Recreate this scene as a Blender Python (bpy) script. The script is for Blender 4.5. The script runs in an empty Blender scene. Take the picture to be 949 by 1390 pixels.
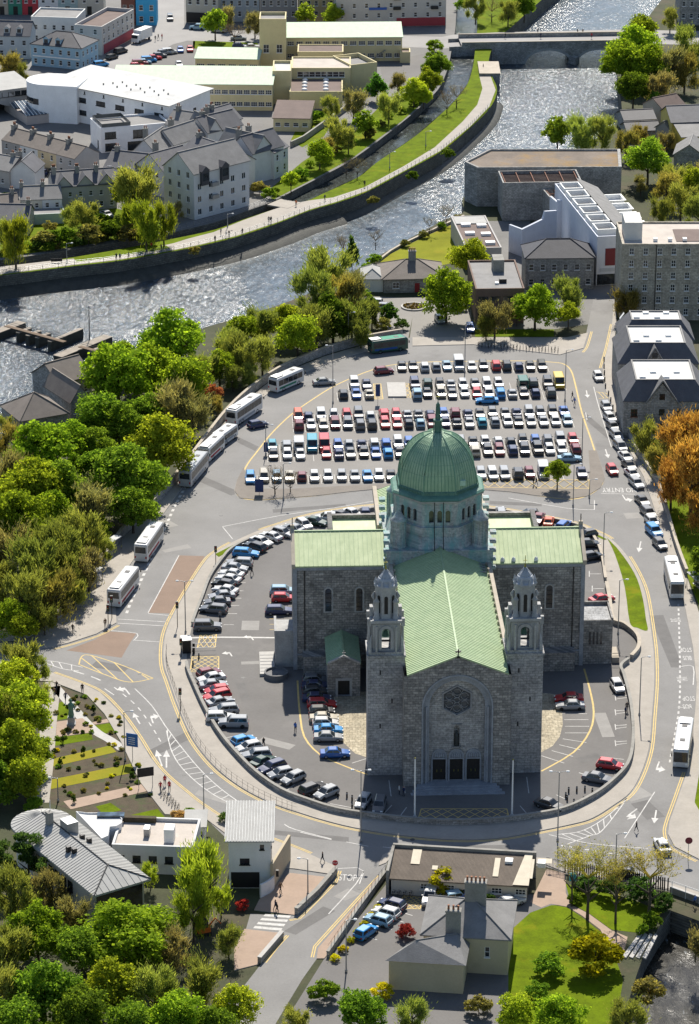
import bpy, bmesh, math, random
from mathutils import Vector, Matrix
from mathutils.geometry import tessellate_polygon
rad = math.radians
S = bpy.context.scene
C = S.collection
# ------------------------------------------------------------------ camera
F, PITCH, HC, CX, CY = 4400.0, rad(21.6), 222.0, 474.5, 695.0   # focal length in photo pixels, tilt, flying height
cd = bpy.data.cameras.new('camera'); cam = bpy.data.objects.new('camera', cd); C.objects.link(cam)
cam.location = (0, 0, HC); cam.rotation_euler = (rad(90) - PITCH, 0, 0)
cd.sensor_fit = 'HORIZONTAL'; cd.sensor_width = 36.0; cd.lens = F / 949 * 36.0
cd.clip_start = 5; cd.clip_end = 9000
S.camera = cam
# ------------------------------------------------------------------ sky, sun, exposure
SUN_EL, SUN_AZ = rad(47), rad(3.0)        # sun ahead of the camera, a touch to the right
w = bpy.data.worlds.new('World'); S.world = w; w.use_nodes = True
nt = w.node_tree; nt.nodes.clear()
sky = nt.nodes.new('ShaderNodeTexSky'); sky.sky_type = 'NISHITA'; sky.sun_disc = False
sky.sun_elevation = SUN_EL; sky.sun_rotation = SUN_AZ; sky.altitude = 100; sky.air_density = 1.0; sky.dust_density = 0.6; sky.ozone_density = 1.2
bg = nt.nodes.new('ShaderNodeBackground'); bg.inputs['Strength'].default_value = 0.085
wo = nt.nodes.new('ShaderNodeOutputWorld')
nt.links.new(sky.outputs[0], bg.inputs[0]); nt.links.new(bg.outputs[0], wo.inputs[0])
sl = bpy.data.lights.new('sun', 'SUN'); sl.energy = 4.8; sl.angle = rad(0.53); sl.color = (1.0, 0.94, 0.84)
so = bpy.data.objects.new('sun', sl); C.objects.link(so)
sd = Vector((math.sin(SUN_AZ) * math.cos(SUN_EL), math.cos(SUN_AZ) * math.cos(SUN_EL), math.sin(SUN_EL)))
so.rotation_euler = sd.to_track_quat('Z', 'Y').to_euler(); so.location = sd * 300
S.view_settings.view_transform = 'Standard'; S.view_settings.look = 'None'
S.view_settings.exposure = 0.6; S.view_settings.gamma = 1.0; S.view_settings.use_curve_mapping = False
S.render.engine = 'CYCLES'
S.cycles.max_bounces = 6; S.cycles.diffuse_bounces = 3; S.cycles.glossy_bounces = 2; S.cycles.transmission_bounces = 3; S.cycles.transparent_max_bounces = 4
S.cycles.sample_clamp_indirect = 4.0
# ------------------------------------------------------------------ pixel of the photograph -> point of the place at height z
def P(px, py, z=0.0):
    a = (px - CX) / F; b = -(py - CY) / F
    dy = math.cos(PITCH) + b * math.sin(PITCH); dz = -math.sin(PITCH) + b * math.cos(PITCH)
    t = (z - HC) / dz
    return Vector((a * t, dy * t, z))
def proj(p):
    z = p[2] - HC; d = p[1] * math.cos(PITCH) - z * math.sin(PITCH); u = p[1] * math.sin(PITCH) + z * math.cos(PITCH)
    return CX + F * p[0] / d, CY - F * u / d
def smooth(pts, n=5, closed=False):
    out = []; N = len(pts)
    g = (lambda i: pts[i % N]) if closed else (lambda i: pts[max(0, min(N - 1, i))])
    for i in range(N if closed else N - 1):
        a, b, c, d = g(i - 1), g(i), g(i + 1), g(i + 2)
        for k in range(n):
            t = k / n
            out.append(0.5 * ((2 * b) + (c - a) * t + (2 * a - 5 * b + 4 * c - d) * t * t + (3 * b - a - 3 * c + d) * t ** 3))
    if not closed: out.append(pts[-1].copy())
    return out
def PL(l, z=0.0, n=0, closed=False):
    p = [P(x, y, z) for x, y in l]
    return smooth(p, n, closed) if n else p
def offset(pts, d):
    out = []
    for i, p in enumerate(pts):
        a = pts[max(0, i - 1)]; b = pts[min(len(pts) - 1, i + 1)]
        t = (b - a); t.z = 0; t.normalize()
        out.append(p + Vector((-t.y, t.x, 0)) * d)
    return out
# ------------------------------------------------------------------ materials (all procedural)
def new_mat(name):
    m = bpy.data.materials.new(name); m.use_nodes = True
    nt = m.node_tree; b = nt.nodes['Principled BSDF']
    return m, nt, b
def N(nt, t, **k):
    n = nt.nodes.new(t)
    for a, v in k.items():
        if a in n.inputs: n.inputs[a].default_value = v
        else: setattr(n, a, v)
    return n
def L(nt, a, b): nt.links.new(a, b)
def rgb(c, k=1.0): return (c[0] * k, c[1] * k, c[2] * k, 1)
def math_node(nt, op, a, b=None):
    n = nt.nodes.new('ShaderNodeMath'); n.operation = op
    for i, x in enumerate((a, b)):
        if x is None: continue
        if isinstance(x, (int, float)): n.inputs[i].default_value = x
        else: L(nt, x, n.inputs[i])
    return n.outputs[0]
def mixc(nt, fac, a, b, mode='MIX'):
    n = nt.nodes.new('ShaderNodeMix'); n.data_type = 'RGBA'; n.blend_type = mode
    for sock, x in ((n.inputs[0], fac), (n.inputs[6], a), (n.inputs[7], b)):
        if isinstance(x, (int, float)): sock.default_value = x
        elif isinstance(x, tuple): sock.default_value = x if len(x) == 4 else (*x, 1)
        else: L(nt, x, sock)
    return n.outputs[2]
def ramp(nt, fac, stops):
    n = nt.nodes.new('ShaderNodeValToRGB'); e = n.color_ramp.elements
    while len(e) < len(stops): e.new(0.5)
    for k, (p, c) in enumerate(stops):
        e[k].position = p; e[k].color = c if isinstance(c, tuple) else (c, c, c, 1)
    L(nt, fac, n.inputs[0]); return n.outputs[0]
_mc = {}
def mat(name, col=(.5, .5, .5), rough=0.8, var=0.25, scale=0.6, fine=6.0, bump=0.0, metal=0.0, spec=0.4, use_obj=False, stain=None, world=False):
    """noise-varied surface: two scales of tone, optional stain colour and bump"""
    key = (name,)
    if key in _mc: return _mc[key]
    m, nt, b = new_mat(name)
    tc = N(nt, 'ShaderNodeTexCoord'); co = tc.outputs['Object']
    if world: co = N(nt, 'ShaderNodeNewGeometry').outputs['Position']
    n1 = N(nt, 'ShaderNodeTexNoise', Scale=scale, Detail=5.0, Roughness=0.62); L(nt, co, n1.inputs['Vector'])
    n2 = N(nt, 'ShaderNodeTexNoise', Scale=fine, Detail=3.0, Roughness=0.7); L(nt, co, n2.inputs['Vector'])
    f = math_node(nt, 'ADD', math_node(nt, 'MULTIPLY', n1.outputs[0], 0.65), math_node(nt, 'MULTIPLY', n2.outputs[0], 0.35))
    k = ramp(nt, f, [(0.3, (1 - var,) * 3 + (1,)), (0.7, (1 + var,) * 3 + (1,))])
    if use_obj:
        oi = N(nt, 'ShaderNodeObjectInfo'); base = oi.outputs['Color']
    else: base = rgb(col)
    c = mixc(nt, 1.0, base, k, 'MULTIPLY')
    if stain:
        n3 = N(nt, 'ShaderNodeTexNoise', Scale=scale * 0.45, Detail=6.0, Roughness=0.7); L(nt, co, n3.inputs['Vector'])
        c = mixc(nt, ramp(nt, n3.outputs[0], [(stain[1], 0.0), (stain[1] + 0.16, 1.0)]), c, rgb(stain[0]))
    L(nt, c, b.inputs['Base Color'])
    b.inputs['Roughness'].default_value = rough; b.inputs['Metallic'].default_value = metal; b.inputs['Specular IOR Level'].default_value = spec
    if bump:
        bp = N(nt, 'ShaderNodeBump', Strength=min(1, bump), Distance=0.08); L(nt, n2.outputs[0], bp.inputs['Height']); L(nt, bp.outputs[0], b.inputs['Normal'])
    _mc[key] = m; return m
def brick_mat(name, c1, c2, mortar, bw=0.9, bh=0.4, ms=0.03, rough=0.85, horizontal=False, streak=0.0, bump=0.5):
    """coursed stone / slate / seams in object space; walls read (x+y, z), sheets read (x, y)"""
    m, nt, b = new_mat(name)
    tc = N(nt, 'ShaderNodeTexCoord'); sp = N(nt, 'ShaderNodeSeparateXYZ'); L(nt, tc.outputs['Object'], sp.inputs[0])
    cb = N(nt, 'ShaderNodeCombineXYZ')
    if horizontal: L(nt, sp.outputs[0], cb.inputs[0]); L(nt, sp.outputs[1], cb.inputs[1])
    else: L(nt, math_node(nt, 'ADD', sp.outputs[0], sp.outputs[1]), cb.inputs[0]); L(nt, sp.outputs[2], cb.inputs[1])
    br = N(nt, 'ShaderNodeTexBrick', Scale=1.0); br.inputs['Color1'].default_value = rgb(c1); br.inputs['Color2'].default_value = rgb(c2); br.inputs['Mortar'].default_value = rgb(mortar)
    br.inputs['Mortar Size'].default_value = ms; br.inputs['Brick Width'].default_value = bw; br.inputs['Row Height'].default_value = bh; br.inputs['Bias'].default_value = 0.0
    L(nt, cb.outputs[0], br.inputs['Vector'])
    n1 = N(nt, 'ShaderNodeTexNoise', Scale=0.35, Detail=7.0, Roughness=0.7); L(nt, tc.outputs['Object'], n1.inputs['Vector'])
    n2 = N(nt, 'ShaderNodeTexNoise', Scale=2.2, Detail=4.0, Roughness=0.7); L(nt, cb.outputs[0], n2.inputs['Vector'])
    k = ramp(nt, n1.outputs[0], [(0.3, .62), (0.7, 1.3)]); k2 = ramp(nt, n2.outputs[0], [(0.3, .6), (0.7, 1.35)])
    c = mixc(nt, 1.0, mixc(nt, 1.0, br.outputs[0], k, 'MULTIPLY'), k2, 'MULTIPLY')
    L(nt, c, b.inputs['Base Color']); b.inputs['Roughness'].default_value = rough; b.inputs['Specular IOR Level'].default_value = 0.3
    if bump:
        bp = N(nt, 'ShaderNodeBump', Strength=bump, Distance=0.05); L(nt, br.outputs['Fac'], bp.inputs['Height']); bp.invert = True; L(nt, bp.outputs[0], b.inputs['Normal'])
    return m
def copper_mat(name, c1, c2, seam=0.75, along='x'):
    """verdigris sheets: blotchy green, streaks; real seams are geometry"""
    m, nt, b = new_mat(name)
    tc = N(nt, 'ShaderNodeTexCoord'); mp = N(nt, 'ShaderNodeMapping'); mp.inputs['Scale'].default_value = (1.2, .25, .25) if along == 'x' else (.25, 1.2, .25)
    L(nt, tc.outputs['Object'], mp.inputs[0])
    n1 = N(nt, 'ShaderNodeTexNoise', Scale=1.4, Detail=6.0, Roughness=0.65); L(nt, mp.outputs[0], n1.inputs['Vector'])
    n2 = N(nt, 'ShaderNodeTexNoise', Scale=0.5, Detail=4.0); L(nt, tc.outputs['Object'], n2.inputs['Vector'])
    f = math_node(nt, 'ADD', math_node(nt, 'MULTIPLY', n1.outputs[0], .6), math_node(nt, 'MULTIPLY', n2.outputs[0], .4))
    L(nt, ramp(nt, f, [(0.32, rgb(c1)), (0.66, rgb(c2))]), b.inputs['Base Color'])
    b.inputs['Roughness'].default_value = 0.6; b.inputs['Specular IOR Level'].default_value = 0.35
    return m
def glass_mat(name, col=(.02, .025, .03), rough=0.12):
    m, nt, b = new_mat(name)
    n1 = N(nt, 'ShaderNodeTexNoise', Scale=0.9, Detail=2.0); g = N(nt, 'ShaderNodeNewGeometry'); L(nt, g.outputs['Position'], n1.inputs['Vector'])
    L(nt, ramp(nt, n1.outputs[0], [(0.35, rgb(col, .6)), (0.65, rgb(col, 1.7))]), b.inputs['Base Color'])
    b.inputs['Roughness'].default_value = rough; b.inputs['Specular IOR Level'].default_value = 0.6
    return m
M = {}
M['asphalt'] = mat('asphalt_road', (.195, .19, .183), .85, .20, .10, 3.0, .15, stain=((.145, .14, .135), .54), world=True)
M['asphalt_lot'] = mat('asphalt_car_park', (.215, .203, .187), .85, .16, .09, 2.5, .15, stain=((.19, .18, .165), .60), world=True)
M['asphalt_dark'] = mat('asphalt_compound', (.135, .128, .122), .85, .20, .10, 3.0, .15, stain=((.19, .18, .17), .60), world=True)
M['antiskid'] = mat('buff_antiskid', (.22, .155, .115), .9, .15, .25, 4.0, world=True)
M['paving'] = mat('concrete_paving', (.33, .30, .26), .85, .15, .3, 2.0, .1, world=True)
M['paving_pink'] = mat('pink_paving', (.33, .24, .18), .85, .15, .3, 2.0, .1, world=True)
M['slabs'] = brick_mat('flagstone_paving', (.42, .37, .27), (.36, .31, .22), (.2, .18, .13), 0.9, 0.9, .03, horizontal=True)
M['kerb'] = mat('kerb_stone', (.40, .385, .36), .8, .15, 1.0, 5.0)
M['grass'] = mat('mown_grass', (.105, .15, .002), .95, .45, .35, 3.0, .5, stain=((.18, .18, .006), .55), spec=.1, world=True)
M['grass_yellow'] = mat('yellow_grass', (.19, .20, .015), .95, .3, .12, 4.0, .5, stain=((.26, .22, .02), .52), spec=.1, world=True)
M['soil'] = mat('garden_soil', (.075, .058, .036), .95, .4, .8, 6.0, .6, stain=((.05, .07, .02), .5), world=True)
M['woodland'] = mat('woodland_floor', (.05, .055, .024), .95, .4, .15, 2.0, .6, stain=((.08, .066, .04), .5), world=True)
M['town'] = mat('town_ground', (.17, .165, .158), .9, .22, .05, 1.5, .1, stain=((.12, .118, .11), .56), world=True)
M['white_line'] = mat('white_road_paint', (.44, .43, .41), .7, .42, 1.2, 7.0, world=True)
M['white_worn'] = mat('worn_white_road_paint', (.46, .45, .43), .75, .25, 1.5, 9.0, world=True)
M['yellow_line'] = mat('yellow_road_paint', (.52, .38, .13), .75, .22, 1.0, 8.0, world=True)
M['quay'] = brick_mat('quay_stone', (.17, .16, .135), (.12, .115, .10), (.06, .06, .05), 1.1, .45, .04)
M['stone'] = brick_mat('dark_limestone', (.205, .197, .188), (.36, .34, .315), (.15, .146, .14), .85, .42, .035)
M['ashlar'] = brick_mat('pale_limestone', (.30, .31, .32), (.36, .365, .37), (.24, .245, .25), 1.1, .5, .015)
M['ashlar_fine'] = mat('dressed_limestone', (.345, .345, .34), .8, .3, .5, 4.0, .15)
M['ashlar_dark'] = mat('weathered_dressed_limestone', (.27, .285, .31), .8, .3, .5, 4.0, .15)
M['coping'] = mat('tan_coping_stone', (.40, .35, .28), .85, .2, .6, 5.0)
M['copper_pale'] = copper_mat('pale_verdigris', (.31, .40, .20), (.49, .565, .32))
M['copper_nave'] = copper_mat('pale_verdigris_nave', (.29, .40, .22), (.46, .55, .33), along='y')
M['copper_dark'] = copper_mat('dome_verdigris', (.20, .33, .21), (.37, .50, .33))
M['copper_seam'] = mat('copper_seam', (.30, .40, .23), .6, .2, 1.0, 4.0)
M['copper_trim'] = mat('dark_copper_trim', (.10, .21, .16), .5, .3, .8, 4.0)
M['gilt'] = mat('weathered_gilt', (.30, .28, .06), .5, .2, 2.0, 6.0, metal=.5)
M['glass'] = glass_mat('window_glass')
M['glass_blue'] = glass_mat('blue_tinted_glass', (.06, .09, .12), .06)  # glass with a bluer, paler base colour
M['black'] = mat('black_metal', (.012, .012, .014), .5, .2, 3.0, 8.0)
M['dark_door'] = mat('dark_door_timber', (.02, .018, .016), .6, .3, 2.0, 8.0)
M['white_paint'] = mat('white_paint', (.78, .78, .76), .5, .08, 1.0, 5.0)
M['grey_metal'] = mat('galvanised_metal', (.30, .31, .32), .45, .12, 1.0, 6.0, metal=.6)
# ------------------------------------------------------------------ mesh builder
class MB:
    def __init__(s): s.v = []; s.f = []; s.m = []; s.sm = []
    def add(s, vs, fs, mi=0, sm=False):
        o = len(s.v); s.v += [tuple(p) for p in vs]
        for f in fs: s.f.append(tuple(i + o for i in f)); s.m.append(mi); s.sm.append(sm)
    def poly(s, pts, mi=0): s.add(pts, [tuple(range(len(pts)))], mi)
    def box(s, x0, x1, y0, y1, z0, z1, mi=0, skip=''):
        v = [(x0, y0, z0), (x1, y0, z0), (x1, y1, z0), (x0, y1, z0), (x0, y0, z1), (x1, y0, z1), (x1, y1, z1), (x0, y1, z1)]
        f = [(0, 1, 5, 4), (1, 2, 6, 5), (2, 3, 7, 6), (3, 0, 4, 7), (4, 5, 6, 7), (3, 2, 1, 0)]
        if 'b' in skip: f = f[:5]
        s.add(v, f, mi)
    def obox(s, a, b, wd, z0, z1, mi=0):
        """upright slab from a to b, wd thick"""
        a = Vector(a); b = Vector(b); t = b - a; t.z = 0; t.normalize(); n = Vector((-t.y, t.x, 0)) * wd / 2
        q = [a - n, b - n, b + n, a + n]
        s.add([(p.x, p.y, z0) for p in q] + [(p.x, p.y, z1) for p in q], [(0, 1, 5, 4), (1, 2, 6, 5), (2, 3, 7, 6), (3, 0, 4, 7), (4, 5, 6, 7), (3, 2, 1, 0)], mi)
    def fill(s, pts, z, mi=0, holes=()):
        loops = [[Vector((p[0], p[1], 0)) for p in l] for l in (pts, *holes)]
        flat = [p for l in loops for p in l]; o = len(s.v)
        s.v += [(p.x, p.y, z) for p in flat]
        for t in tessellate_polygon(loops):
            a, b, c = (flat[i] for i in t)
            t = tuple(t) if (b - a).cross(c - a).z > 0 else (t[0], t[2], t[1])
            s.f.append(tuple(i + o for i in t)); s.m.append(mi); s.sm.append(False)
    def prism(s, pts, z0, z1, mi=0, side=None, bottom=False):
        s.fill(pts, z1, mi)
        if bottom: s.fill(pts, z0, mi)
        n = len(pts); ar = sum(pts[i][0] * pts[(i + 1) % n][1] - pts[(i + 1) % n][0] * pts[i][1] for i in range(n))
        for i in range(n):
            a, b = pts[i], pts[(i + 1) % n]
            if ar < 0: a, b = b, a
            s.add([(a[0], a[1], z0), (b[0], b[1], z0), (b[0], b[1], z1), (a[0], a[1], z1)], [(0, 1, 2, 3)], mi if side is None else side)
    def ribbon(s, pts, wd, z, mi=0):
        l = offset(pts, wd / 2); r = offset(pts, -wd / 2); n = len(pts); o = len(s.v)
        for p in r: s.v.append((p.x, p.y, z))
        for p in l: s.v.append((p.x, p.y, z))
        for i in range(n - 1): s.f.append((o + i, o + i + 1, o + n + i + 1, o + n + i)); s.m.append(mi); s.sm.append(False)
    def wall(s, pts, wd, z0, z1, mi=0, cap=None):
        """low wall swept along pts"""
        l = offset(pts, wd / 2); r = offset(pts, -wd / 2); n = len(pts); o = len(s.v)
        for q, z in ((r, z0), (r, z1), (l, z1), (l, z0)):
            for p in q: s.v.append((p.x, p.y, p.z + z))
        for k in range(3):
            for i in range(n - 1):
                a = o + k * n + i; b = o + (k + 1) * n + i
                s.f.append((a, a + 1, b + 1, b)); s.m.append((cap if (cap is not None and k == 1) else mi)); s.sm.append(False)
        s.f.append((o, o + n, o + 2 * n, o + 3 * n)); s.m.append(mi); s.sm.append(False)
        s.f.append((o + 4 * n - 1, o + 3 * n - 1, o + 2 * n - 1, o + n - 1)); s.m.append(mi); s.sm.append(False)
    def tube(s, pts, rs, n=6, mi=0, cap=True, sm=True):
        rings = []; up = Vector((0, 0, 1))
        for i, p in enumerate(pts):
            p = Vector(p); t = Vector(pts[min(i + 1, len(pts) - 1)]) - Vector(pts[max(i - 1, 0)])
            if t.length < 1e-9: t = Vector((0, 0, 1))
            t.normalize(); a = t.cross(up if abs(t.z) < .95 else Vector((1, 0, 0))); a.normalize(); b = t.cross(a)
            r = rs[i] if isinstance(rs, (list, tuple)) else rs
            rings.append([p + (a * math.cos(2 * math.pi * k / n) + b * math.sin(2 * math.pi * k / n)) * r for k in range(n)])
        o = len(s.v); fs = []
        for i in range(len(rings) - 1):
            for k in range(n):
                fs.append((i * n + k, i * n + (k + 1) % n, (i + 1) * n + (k + 1) % n, (i + 1) * n + k))
        s.add([q for r in rings for q in r], fs, mi, sm)
        if cap:
            s.add(rings[-1], [tuple(range(n))], mi); s.add(rings[0], [tuple(range(n - 1, -1, -1))], mi)
    def lathe(s, prof, n=16, c=(0, 0, 0), phase=0.0, mi=0, sm=True, cap=True):
        vs = []; fs = []
        for r, z in prof:
            for k in range(n):
                a = phase + 2 * math.pi * k / n; vs.append((c[0] + r * math.cos(a), c[1] + r * math.sin(a), c[2] + z))
        for i in range(len(prof) - 1):
            for k in range(n): fs.append((i * n + k, i * n + (k + 1) % n, (i + 1) * n + (k + 1) % n, (i + 1) * n + k))
        s.add(vs, fs, mi, sm)
        if cap: s.add(vs[-n:], [tuple(range(n))], mi)
    def face2d(s, O, U, V, outer, holes=(), mi=0, reveal=0.0, rmi=None):
        """planar face O + u*U + v*V with cut openings; reveal pushes jambs inward (against U x V)"""
        O = Vector(O); U = Vector(U); V = Vector(V); nrm = U.cross(V)
        loops = [[Vector((p[0], p[1], 0)) for p in l] for l in (outer, *holes)]
        flat = [p for l in loops for p in l]; o = len(s.v)
        s.v += [tuple(O + U * p.x + V * p.y) for p in flat]
        for t in tessellate_polygon(loops):
            a, b, c = (flat[i] for i in t)
            t = tuple(t) if (b - a).cross(c - a).z > 0 else (t[0], t[2], t[1])
            s.f.append(tuple(i + o for i in t)); s.m.append(mi); s.sm.append(False)
        if reveal:
            for h in holes:
                n = len(h); d = nrm * -reveal
                ar = sum(h[i][0] * h[(i + 1) % n][1] - h[(i + 1) % n][0] * h[i][1] for i in range(n))
                for i in range(n):
                    a, b = h[i], h[(i + 1) % n]
                    if ar < 0: a, b = b, a
                    A = O + U * a[0] + V * a[1]; B = O + U * b[0] + V * b[1]
                    s.add([A, B, B + d, A + d], [(0, 1, 2, 3)], mi if rmi is None else rmi)
    def build(s, name, mats, parent=None, loc=None, rz=0.0):
        me = bpy.data.meshes.new(name); me.from_pydata(s.v, [], s.f)
        mats = mats if isinstance(mats, (list, tuple)) else [mats]
        for m in mats: me.materials.append(m)
        if any(s.m): me.polygons.foreach_set('material_index', s.m)
        if any(s.sm): me.polygons.foreach_set('use_smooth', s.sm)
        me.update()
        return link(name, me, parent, loc, rz)
def link(name, me, parent=None, loc=None, rz=0.0, color=None):
    o = bpy.data.objects.new(name, me); C.objects.link(o)
    if parent: o.parent = parent
    if loc is not None: o.location = loc
    if rz: o.rotation_euler = (0, 0, rz)
    if color: o.color = (*color, 1)
    return o
def tag(o, label, cat, group=None):
    o['label'] = label; o['category'] = cat
    if group: o['group'] = group
    return o
def thing(name, label, cat, loc=(0, 0, 0), rz=0.0, group=None):
    return tag(link(name, None, None, loc, rz), label, cat, group)
def struct(o, kind='structure', label=None):
    o['kind'] = kind
    if label: o['label'] = label
    return o
def arch(u, v0, w, h, n=10):
    """round-headed opening outline, centre u, sill v0, width w, total height h"""
    r = w / 2; top = v0 + h - r
    return [(u - r, v0), (u + r, v0)] + [(u + r * math.cos(math.pi * k / n), top + r * math.sin(math.pi * k / n)) for k in range(0, n + 1)]
def rect(u, v, w, h): return [(u, v), (u + w, v), (u + w, v + h), (u, v + h)]
_sh = {}
def shared(key, make):
    if key not in _sh: _sh[key] = make()
    return _sh[key]
def mesh_of(b, name, mats):
    me = bpy.data.meshes.new(name); me.from_pydata(b.v, [], b.f)
    for m in (mats if isinstance(mats, (list, tuple)) else [mats]): me.materials.append(m)
    if any(b.m): me.polygons.foreach_set('material_index', b.m)
    if any(b.sm): me.polygons.foreach_set('use_smooth', b.sm)
    me.update(); return me
# ================================================================== SETTING: land, water, roads, pavements
ZW, ZCAN = -4.6, -2.0                      # river level, canal level
def water_mat(name, deep, scale, strength, rough, dist, spec=1.0):
    m, nt, b = new_mat(name)
    g = N(nt, 'ShaderNodeNewGeometry'); mp = N(nt, 'ShaderNodeMapping'); mp.inputs['Scale'].default_value = (1.0, .4, 1.0); mp.inputs['Rotation'].default_value = (0, 0, rad(-35)); L(nt, g.outputs['Position'], mp.inputs[0])
    n1 = N(nt, 'ShaderNodeTexNoise', Scale=scale, Detail=6.0, Roughness=0.72, Distortion=.6); L(nt, mp.outputs[0], n1.inputs['Vector'])
    n2 = N(nt, 'ShaderNodeTexNoise', Scale=scale * .16, Detail=3.0); L(nt, mp.outputs[0], n2.inputs['Vector'])
    n4 = N(nt, 'ShaderNodeTexNoise', Scale=.014, Detail=3.0, Roughness=.6); L(nt, mp.outputs[0], n4.inputs['Vector'])
    amp = math_node(nt, 'ADD', math_node(nt, 'MULTIPLY', ramp(nt, n4.outputs[0], [(0.40, .05), (0.60, 1.0)]), .95), .12)
    h = math_node(nt, 'ADD', math_node(nt, 'MULTIPLY', n1.outputs[0], amp), math_node(nt, 'MULTIPLY', n2.outputs[0], 1.1))
    bp = N(nt, 'ShaderNodeBump', Strength=strength, Distance=dist); L(nt, h, bp.inputs['Height']); L(nt, bp.outputs[0], b.inputs['Normal'])
    # noise mixes paler flecks into the water's base colour
    n3 = N(nt, 'ShaderNodeTexNoise', Scale=scale * 1.3, Detail=5.0, Roughness=.75); L(nt, mp.outputs[0], n3.inputs['Vector'])
    L(nt, ramp(nt, n3.outputs[0], [(0.45, rgb(deep)), (0.62, rgb(deep, 2.6)), (0.72, (.30, .33, .35, 1))]), b.inputs['Base Color'])
    b.inputs['Roughness'].default_value = rough; b.inputs['IOR'].default_value = 1.45; b.inputs['Specular IOR Level'].default_value = spec
    return m
M['water'] = water_mat('river_water', (.022, .036, .048), .95, 1.0, .23, .72)
M['canal'] = water_mat('canal_water', (.018, .022, .02), .8, 1.0, .18, .25, .5)
RIV_ISL = [(-300, 418), (-120, 390), (0, 374), (39, 369), (101, 361), (162, 354), (236, 341), (270, 334), (320, 322), (377, 303), (420, 286), (458, 275), (499, 260), (553, 231), (600, 205), (640, 172), (666, 145), (675, 122), (668, 103), (663, 86), (672, 58), (695, 36), (735, 0), (830, -80), (1060, -260)]
CAN_ISL = [(880, -260), (690, -80), (652, 0), (648, 40), (645, 68), (642, 90), (635, 113), (623, 130), (607, 147), (566, 183), (512, 220), (487, 240), (440, 262), (418, 272), (395, 278), (372, 284), (330, 298), (290, 312), (235, 324), (180, 335), (100, 349), (0, 364), (-120, 378), (-300, 402)]
CAN_MAIN = [(-300, 388), (-120, 366), (0, 353), (100, 338), (180, 325), (235, 315), (290, 302), (330, 288), (371, 273), (400, 258), (435, 240), (479, 216), (546, 166), (580, 136), (597, 118), (608, 92), (613, 68), (618, 40), (622, 0), (640, -80), (800, -260)]
NEAR = [(-400, 690), (-150, 625), (0, 590), (40, 580), (66, 545), (82, 505), (120, 488), (200, 468), (300, 438), (395, 408), (470, 374), (530, 338), (600, 300), (629, 288), (629, 268), (664, 250), (700, 243), (735, 222), (800, 196), (842, 160), (840, 120), (838, 98), (842, 60), (870, 36), (898, 0), (960, -70), (1300, -300)]
b = MB(); b.fill([(-3000, -600), (4200, -600), (4200, 4200), (-3000, 4200)], ZW)
struct(b.build('river_water', M['water']), label='glittering grey river running past the quay walls')
b = MB(); near = PL(NEAR, 0, 4); outer = near + [Vector((4000, near[-1].y, 0)), Vector((4000, -500, 0)), Vector((-2500, -500, 0)), Vector((-2500, near[0].y, 0))]
pit = PL([(911, 1236), (949, 1250), (1080, 1296), (1080, 1440), (830, 1440), (862, 1330), (876, 1290), (895, 1258)])
b.fill(outer, 0, 0, [pit])
for lp, fl in ((outer, 1), (pit, -1)):
    for p, q in zip(lp, lp[1:] + lp[:1]): b.add([(p.x, p.y, -7), (q.x, q.y, -7), (q.x, q.y, 0), (p.x, p.y, 0)], [(0, 1, 2, 3)], 1)
land = struct(b.build('ground', [M['woodland'], M['quay']]))
b = MB(); isl = PL(RIV_ISL, 0, 4) + PL(CAN_ISL, 0, 4); b.prism(isl, -7, 0, 0, 1); struct(b.build('river_island', [M['grass'], M['quay']]))
b = MB(); mn = PL(CAN_MAIN, 0, 4); b.prism(mn + [Vector((mn[-1].x, 4000, 0)), Vector((-2500, 4000, 0)), Vector((-2500, mn[0].y, 0))], -7, 0, 0, 1); struct(b.build('town_ground', [M['town'], M['quay']]))
b = MB(); b.fill(PL(CAN_MAIN[2:-1], ZCAN) + PL(CAN_ISL[1:-2], ZCAN), ZCAN); struct(b.build('canal_water', M['canal']))
# rubble toe under the far quay wall
def toe(line, out, rise, seed, name):
    rnd = random.Random(seed); b = MB(); pts = PL(line, 0, 24); o1 = offset(pts, -.15); o2 = offset(pts, -out)
    n = len(pts); k0 = len(b.v)
    for i in range(n):
        j = rnd.uniform(.97, 1.03)
        b.v.append((o1[i].x, o1[i].y, ZW + rise * j)); q = o1[i].lerp(o2[i], .55 * j); b.v.append((q.x, q.y, ZW + rise * .55 * rnd.uniform(.93, 1.07))); q = o1[i].lerp(o2[i], j); b.v.append((q.x, q.y, ZW - .3))
    for i in range(n - 1):
        for k in range(2):
            a = k0 + i * 3 + k; b.f.append((a, a + 1, a + 4, a + 3)); b.m.append(0); b.sm.append(True)
    return struct(b.build(name, mat('wet_rubble_pier_shade', (.045, .045, .035), .6, .5, .6, 4.0, .6, world=True)))
toe(RIV_ISL[1:12], 4.2, 2.0, 3, 'river_bank_rubble'); toe(RIV_ISL[11:18], 2.2, 1.2, 4, 'river_bank_rubble')
toe(list(reversed([(470, 374), (530, 338), (600, 300), (629, 288)])), -3.0, 1.6, 5, 'river_bank_rubble')
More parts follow.
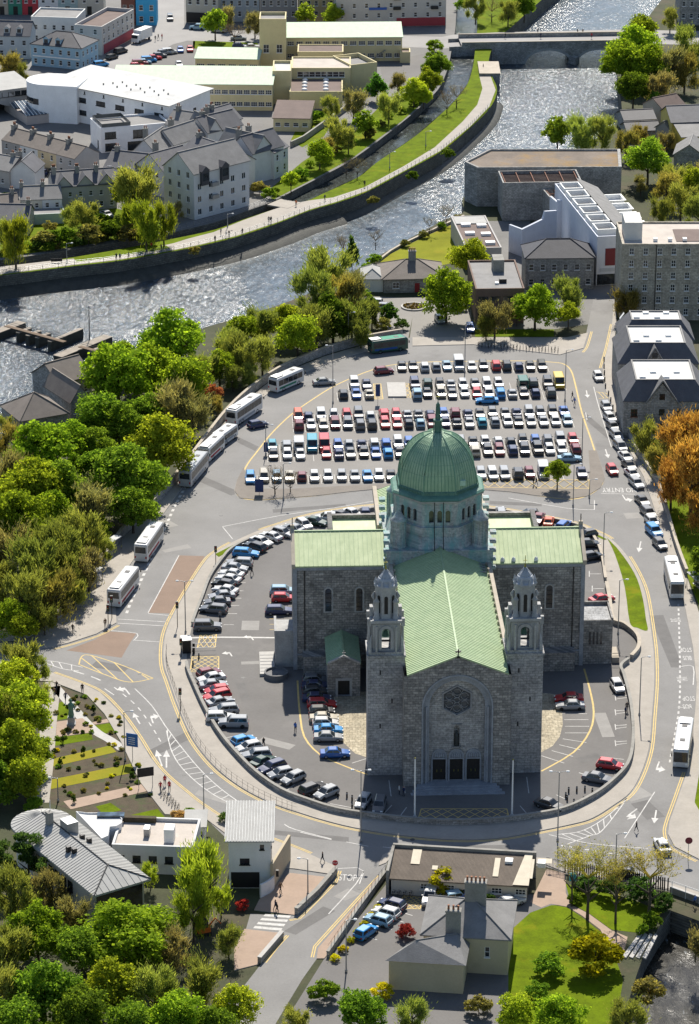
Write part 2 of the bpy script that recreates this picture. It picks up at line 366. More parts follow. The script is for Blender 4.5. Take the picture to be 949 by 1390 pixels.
# ---- the road network (one sheet), with pavements as real kerbed slabs on it
ROAD = [(-80, 872), (20, 872), (57, 856), (91, 835), (111, 805), (131, 775), (152, 755), (165, 732), (200, 700), (232, 664), (262, 627), (300, 577), (330, 546), (365, 519), (400, 500), (440, 484), (470, 475), (505, 466), (548, 459), (560, 458), (642, 458), (700, 458), (770, 458), (796, 452), (806, 404), (836, 404), (836, 440), (832, 470), (838, 500), (848, 560), (854, 592), (868, 622), (886, 648), (899, 678), (917, 741), (932, 782), (955, 850), (958, 960), (950, 1040), (942, 1090), (960, 1120), (1040, 1160), (1040, 1260), (949, 1224), (910, 1210), (767, 1186), (740, 1176), (540, 1160), (526, 1170), (520, 1192), (434, 1296), (410, 1330), (350, 1430), (240, 1430), (330, 1340), (362, 1299), (330, 1275), (340, 1240), (392, 1245), (420, 1215), (372, 1200), (330, 1160), (274, 1106), (224, 1104), (190, 1060), (165, 1009), (142, 970), (118, 944), (71, 926), (-80, 916)]
b = MB(); b.fill(PL(ROAD, .02, 0), .02); road = struct(b.build('road', M['asphalt']))
KERB = [(560, 683), (520, 685), (473, 690), (422, 699), (378, 712), (346, 723), (315, 737), (293, 750), (280, 762), (261, 791), (239, 829), (226, 857), (222, 882), (223, 905), (230, 926), (242, 960), (262, 1004), (289, 1039), (318, 1063), (348, 1081), (380, 1095), (407, 1104), (436, 1113), (480, 1124), (543, 1134), (616, 1140), (676, 1138), (720, 1131), (779, 1119), (805, 1111), (831, 1095), (855, 1077), (870, 1051), (881, 1016), (885, 972), (888, 932), (888, 900), (886, 872), (879, 823), (873, 797), (861, 771), (848, 751), (829, 732), (803, 719), (780, 710), (738, 701), (689, 692), (650, 687), (600, 684)]
WALLP = [(560, 690), (520, 692), (473, 699), (441, 707), (397, 716), (362, 727), (340, 735), (315, 748), (302, 762), (285, 787), (274, 816), (263, 844), (257, 868), (254, 890), (254, 909), (262, 930), (277, 963), (295, 995), (318, 1024), (348, 1054), (383, 1078), (419, 1092), (454, 1103), (495, 1110), (565, 1118), (616, 1120), (670, 1118), (720, 1112), (766, 1103), (805, 1085), (831, 1066), (852, 1043), (859, 1016), (859, 985), (855, 953), (847, 922), (843, 909), (857, 897), (867, 884), (865, 868), (848, 853), (832, 846), (827, 816), (822, 790), (817, 758), (809, 738), (796, 722), (770, 713), (721, 703), (679, 697), (600, 691)]
KW = PL(KERB, 0, 4, True); WW = PL(WALLP, 0, 4, True)
def slab(name, loop, h=.13, m='paving', kerb=True):
    b = MB(); b.prism(loop, 0.0, h, 0, 1); o = b.build(name, [M[m], M['kerb']]); return struct(o)
ring = slab('ring_pavement', KW)
b = MB(); b.fill(WW, .142); compound = struct(b.build('compound_yard', M['asphalt_dark']))
ZC = .142
# flag-stone aprons beside the towers
b = MB()
for lp in ([(452, 940), (456, 968), (460, 990), (467, 1010), (482, 1024), (503, 1031), (530, 1031), (530, 940)], [(720, 940), (757, 944), (763, 965), (764, 985), (760, 1001), (750, 1014), (732, 1024), (710, 1024)]):
    b.fill(PL(lp), ZC + .012)
struct(b.build('flagstone_apron', M['slabs']))
def pav(name, l, n=0, m='paving', h=.13): return slab(name, PL(l, 0, n), h, m)
pav('woodside_pavement', [(-80, 872), (20, 872.5), (57, 856.5), (91, 835.5), (111, 805.5), (131, 775.5), (152, 755.5), (165, 732.5), (200, 700.5), (232, 664.5), (262, 627.5), (300, 577.5), (330, 546.5), (365, 519.5), (400, 500.5), (440, 484.5), (470, 475.5), (505, 466.5), (548, 459.5), (553, 467), (505, 475), (470, 485), (440, 495), (405, 510), (370, 530), (335, 557), (306, 588), (270, 636), (240, 672), (222, 698), (205, 716), (192, 745), (176, 768), (162, 792), (157, 820), (158, 846), (131, 861), (94, 873), (71, 879), (40, 882), (-80, 884)])
pav('garden_pavement', [(-80, 908), (20, 909), (71, 914), (112, 929), (136, 941), (162, 967), (186, 1000), (206, 1032), (224, 1053), (251, 1076), (274, 1094), (320, 1122), (385, 1146), (420, 1160), (456, 1177), (453, 1188), (440, 1186), (400, 1180), (372, 1178), (330, 1150), (274, 1108), (224, 1106), (190, 1062), (165, 1009), (142, 970), (118, 944), (71, 926), (-80, 916)])
pav('bicycle_pavement', [(560, 458.5), (560, 470), (642, 468), (690, 474), (760, 482), (792, 473), (799, 452), (770, 458.5), (700, 458.5), (642, 458.5)])
pav('bollard_pavement', [(834, 404.5), (831, 440), (825, 472), (818, 500), (822, 530), (833, 556), (845, 592), (860, 622), (874, 648), (888, 690), (900, 735), (915, 780), (928, 815), (941, 880), (946, 930), (944, 965), (933, 1048), (920, 1085), (909, 1116), (907, 1133), (916, 1150), (949, 1167), (1040, 1200), (1040, 1160), (960, 1121), (943, 1090), (951, 1040), (958, 960), (955, 850), (932, 782), (917, 741), (899, 678), (886, 648), (868, 622), (854, 592), (848, 560), (838, 500), (833, 470), (837, 440), (836, 404.5)])
pav('shed_pavement', [(524, 1172), (535, 1160), (640, 1166), (740, 1174), (767, 1185), (910, 1209), (949, 1223), (1040, 1259), (1040, 1248), (949, 1212), (905, 1198), (770, 1176), (741, 1166), (640, 1158), (535, 1153), (519, 1162), (514, 1176)])
pav('side_street_pavement', [(521, 1192), (514, 1190), (484, 1228), (432, 1288), (430, 1302), (440, 1302), (484, 1250)], 0, 'paving_pink')
pav('pink_plaza', [(394, 1186), (448, 1192), (400, 1243), (345, 1236), (352, 1222), (376, 1200)], 0, 'paving_pink')
pav('pink_plaza', [(332, 1262), (386, 1268), (350, 1310), (318, 1318), (318, 1290)], 0, 'paving_pink')
M['lot_edge'] = mat('brown_grey_paving', (.19, .168, .145), .9, .18, .3, 3.0, .1, world=True)
# car park inside the ring of roads
LOT = [(613, 490), (570, 491), (529, 495), (502, 502), (474, 513), (447, 526), (420, 543), (392, 563), (365, 589), (346, 613), (333, 630), (322, 652), (318, 667), (326, 677), (351, 680), (395, 677), (433, 674), (474, 669), (515, 665), (600, 664), (654, 666), (692, 669), (727, 674), (771, 679), (797, 675), (816, 663), (822, 650), (817, 633), (806, 598), (793, 560), (784, 522), (778, 503), (768, 494), (752, 491), (708, 489)]
b = MB(); b.fill(PL(LOT, 0, 4, True), .032); lot = struct(b.build('car_park', M['asphalt_lot'])); ZL = .032
pav('car_park_corner', [(331, 634), (322, 652), (318.5, 667), (326, 676.5), (351, 679), (395, 676), (433, 673), (474, 668), (515, 664), (600, 663), (654, 665), (692, 668), (727, 673), (771, 678), (797, 674), (815, 662.5), (821, 650), (816.5, 633), (810, 612), (799, 612), (801, 640), (797, 660), (770, 664), (720, 660), (654, 658), (560, 656), (470, 660), (400, 664), (350, 664), (336, 655)], 0, 'lot_edge', .12)
# grass verges on the ring, riverside lawn, corner lawn
def lawn(name, l, z=.15, n=0, m='grass', label=None):
    b = MB(); b.fill(PL(l, 0, n), z); return struct(b.build(name, M[m]), label=label)
lawn('grass_verge', [(824, 731), (835, 754), (848, 797), (855, 846), (865, 853), (879, 857), (877, 842), (873, 815), (865, 787), (852, 764), (837, 744)], .15, 3)
lawn('grass_verge', [(292, 753), (316, 741), (347, 727), (379, 716), (423, 703), (474, 693.5), (520, 688.5), (560, 686.5), (560, 688.5), (520, 691), (474, 696.5), (423, 706.5), (379, 720), (347, 731), (318, 745), (297, 757)], .15)
lawn('grass_verge', [(660, 690), (690, 694.5), (738, 704), (780, 713), (803, 722), (824, 733), (820, 734), (800, 724), (778, 715.5), (737, 706), (689, 697), (660, 692.5)], .15)
lawn('riverside_lawn', [(494, 372), (530, 345), (575, 322), (632, 297), (640, 352), (600, 360), (560, 358), (505, 380)], .02, 0, 'grass_yellow')
lawn('corner_lawn', [(690, 1265), (720, 1238), (748, 1228), (770, 1232), (790, 1245), (815, 1265), (830, 1285), (846, 1330), (830, 1430), (690, 1430)], .02)
lawn('corner_lawn', [(768, 1200), (800, 1206), (860, 1222), (900, 1238), (885, 1252), (862, 1266), (830, 1262), (800, 1240), (772, 1225)], .02)
lawn('roadside_lawn', [(900, 682), (918, 742), (934, 784), (960, 850), (1050, 850), (1050, 640), (905, 655)], .02)
lawn('roadside_lawn', [(944, 1042), (938, 1085), (950, 1116), (1020, 1150), (1020, 1020)], .02)
lawn('shaded_lawn', [(645, 447), (752, 447), (752, 457), (645, 457)], .03)
b = MB(); b.fill(PL([(553, 466), (560, 430), (540, 404), (497, 402), (495, 430), (520, 445), (540, 462)] [::-1]) , .014); b.fill(PL([(540, 404), (560, 430), (556, 462), (640, 462), (640, 415), (605, 404)]), .016); struct(b.build('bungalow_driveway', M['asphalt_lot']))
b = MB(); b.fill(PL([(360, 1430), (440, 1302), (484, 1250), (528, 1196), (545, 1205), (620, 1212), (745, 1215), (768, 1200), (775, 1228), (748, 1229), (720, 1239), (690, 1266), (690, 1430)]), .022); yard = struct(b.build('house_yard', M['asphalt_dark']))
b = MB(); b.fill(PL([(640, 300), (720, 300), (720, 345), (845, 345), (845, 404), (806, 404), (800, 440), (752, 447), (645, 447), (640, 415)]), .012); struct(b.build('theatre_yard', M['town']))
b = MB(); b.fill(PL([(742, 1180), (768, 1186), (768, 1212), (775, 1228), (800, 1241), (830, 1263), (852, 1272), (848, 1290), (830, 1290), (815, 1262), (790, 1243), (770, 1231), (748, 1227), (735, 1232), (720, 1225)]), .026); struct(b.build('garden_path', M['paving_pink']))
# riverside promenade on the island and beyond the canal
b = MB(); b.fill(PL([(-120, 388), (0, 372.5), (39, 367.5), (101, 359.5), (162, 352.5), (236, 339.5), (270, 332.5), (320, 320.5), (377, 301.5), (420, 284.5), (458, 273.5), (499, 258.5), (553, 229.5), (599, 204), (639, 171), (664, 145), (673, 122), (666, 103), (661, 90), (650, 100), (655, 120), (648, 142), (628, 165), (590, 200), (549, 225), (495, 254), (452, 268), (420, 272), (395, 277), (372, 284), (330, 299), (290, 315), (255, 324), (236, 330), (190, 340), (120, 349), (60, 355), (0, 362), (-120, 380)]), .012); struct(b.build('riverside_path', M['paving']))
lawn('island_lawn', [(100, 351), (160, 344), (225, 333), (232, 337), (160, 347.5), (104, 356)], .018)
lawn('canal_lawn', [(371, 271), (400, 256), (435, 238), (479, 214), (546, 164), (580, 134), (560, 125), (520, 140), (480, 180), (440, 200), (410, 220), (360, 262)], .012)
lawn('school_lawn', [(415, 150), (460, 150), (440, 185), (410, 200), (395, 190)], .014)
lawn('school_lawn', [(262, 55), (350, 55), (350, 64), (262, 66)], .014)
lawn('garden_lawn', [(0, 300), (120, 275), (240, 300), (235, 312), (100, 335), (0, 350)], .012)
b = MB(); b.fill(PL([(205, -60), (250, -60), (250, 40), (255, 55), (235, 60), (180, 92), (130, 98), (160, 70), (195, 45)]), .012); b.fill(PL([(250, 40), (600, 50), (615, 47), (672, 44), (840, 40), (1100, 45), (1100, 66), (840, 58), (672, 60), (600, 66), (560, 64), (250, 55)]), .016); struct(b.build('town_street', mat('town_asphalt', (.27, .26, .25), .85, .15, .1, 2.0, world=True)))
b = MB(); b.fill(PL([(170, 96), (265, 55), (262, 96)]), .014); b.fill(PL([(515, 85), (590, 70), (590, 95), (565, 118), (520, 110)]), .014); struct(b.build('school_yard', M['asphalt_dark']))
# ---- markings: painted shapes lying on the road
NMK = [0]
def mark(parent, pts, wd, z, m='white_line', name='road_marking'):
    b = MB(); b.ribbon(pts, wd, z); return b.build(name, M[m], parent)
def marks_px(parent, lst, wd, z, m='white_line', name='road_marking'):
    for l in lst: mark(parent, PL(l, 0, 3 if len(l) > 2 else 0), wd, z, m, name)
def dashed(parent, l, wd, z, on, off, m='white_line'):
    pts = PL(l, 0, 6 if len(l) > 2 else 20); acc = 0; seg = [pts[0]]; draw = True
    for a, c in zip(pts, pts[1:]):
        d = (c - a).length; t = 0
        while t < d:
            need = (on if draw else off) - acc
            if t + need <= d:
                t += need; p = a.lerp(c, t / d)
                if draw: seg.append(p); mark(parent, seg, wd, z, m)
                seg = [p]; draw = not draw; acc = 0
            else:
                acc += d - t; t = d
                if draw: seg.append(c)
def fillmark(parent, lp, z, m='white_line', name='road_marking'):
    b = MB(); b.fill(lp, z); return b.build(name, M[m], parent)
ZR = .026
kerb_in = offset(KW + [KW[0]], .0)
def yellow_pair(loop, sgn, parent, z, d0=.35, gap=.32):
    for d in (d0, d0 + gap): mark(parent, offset(loop, sgn * d), .17, z, 'yellow_line', 'yellow_line')
i0 = 4 * 9; yellow_pair(KW[4 * 6:4 * 41], -1, road, ZR); yellow_pair(KW[0:4 * 5], -1, road, ZR); yellow_pair(KW[4 * 42:], -1, road, ZR)
LW = PL(LOT, 0, 4, True)
mark(road, offset(LW + [LW[0]], 1 * .45), .30, ZR + .012, 'yellow_line', 'yellow_line')
yellow_pair(PL([(71, 880), (94, 874), (131, 862), (158, 848)], 0, 4), -1, road, ZR)
yellow_pair(PL([(71, 914), (112, 929), (136, 941), (162, 967), (186, 1000), (206, 1032), (224, 1053), (251, 1076), (274, 1094), (320, 1122), (385, 1146), (420, 1160)], 0, 4), 1, road, ZR)
yellow_pair(PL([(457, 1182), (452, 1196), (402, 1246), (392, 1247)]), 1, road, ZR); yellow_pair(PL([(519, 1190), (486, 1226), (432, 1286), (429, 1300)]), -1, road, ZR)
yellow_pair(PL([(386, 1269), (372, 1284), (355, 1306)]), 1, road, ZR)
yellow_pair(PL([(933, 1049), (920, 1086), (909, 1117), (907, 1133), (916, 1151), (949, 1168)], 0, 4), -1, road, ZR)
yellow_pair(PL([(833, 440), (826, 472), (818, 500)], 0, 4), -1, road, ZR); yellow_pair(PL([(800, 450), (794, 470), (788, 478)], 0, 4), 1, road, ZR)
# buff surfacing before the crossings
fillmark(road, PL([(243, 754), (278, 755), (233, 833), (201, 832)]), ZR - .002, 'antiskid', 'buff_surface'); fillmark(road, PL([(145, 857), (185, 860), (177, 872), (165, 893), (90, 883), (130, 868)]), ZR - .002, 'antiskid', 'buff_surface')
marks_px(road, [[(243, 754), (201, 832)], [(160, 840.5), (230, 844.5)], [(147, 856), (186, 860), (181, 870)], [(201, 833), (233, 836)], [(160, 846), (227, 850)], [(181, 869), (222, 872)]], .16, ZR)
dashed(road, [(252, 660), (236, 690), (219, 728), (200, 770), (180, 812), (170, 838)], .5, ZR, 1.2, 1.2, 'white_worn')
marks_px(road, [[(302, 715), (316, 732)], [(302, 715), (380, 700), (450, 690), (520, 678)], [(807, 679), (807, 692)], [(690, 676), (770, 690), (807, 692)]], .16, ZR)
# hatched islands
def hatch(parent, A, B, n, z, wd=.16, m='white_line', edge=True, skew=0):
    a = PL(A, 0, 8); c = PL(B, 0, 8)
    def at(p, t):
        i = t * (len(p) - 1); k = min(int(i), len(p) - 2); return p[k].lerp(p[k + 1], i - k)
    if edge: mark(parent, a, wd, z, m); mark(parent, c, wd, z, m)
    for k in range(1, n):
        t = k / n; mark(parent, [at(a, t), at(c, min(1, max(0, t + skew)))], wd, z + .001, m)
hatch(road, [(224, 985), (246, 1014), (272, 1045), (300, 1071), (336, 1097)], [(226, 992), (234, 1022), (252, 1048), (287, 1077), (330, 1099)], 17, ZR)
hatch(road, [(756, 1133), (790, 1128), (822, 1110), (851, 1084)], [(770, 1146), (800, 1135), (818, 1127), (851, 1085)], 11, ZR, skew=.06)
hatch(road, [(62, 897), (80, 899), (112, 906)], [(64, 901), (85, 908), (107, 911)], 4, ZR)
dashed(road, [(100, 911), (125, 919), (146, 928)], .3, ZR, 2.2, 1.6); marks_px(road, [[(183, 935), (206, 958), (224, 985)]], .16, ZR)
dashed(road, [(155, 933), (185, 958), (205, 985), (220, 1010)], .2, ZR, 1.4, 1.6); dashed(road, [(142, 935), (160, 947)], .2, ZR, 3, 2)
hatch(road, [(107, 902), (117, 889), (165, 903), (208, 921)], [(107, 902), (140, 915), (175, 926), (208, 921)], 5, ZR, .2, 'yellow_line', True, .12)
marks_px(road, [[(386, 1119), (400, 1126), (450, 1139)], [(408, 1130), (450, 1140)], [(470, 1143), (500, 1149)], [(560, 1155), (620, 1160)], [(520, 1150), (545, 1153)]], .16, ZR)
marks_px(road, [[(452, 1180), (494, 1183), (446, 1241)], [(494, 1183), (488, 1200)]], .16, ZR)
marks_px(road, [[(889, 1075), (848, 1138)], [(745, 1133), (800, 1145), (880, 1152)]], .16, ZR)
dashed(road, [(762, 1148), (900, 1170)], .3, ZR, .6, .6); dashed(road, [(921, 820), (923, 900), (922, 960), (912, 1020), (908, 1040)], .3, ZR, 1.0, 1.0)
marks_px(road, [[(924, 905), (941, 905), (941, 930)], [(934, 800), (936, 812)], [(920, 960), (940, 962)]], .16, ZR)
marks_px(road, [[(806, 525), (813, 552), (830, 607)], [(795, 560), (797, 570)], [(816, 670), (862, 671)]], .16, ZR, 'white_worn')
hatch(road, [(809, 532), (826, 534)], [(813, 541), (829, 540)], 4, ZR, .15, 'yellow_line', True, .2)
def zebra(parent, A, B, n, z):
    a0, a1 = PL(A); b0, b1 = PL(B)
    for k in range(n):
        t0, t1 = k / n, (k + .55) / n
        fillmark(parent, [a0.lerp(a1, t0), b0.lerp(b1, t0), b0.lerp(b1, t1), a0.lerp(a1, t1)], z)
zebra(road, [(360, 1241), (337, 1268)], [(395, 1243), (376, 1272)], 5, ZR)
def arrow(parent, px, tip, kind=0, z=ZR, sc=1.0):
    a = P(*px); d = P(*tip) - a; d.z = 0; Ln = d.length; d.normalize(); n = Vector((-d.y, d.x, 0))
    b = MB(); q = lambda u, v: a + d * u + n * v
    b.poly([Vector((*q(0, -.12 * sc).xy, z)), Vector((*q(Ln * .62, -.12 * sc).xy, z)), Vector((*q(Ln * .62, .12 * sc).xy, z)), Vector((*q(0, .12 * sc).xy, z))][::1])
    hd = [(Ln * .6, -.55 * sc), (Ln, 0), (Ln * .6, .55 * sc)]
    if kind: s_ = kind; hd = [(Ln * .5, .1 * s_), (Ln * .5, .5 * s_ * sc), (Ln * .35, .5 * s_ * sc), (Ln * .62, 1.4 * s_ * sc), (Ln * .9, .5 * s_ * sc), (Ln * .72, .5 * s_ * sc), (Ln * .72, -.1 * s_)]
    b.fill([q(*h) for h in hd], z + .001)
    return b.build('road_arrow', M['white_line'], parent)
arrow(road, (190, 983), (181, 968)); arrow(road, (208, 982), (203, 968), -1); arrow(road, (176, 943), (166, 930), 1); arrow(road, (220, 1040), (212, 1018)); arrow(road, (226, 1042), (226, 1018))
arrow(road, (895, 1034), (889, 1050), 1); arrow(road, (865, 1098), (845, 1113), 1); arrow(road, (891, 1100), (888, 1118)); arrow(road, (870, 735), (867, 750)); arrow(road, (822, 610), (826, 622)); arrow(road, (796, 530), (798, 540)); arrow(road, (845, 672), (852, 683), 1)
# painted words
def road_text(txt, px, h, rz, sx=1.0, m='white_line', z=ZR, parent=None):
    cu = bpy.data.curves.new('t', 'FONT'); cu.body = txt; cu.align_x = 'CENTER'; cu.align_y = 'CENTER'; cu.size = 1.0
    o = bpy.data.objects.new('t', cu); C.objects.link(o); bpy.context.view_layer.update()
    me = bpy.data.meshes.new_from_object(o.evaluated_get(bpy.context.evaluated_depsgraph_get())); bpy.data.objects.remove(o)
    me.materials.clear(); me.materials.append(M[m])
    p = P(*px); ob = link('road_lettering', me, parent or road, (p.x, p.y, z), rz); ob.scale = (h * .55 * sx, h * 1.4, 1); return ob
road_text('STOP', (472, 1192), 2.0, rad(-4), 1.0); road_text('STOP', (931, 882), 1.7, math.pi, .9); road_text('BUS', (933, 893), 1.7, math.pi, .9)
road_text('STOP', (935, 948), 1.7, math.pi, .9); road_text('BUS', (933, 959), 1.7, math.pi, .9); road_text('NO ENTRY', (841, 665), 2.4, math.pi, 1.0)
road_text('TAXI', (927, 922), 1.8, rad(92), .8); road_text('BUS', (918, 842), 1.8, rad(92), .8)
# yard markings: bay lines beside the cathedral, yellow arcs, box hatching
marks_px(compound, [[(793, 909), (801, 938), (806, 967), (801, 993), (779, 1022), (735, 1048)], [(404, 925), (405, 945), (407, 968), (413, 1001), (434, 1025), (463, 1039), (500, 1053)]], .3, ZC + .006, 'yellow_line', 'yellow_line')
for A, B in (((766, 978), (799, 978)), ((767, 987), (800, 987)), ((767, 996), (799, 996)), ((764, 1004), (796, 1009)), ((759, 1012), (788, 1019)), ((749, 1020), (778, 1028)), ((735, 1027), (766, 1037)), ((757, 960), (795, 962)), ((757, 969), (797, 970)), ((815, 1028), (847, 1032)), ((786, 1050), (812, 1058)), ((755, 1080), (768, 1086)), ((790, 1085), (805, 1078)), ((706, 1095), (719, 1110)), ((726, 1090), (735, 1098)), ((715, 1056), (718, 1078)), ((456, 1037), (468, 1024)), ((478, 1037), (497, 1031)), ((528, 1060), (531, 1082)), ((548, 1062), (550, 1078)), ((521, 1106), (532, 1094)), ((544, 1108), (552, 1097)), ((300, 1004), (330, 998)), ((380, 1081), (400, 1066)), ((448, 1092), (480, 1098))):
    mark(compound, PL([A, B]), .14, ZC + .004, 'white_line', 'bay_line')
for x, y in ((832, 780), (836, 800)):
    for a, c in (((x - 32, y), (x - 16, y)), ((x - 32, y - 4), (x - 32, y + 4))): mark(compound, PL([a, c]), .14, ZC + .004, 'white_line', 'bay_line')
for y in (946, 966, 986, 1008): 
    for a, c in (((836, y), (851, y - 1)), ((835, y - 2), (836, y + 6)), ((836, y + 4), (851, y + 2))): mark(compound, PL([a, c]), .14, ZC + .004, 'white_line', 'bay_line')
for k in range(8): mark(compound, PL([(366, 804 + 7.4 * k), (372, 804 + 7.4 * k)]), .14, ZC + .004, 'yellow_line', 'bay_line')
for y in (742, 753, 765, 776, 787, 798, 808, 818, 829, 844): mark(compound, PL([(316 + (800 - y) * .28, y + 5), (330 + (800 - y) * .28, y + 5)]), .14, ZC + .004, 'white_line', 'bay_line')
for x, y in ((440, 716), (455, 712), (470, 709), (487, 706), (506, 703)): mark(compound, PL([(x, y), (x + 6, y - 8)]), .14, ZC + .004, 'white_line', 'bay_line')
def boxhatch(parent, q, nx, ny, z, m='yellow_line'):
    a, b_, c, d = PL(q); at = lambda u, v: a.lerp(b_, u).lerp(d.lerp(c, u), v)
    for e in ((a, b_), (b_, c), (c, d), (d, a)): mark(parent, list(e), .16, z, m, 'yellow_box_line')
    for k in range(-ny, nx):
        for s_ in (0, 1):
            t0 = max(0, -k / ny) if ny else 0
            u0, u1 = k / nx, (k + ny) / nx; v0, v1 = 0.0, 1.0
            if u0 < 0: v0 = -u0 / (u1 - u0); u0 = 0
            if u1 > 1: v1 = v0 + (1 - u0) / (ny / nx); u1 = 1
            if v1 - v0 < .05: continue
            p, r = (at(u0, v0), at(u1, v1)) if not s_ else (at(1 - u0, v0), at(1 - u1, v1))
            mark(parent, [p, r], .13, z + .0012 * (s_ + 1), m, 'yellow_box_line')
boxhatch(compound, [(567, 1115), (692, 1115), (688, 1099), (572, 1099)], 8, 2, ZC + .004)
boxhatch(compound, [(258, 913), (297, 913), (297, 892), (261, 892)], 4, 4, ZC + .004)
boxhatch(compound, [(268, 880), (292, 880), (294, 862), (272, 862)], 3, 2, ZC + .004)
boxhatch(compound, [(355, 909), (366, 909), (366, 901), (356, 901)], 2, 2, ZC + .004)
boxhatch(lot, [(509, 542), (520, 542), (517, 521), (507, 521)], 2, 8, ZL + .004); boxhatch(lot, [(551, 540), (558, 540), (555, 521), (549, 521)], 1, 3, ZL + .004)
boxhatch(lot, [(560, 661), (800, 664), (800, 652), (560, 650)], 14, 1, .125)
boxhatch(yard, [(538, 1233), (570, 1234), (578, 1219), (548, 1216)], 4, 4, .028)
arrow(compound, (344, 870), (338, 862), 1, ZC + .005); arrow(compound, (315, 892), (310, 884), 1, ZC + .005)
marks_px(compound, [[(258, 867), (300, 866), (400, 867)]], .5, ZC + .003, 'white_worn', 'worn_strip')
marks_px(yard, [[(520, 1258), (532, 1262)], [(534, 1248), (548, 1252)], [(550, 1240), (560, 1243)], [(500, 1272), (512, 1276)]], .14, .028, 'white_line', 'bay_line')

# striped garden between the road and the wood
GZ = .03
b = MB(); b.fill(PL([(58, 1088), (66, 1000), (72, 928), (90, 935), (118, 946), (142, 972), (165, 1011), (183, 1037), (204, 1066), (222, 1104), (170, 1112), (100, 1100)]), .012); struct(b.build('garden_bed', M['soil']))
for lp in ([(79, 955), (88, 950), (102, 974), (77, 978)], [(74, 1002), (124, 995), (126, 1004), (73, 1013)], [(68, 1031), (150, 1012), (158, 1021), (67, 1042)], [(62, 1060), (181, 1036), (191, 1047), (61, 1073)], [(128, 985), (153, 981), (160, 990), (141, 997)], [(168, 1109), (214, 1098), (224, 1110)], [(130, 1095), (150, 1090), (165, 1100), (140, 1106)]): lawn('lawn_strip', lp, GZ, 0, 'grass_yellow' if lp[0][0] < 70 else 'grass')
def path(name, l, w_, m): b = MB(); b.ribbon(PL(l, 0, 4), w_, .04); struct(b.build(name, M[m]))
path('garden_path', [(74, 932), (92, 952), (112, 976), (131, 994), (150, 1005), (168, 1018)], 1.7, 'kerb'); path('gravel_path', [(72, 926), (66, 980), (62, 1030), (55, 1090)], 2.6, 'paving')
b = MB(); b.fill(PL([(77, 980), (112, 975), (126, 988), (120, 995), (76, 1001)]), .044); b.fill(PL([(86, 1088), (205, 1062), (217, 1070), (96, 1099)]), .044); b.fill(PL([(125, 981), (150, 975), (154, 980), (128, 984)]), .044); struct(b.build('paved_terrace', M['paving_pink']))

# repairs, drains and tyre-worn strips in the surfaces
M['patch_dark'] = mat('asphalt_repair', (.135, .13, .125), .9, .2, .4, 5.0, .1, world=True); M['patch_pale'] = mat('worn_asphalt', (.25, .24, .225), .85, .18, .3, 4.0, .1, world=True)
pr = random.Random(12)
for k, (x, y, w_, d_, a_) in enumerate(((205, 700, 3, 14, 35), (285, 655, 2.4, 16, 40), (330, 600, 2, 12, 38), (240, 745, 5, 1.6, 30), (150, 905, 6, 2.4, -20), (232, 1010, 2.2, 12, 140), (300, 1085, 9, 1.8, -32), (420, 1135, 12, 1.4, -12), (620, 1152, 16, 1.6, 3), (860, 1075, 4, 5, 30), (880, 1100, 3, 6, 20), (905, 870, 2.2, 22, 4), (860, 700, 3, 3, 10), (812, 580, 1.6, 18, 18), (700, 684, 10, 1.5, -8), (600, 674, 8, 1.4, 2), (420, 690, 14, 1.5, 12), (420, 1250, 2, 9, -38), (470, 1215, 2.4, 3, -40))):
    p = P(x, y); u = Vector((math.cos(rad(a_)), math.sin(rad(a_)), 0)); v = Vector((-u.y, u.x, 0)); q = [p + u * (i * w_ / 2 + pr.uniform(-.2, .2)) + v * (j * d_ / 2 + pr.uniform(-.2, .2)) for i, j in ((-1, -1), (1, -1), (1, 1), (-1, 1))]
    fillmark(road, q, .0225 + .0001 * k, 'patch_dark' if k % 3 else 'patch_pale', 'road_patch')
for x, y, w_, d_, a_, m_ in ((340, 850, 3, 4, 0, 'patch_pale'), (360, 900, 8, 1.2, 5, 'patch_pale'), (330, 940, 1.5, 7, 10, 'patch_dark'), (375, 1010, 6, 2, -30, 'patch_pale'), (820, 985, 2, 9, 5, 'patch_pale'), (800, 1030, 4, 2, 30, 'patch_dark')):
    p = P(x, y); u = Vector((math.cos(rad(a_)), math.sin(rad(a_)), 0)); v = Vector((-u.y, u.x, 0)); fillmark(compound, [p + u * (i * w_ / 2) + v * (j * d_ / 2) for i, j in ((-1, -1), (1, -1), (1, 1), (-1, 1))], ZC + .002, m_, 'yard_patch')
for x, y in ((155, 763), (240, 870), (300, 700), (190, 915), (250, 1052), (700, 1160), (870, 920), (488, 1206), (330, 921), (560, 1140), (843, 700), (800, 500), (590, 676)):
    p = P(x, y); b = MB(); b.lathe([(.38, .0), (.38, .004)], 12, (p.x, p.y, ZC + .004 if 260 < x < 420 and 800 < y < 1000 else .027)); b.build('manhole_cover', mat('cast_iron', (.05, .05, .05), .6), road)

b = MB(); b.fill([Vector((p.x, p.y, 0)) for p in PL([(905, 1232), (949, 1246), (1090, 1294), (1090, 1445), (822, 1445), (855, 1330), (870, 1290), (890, 1255)])], -3.4); struct(b.build('lock_water', water_mat('lock_water', (.014, .013, .010), .6, 1.0, .2, .1, .25)))  # darker colour and weaker reflection put the bridge's shade into the water
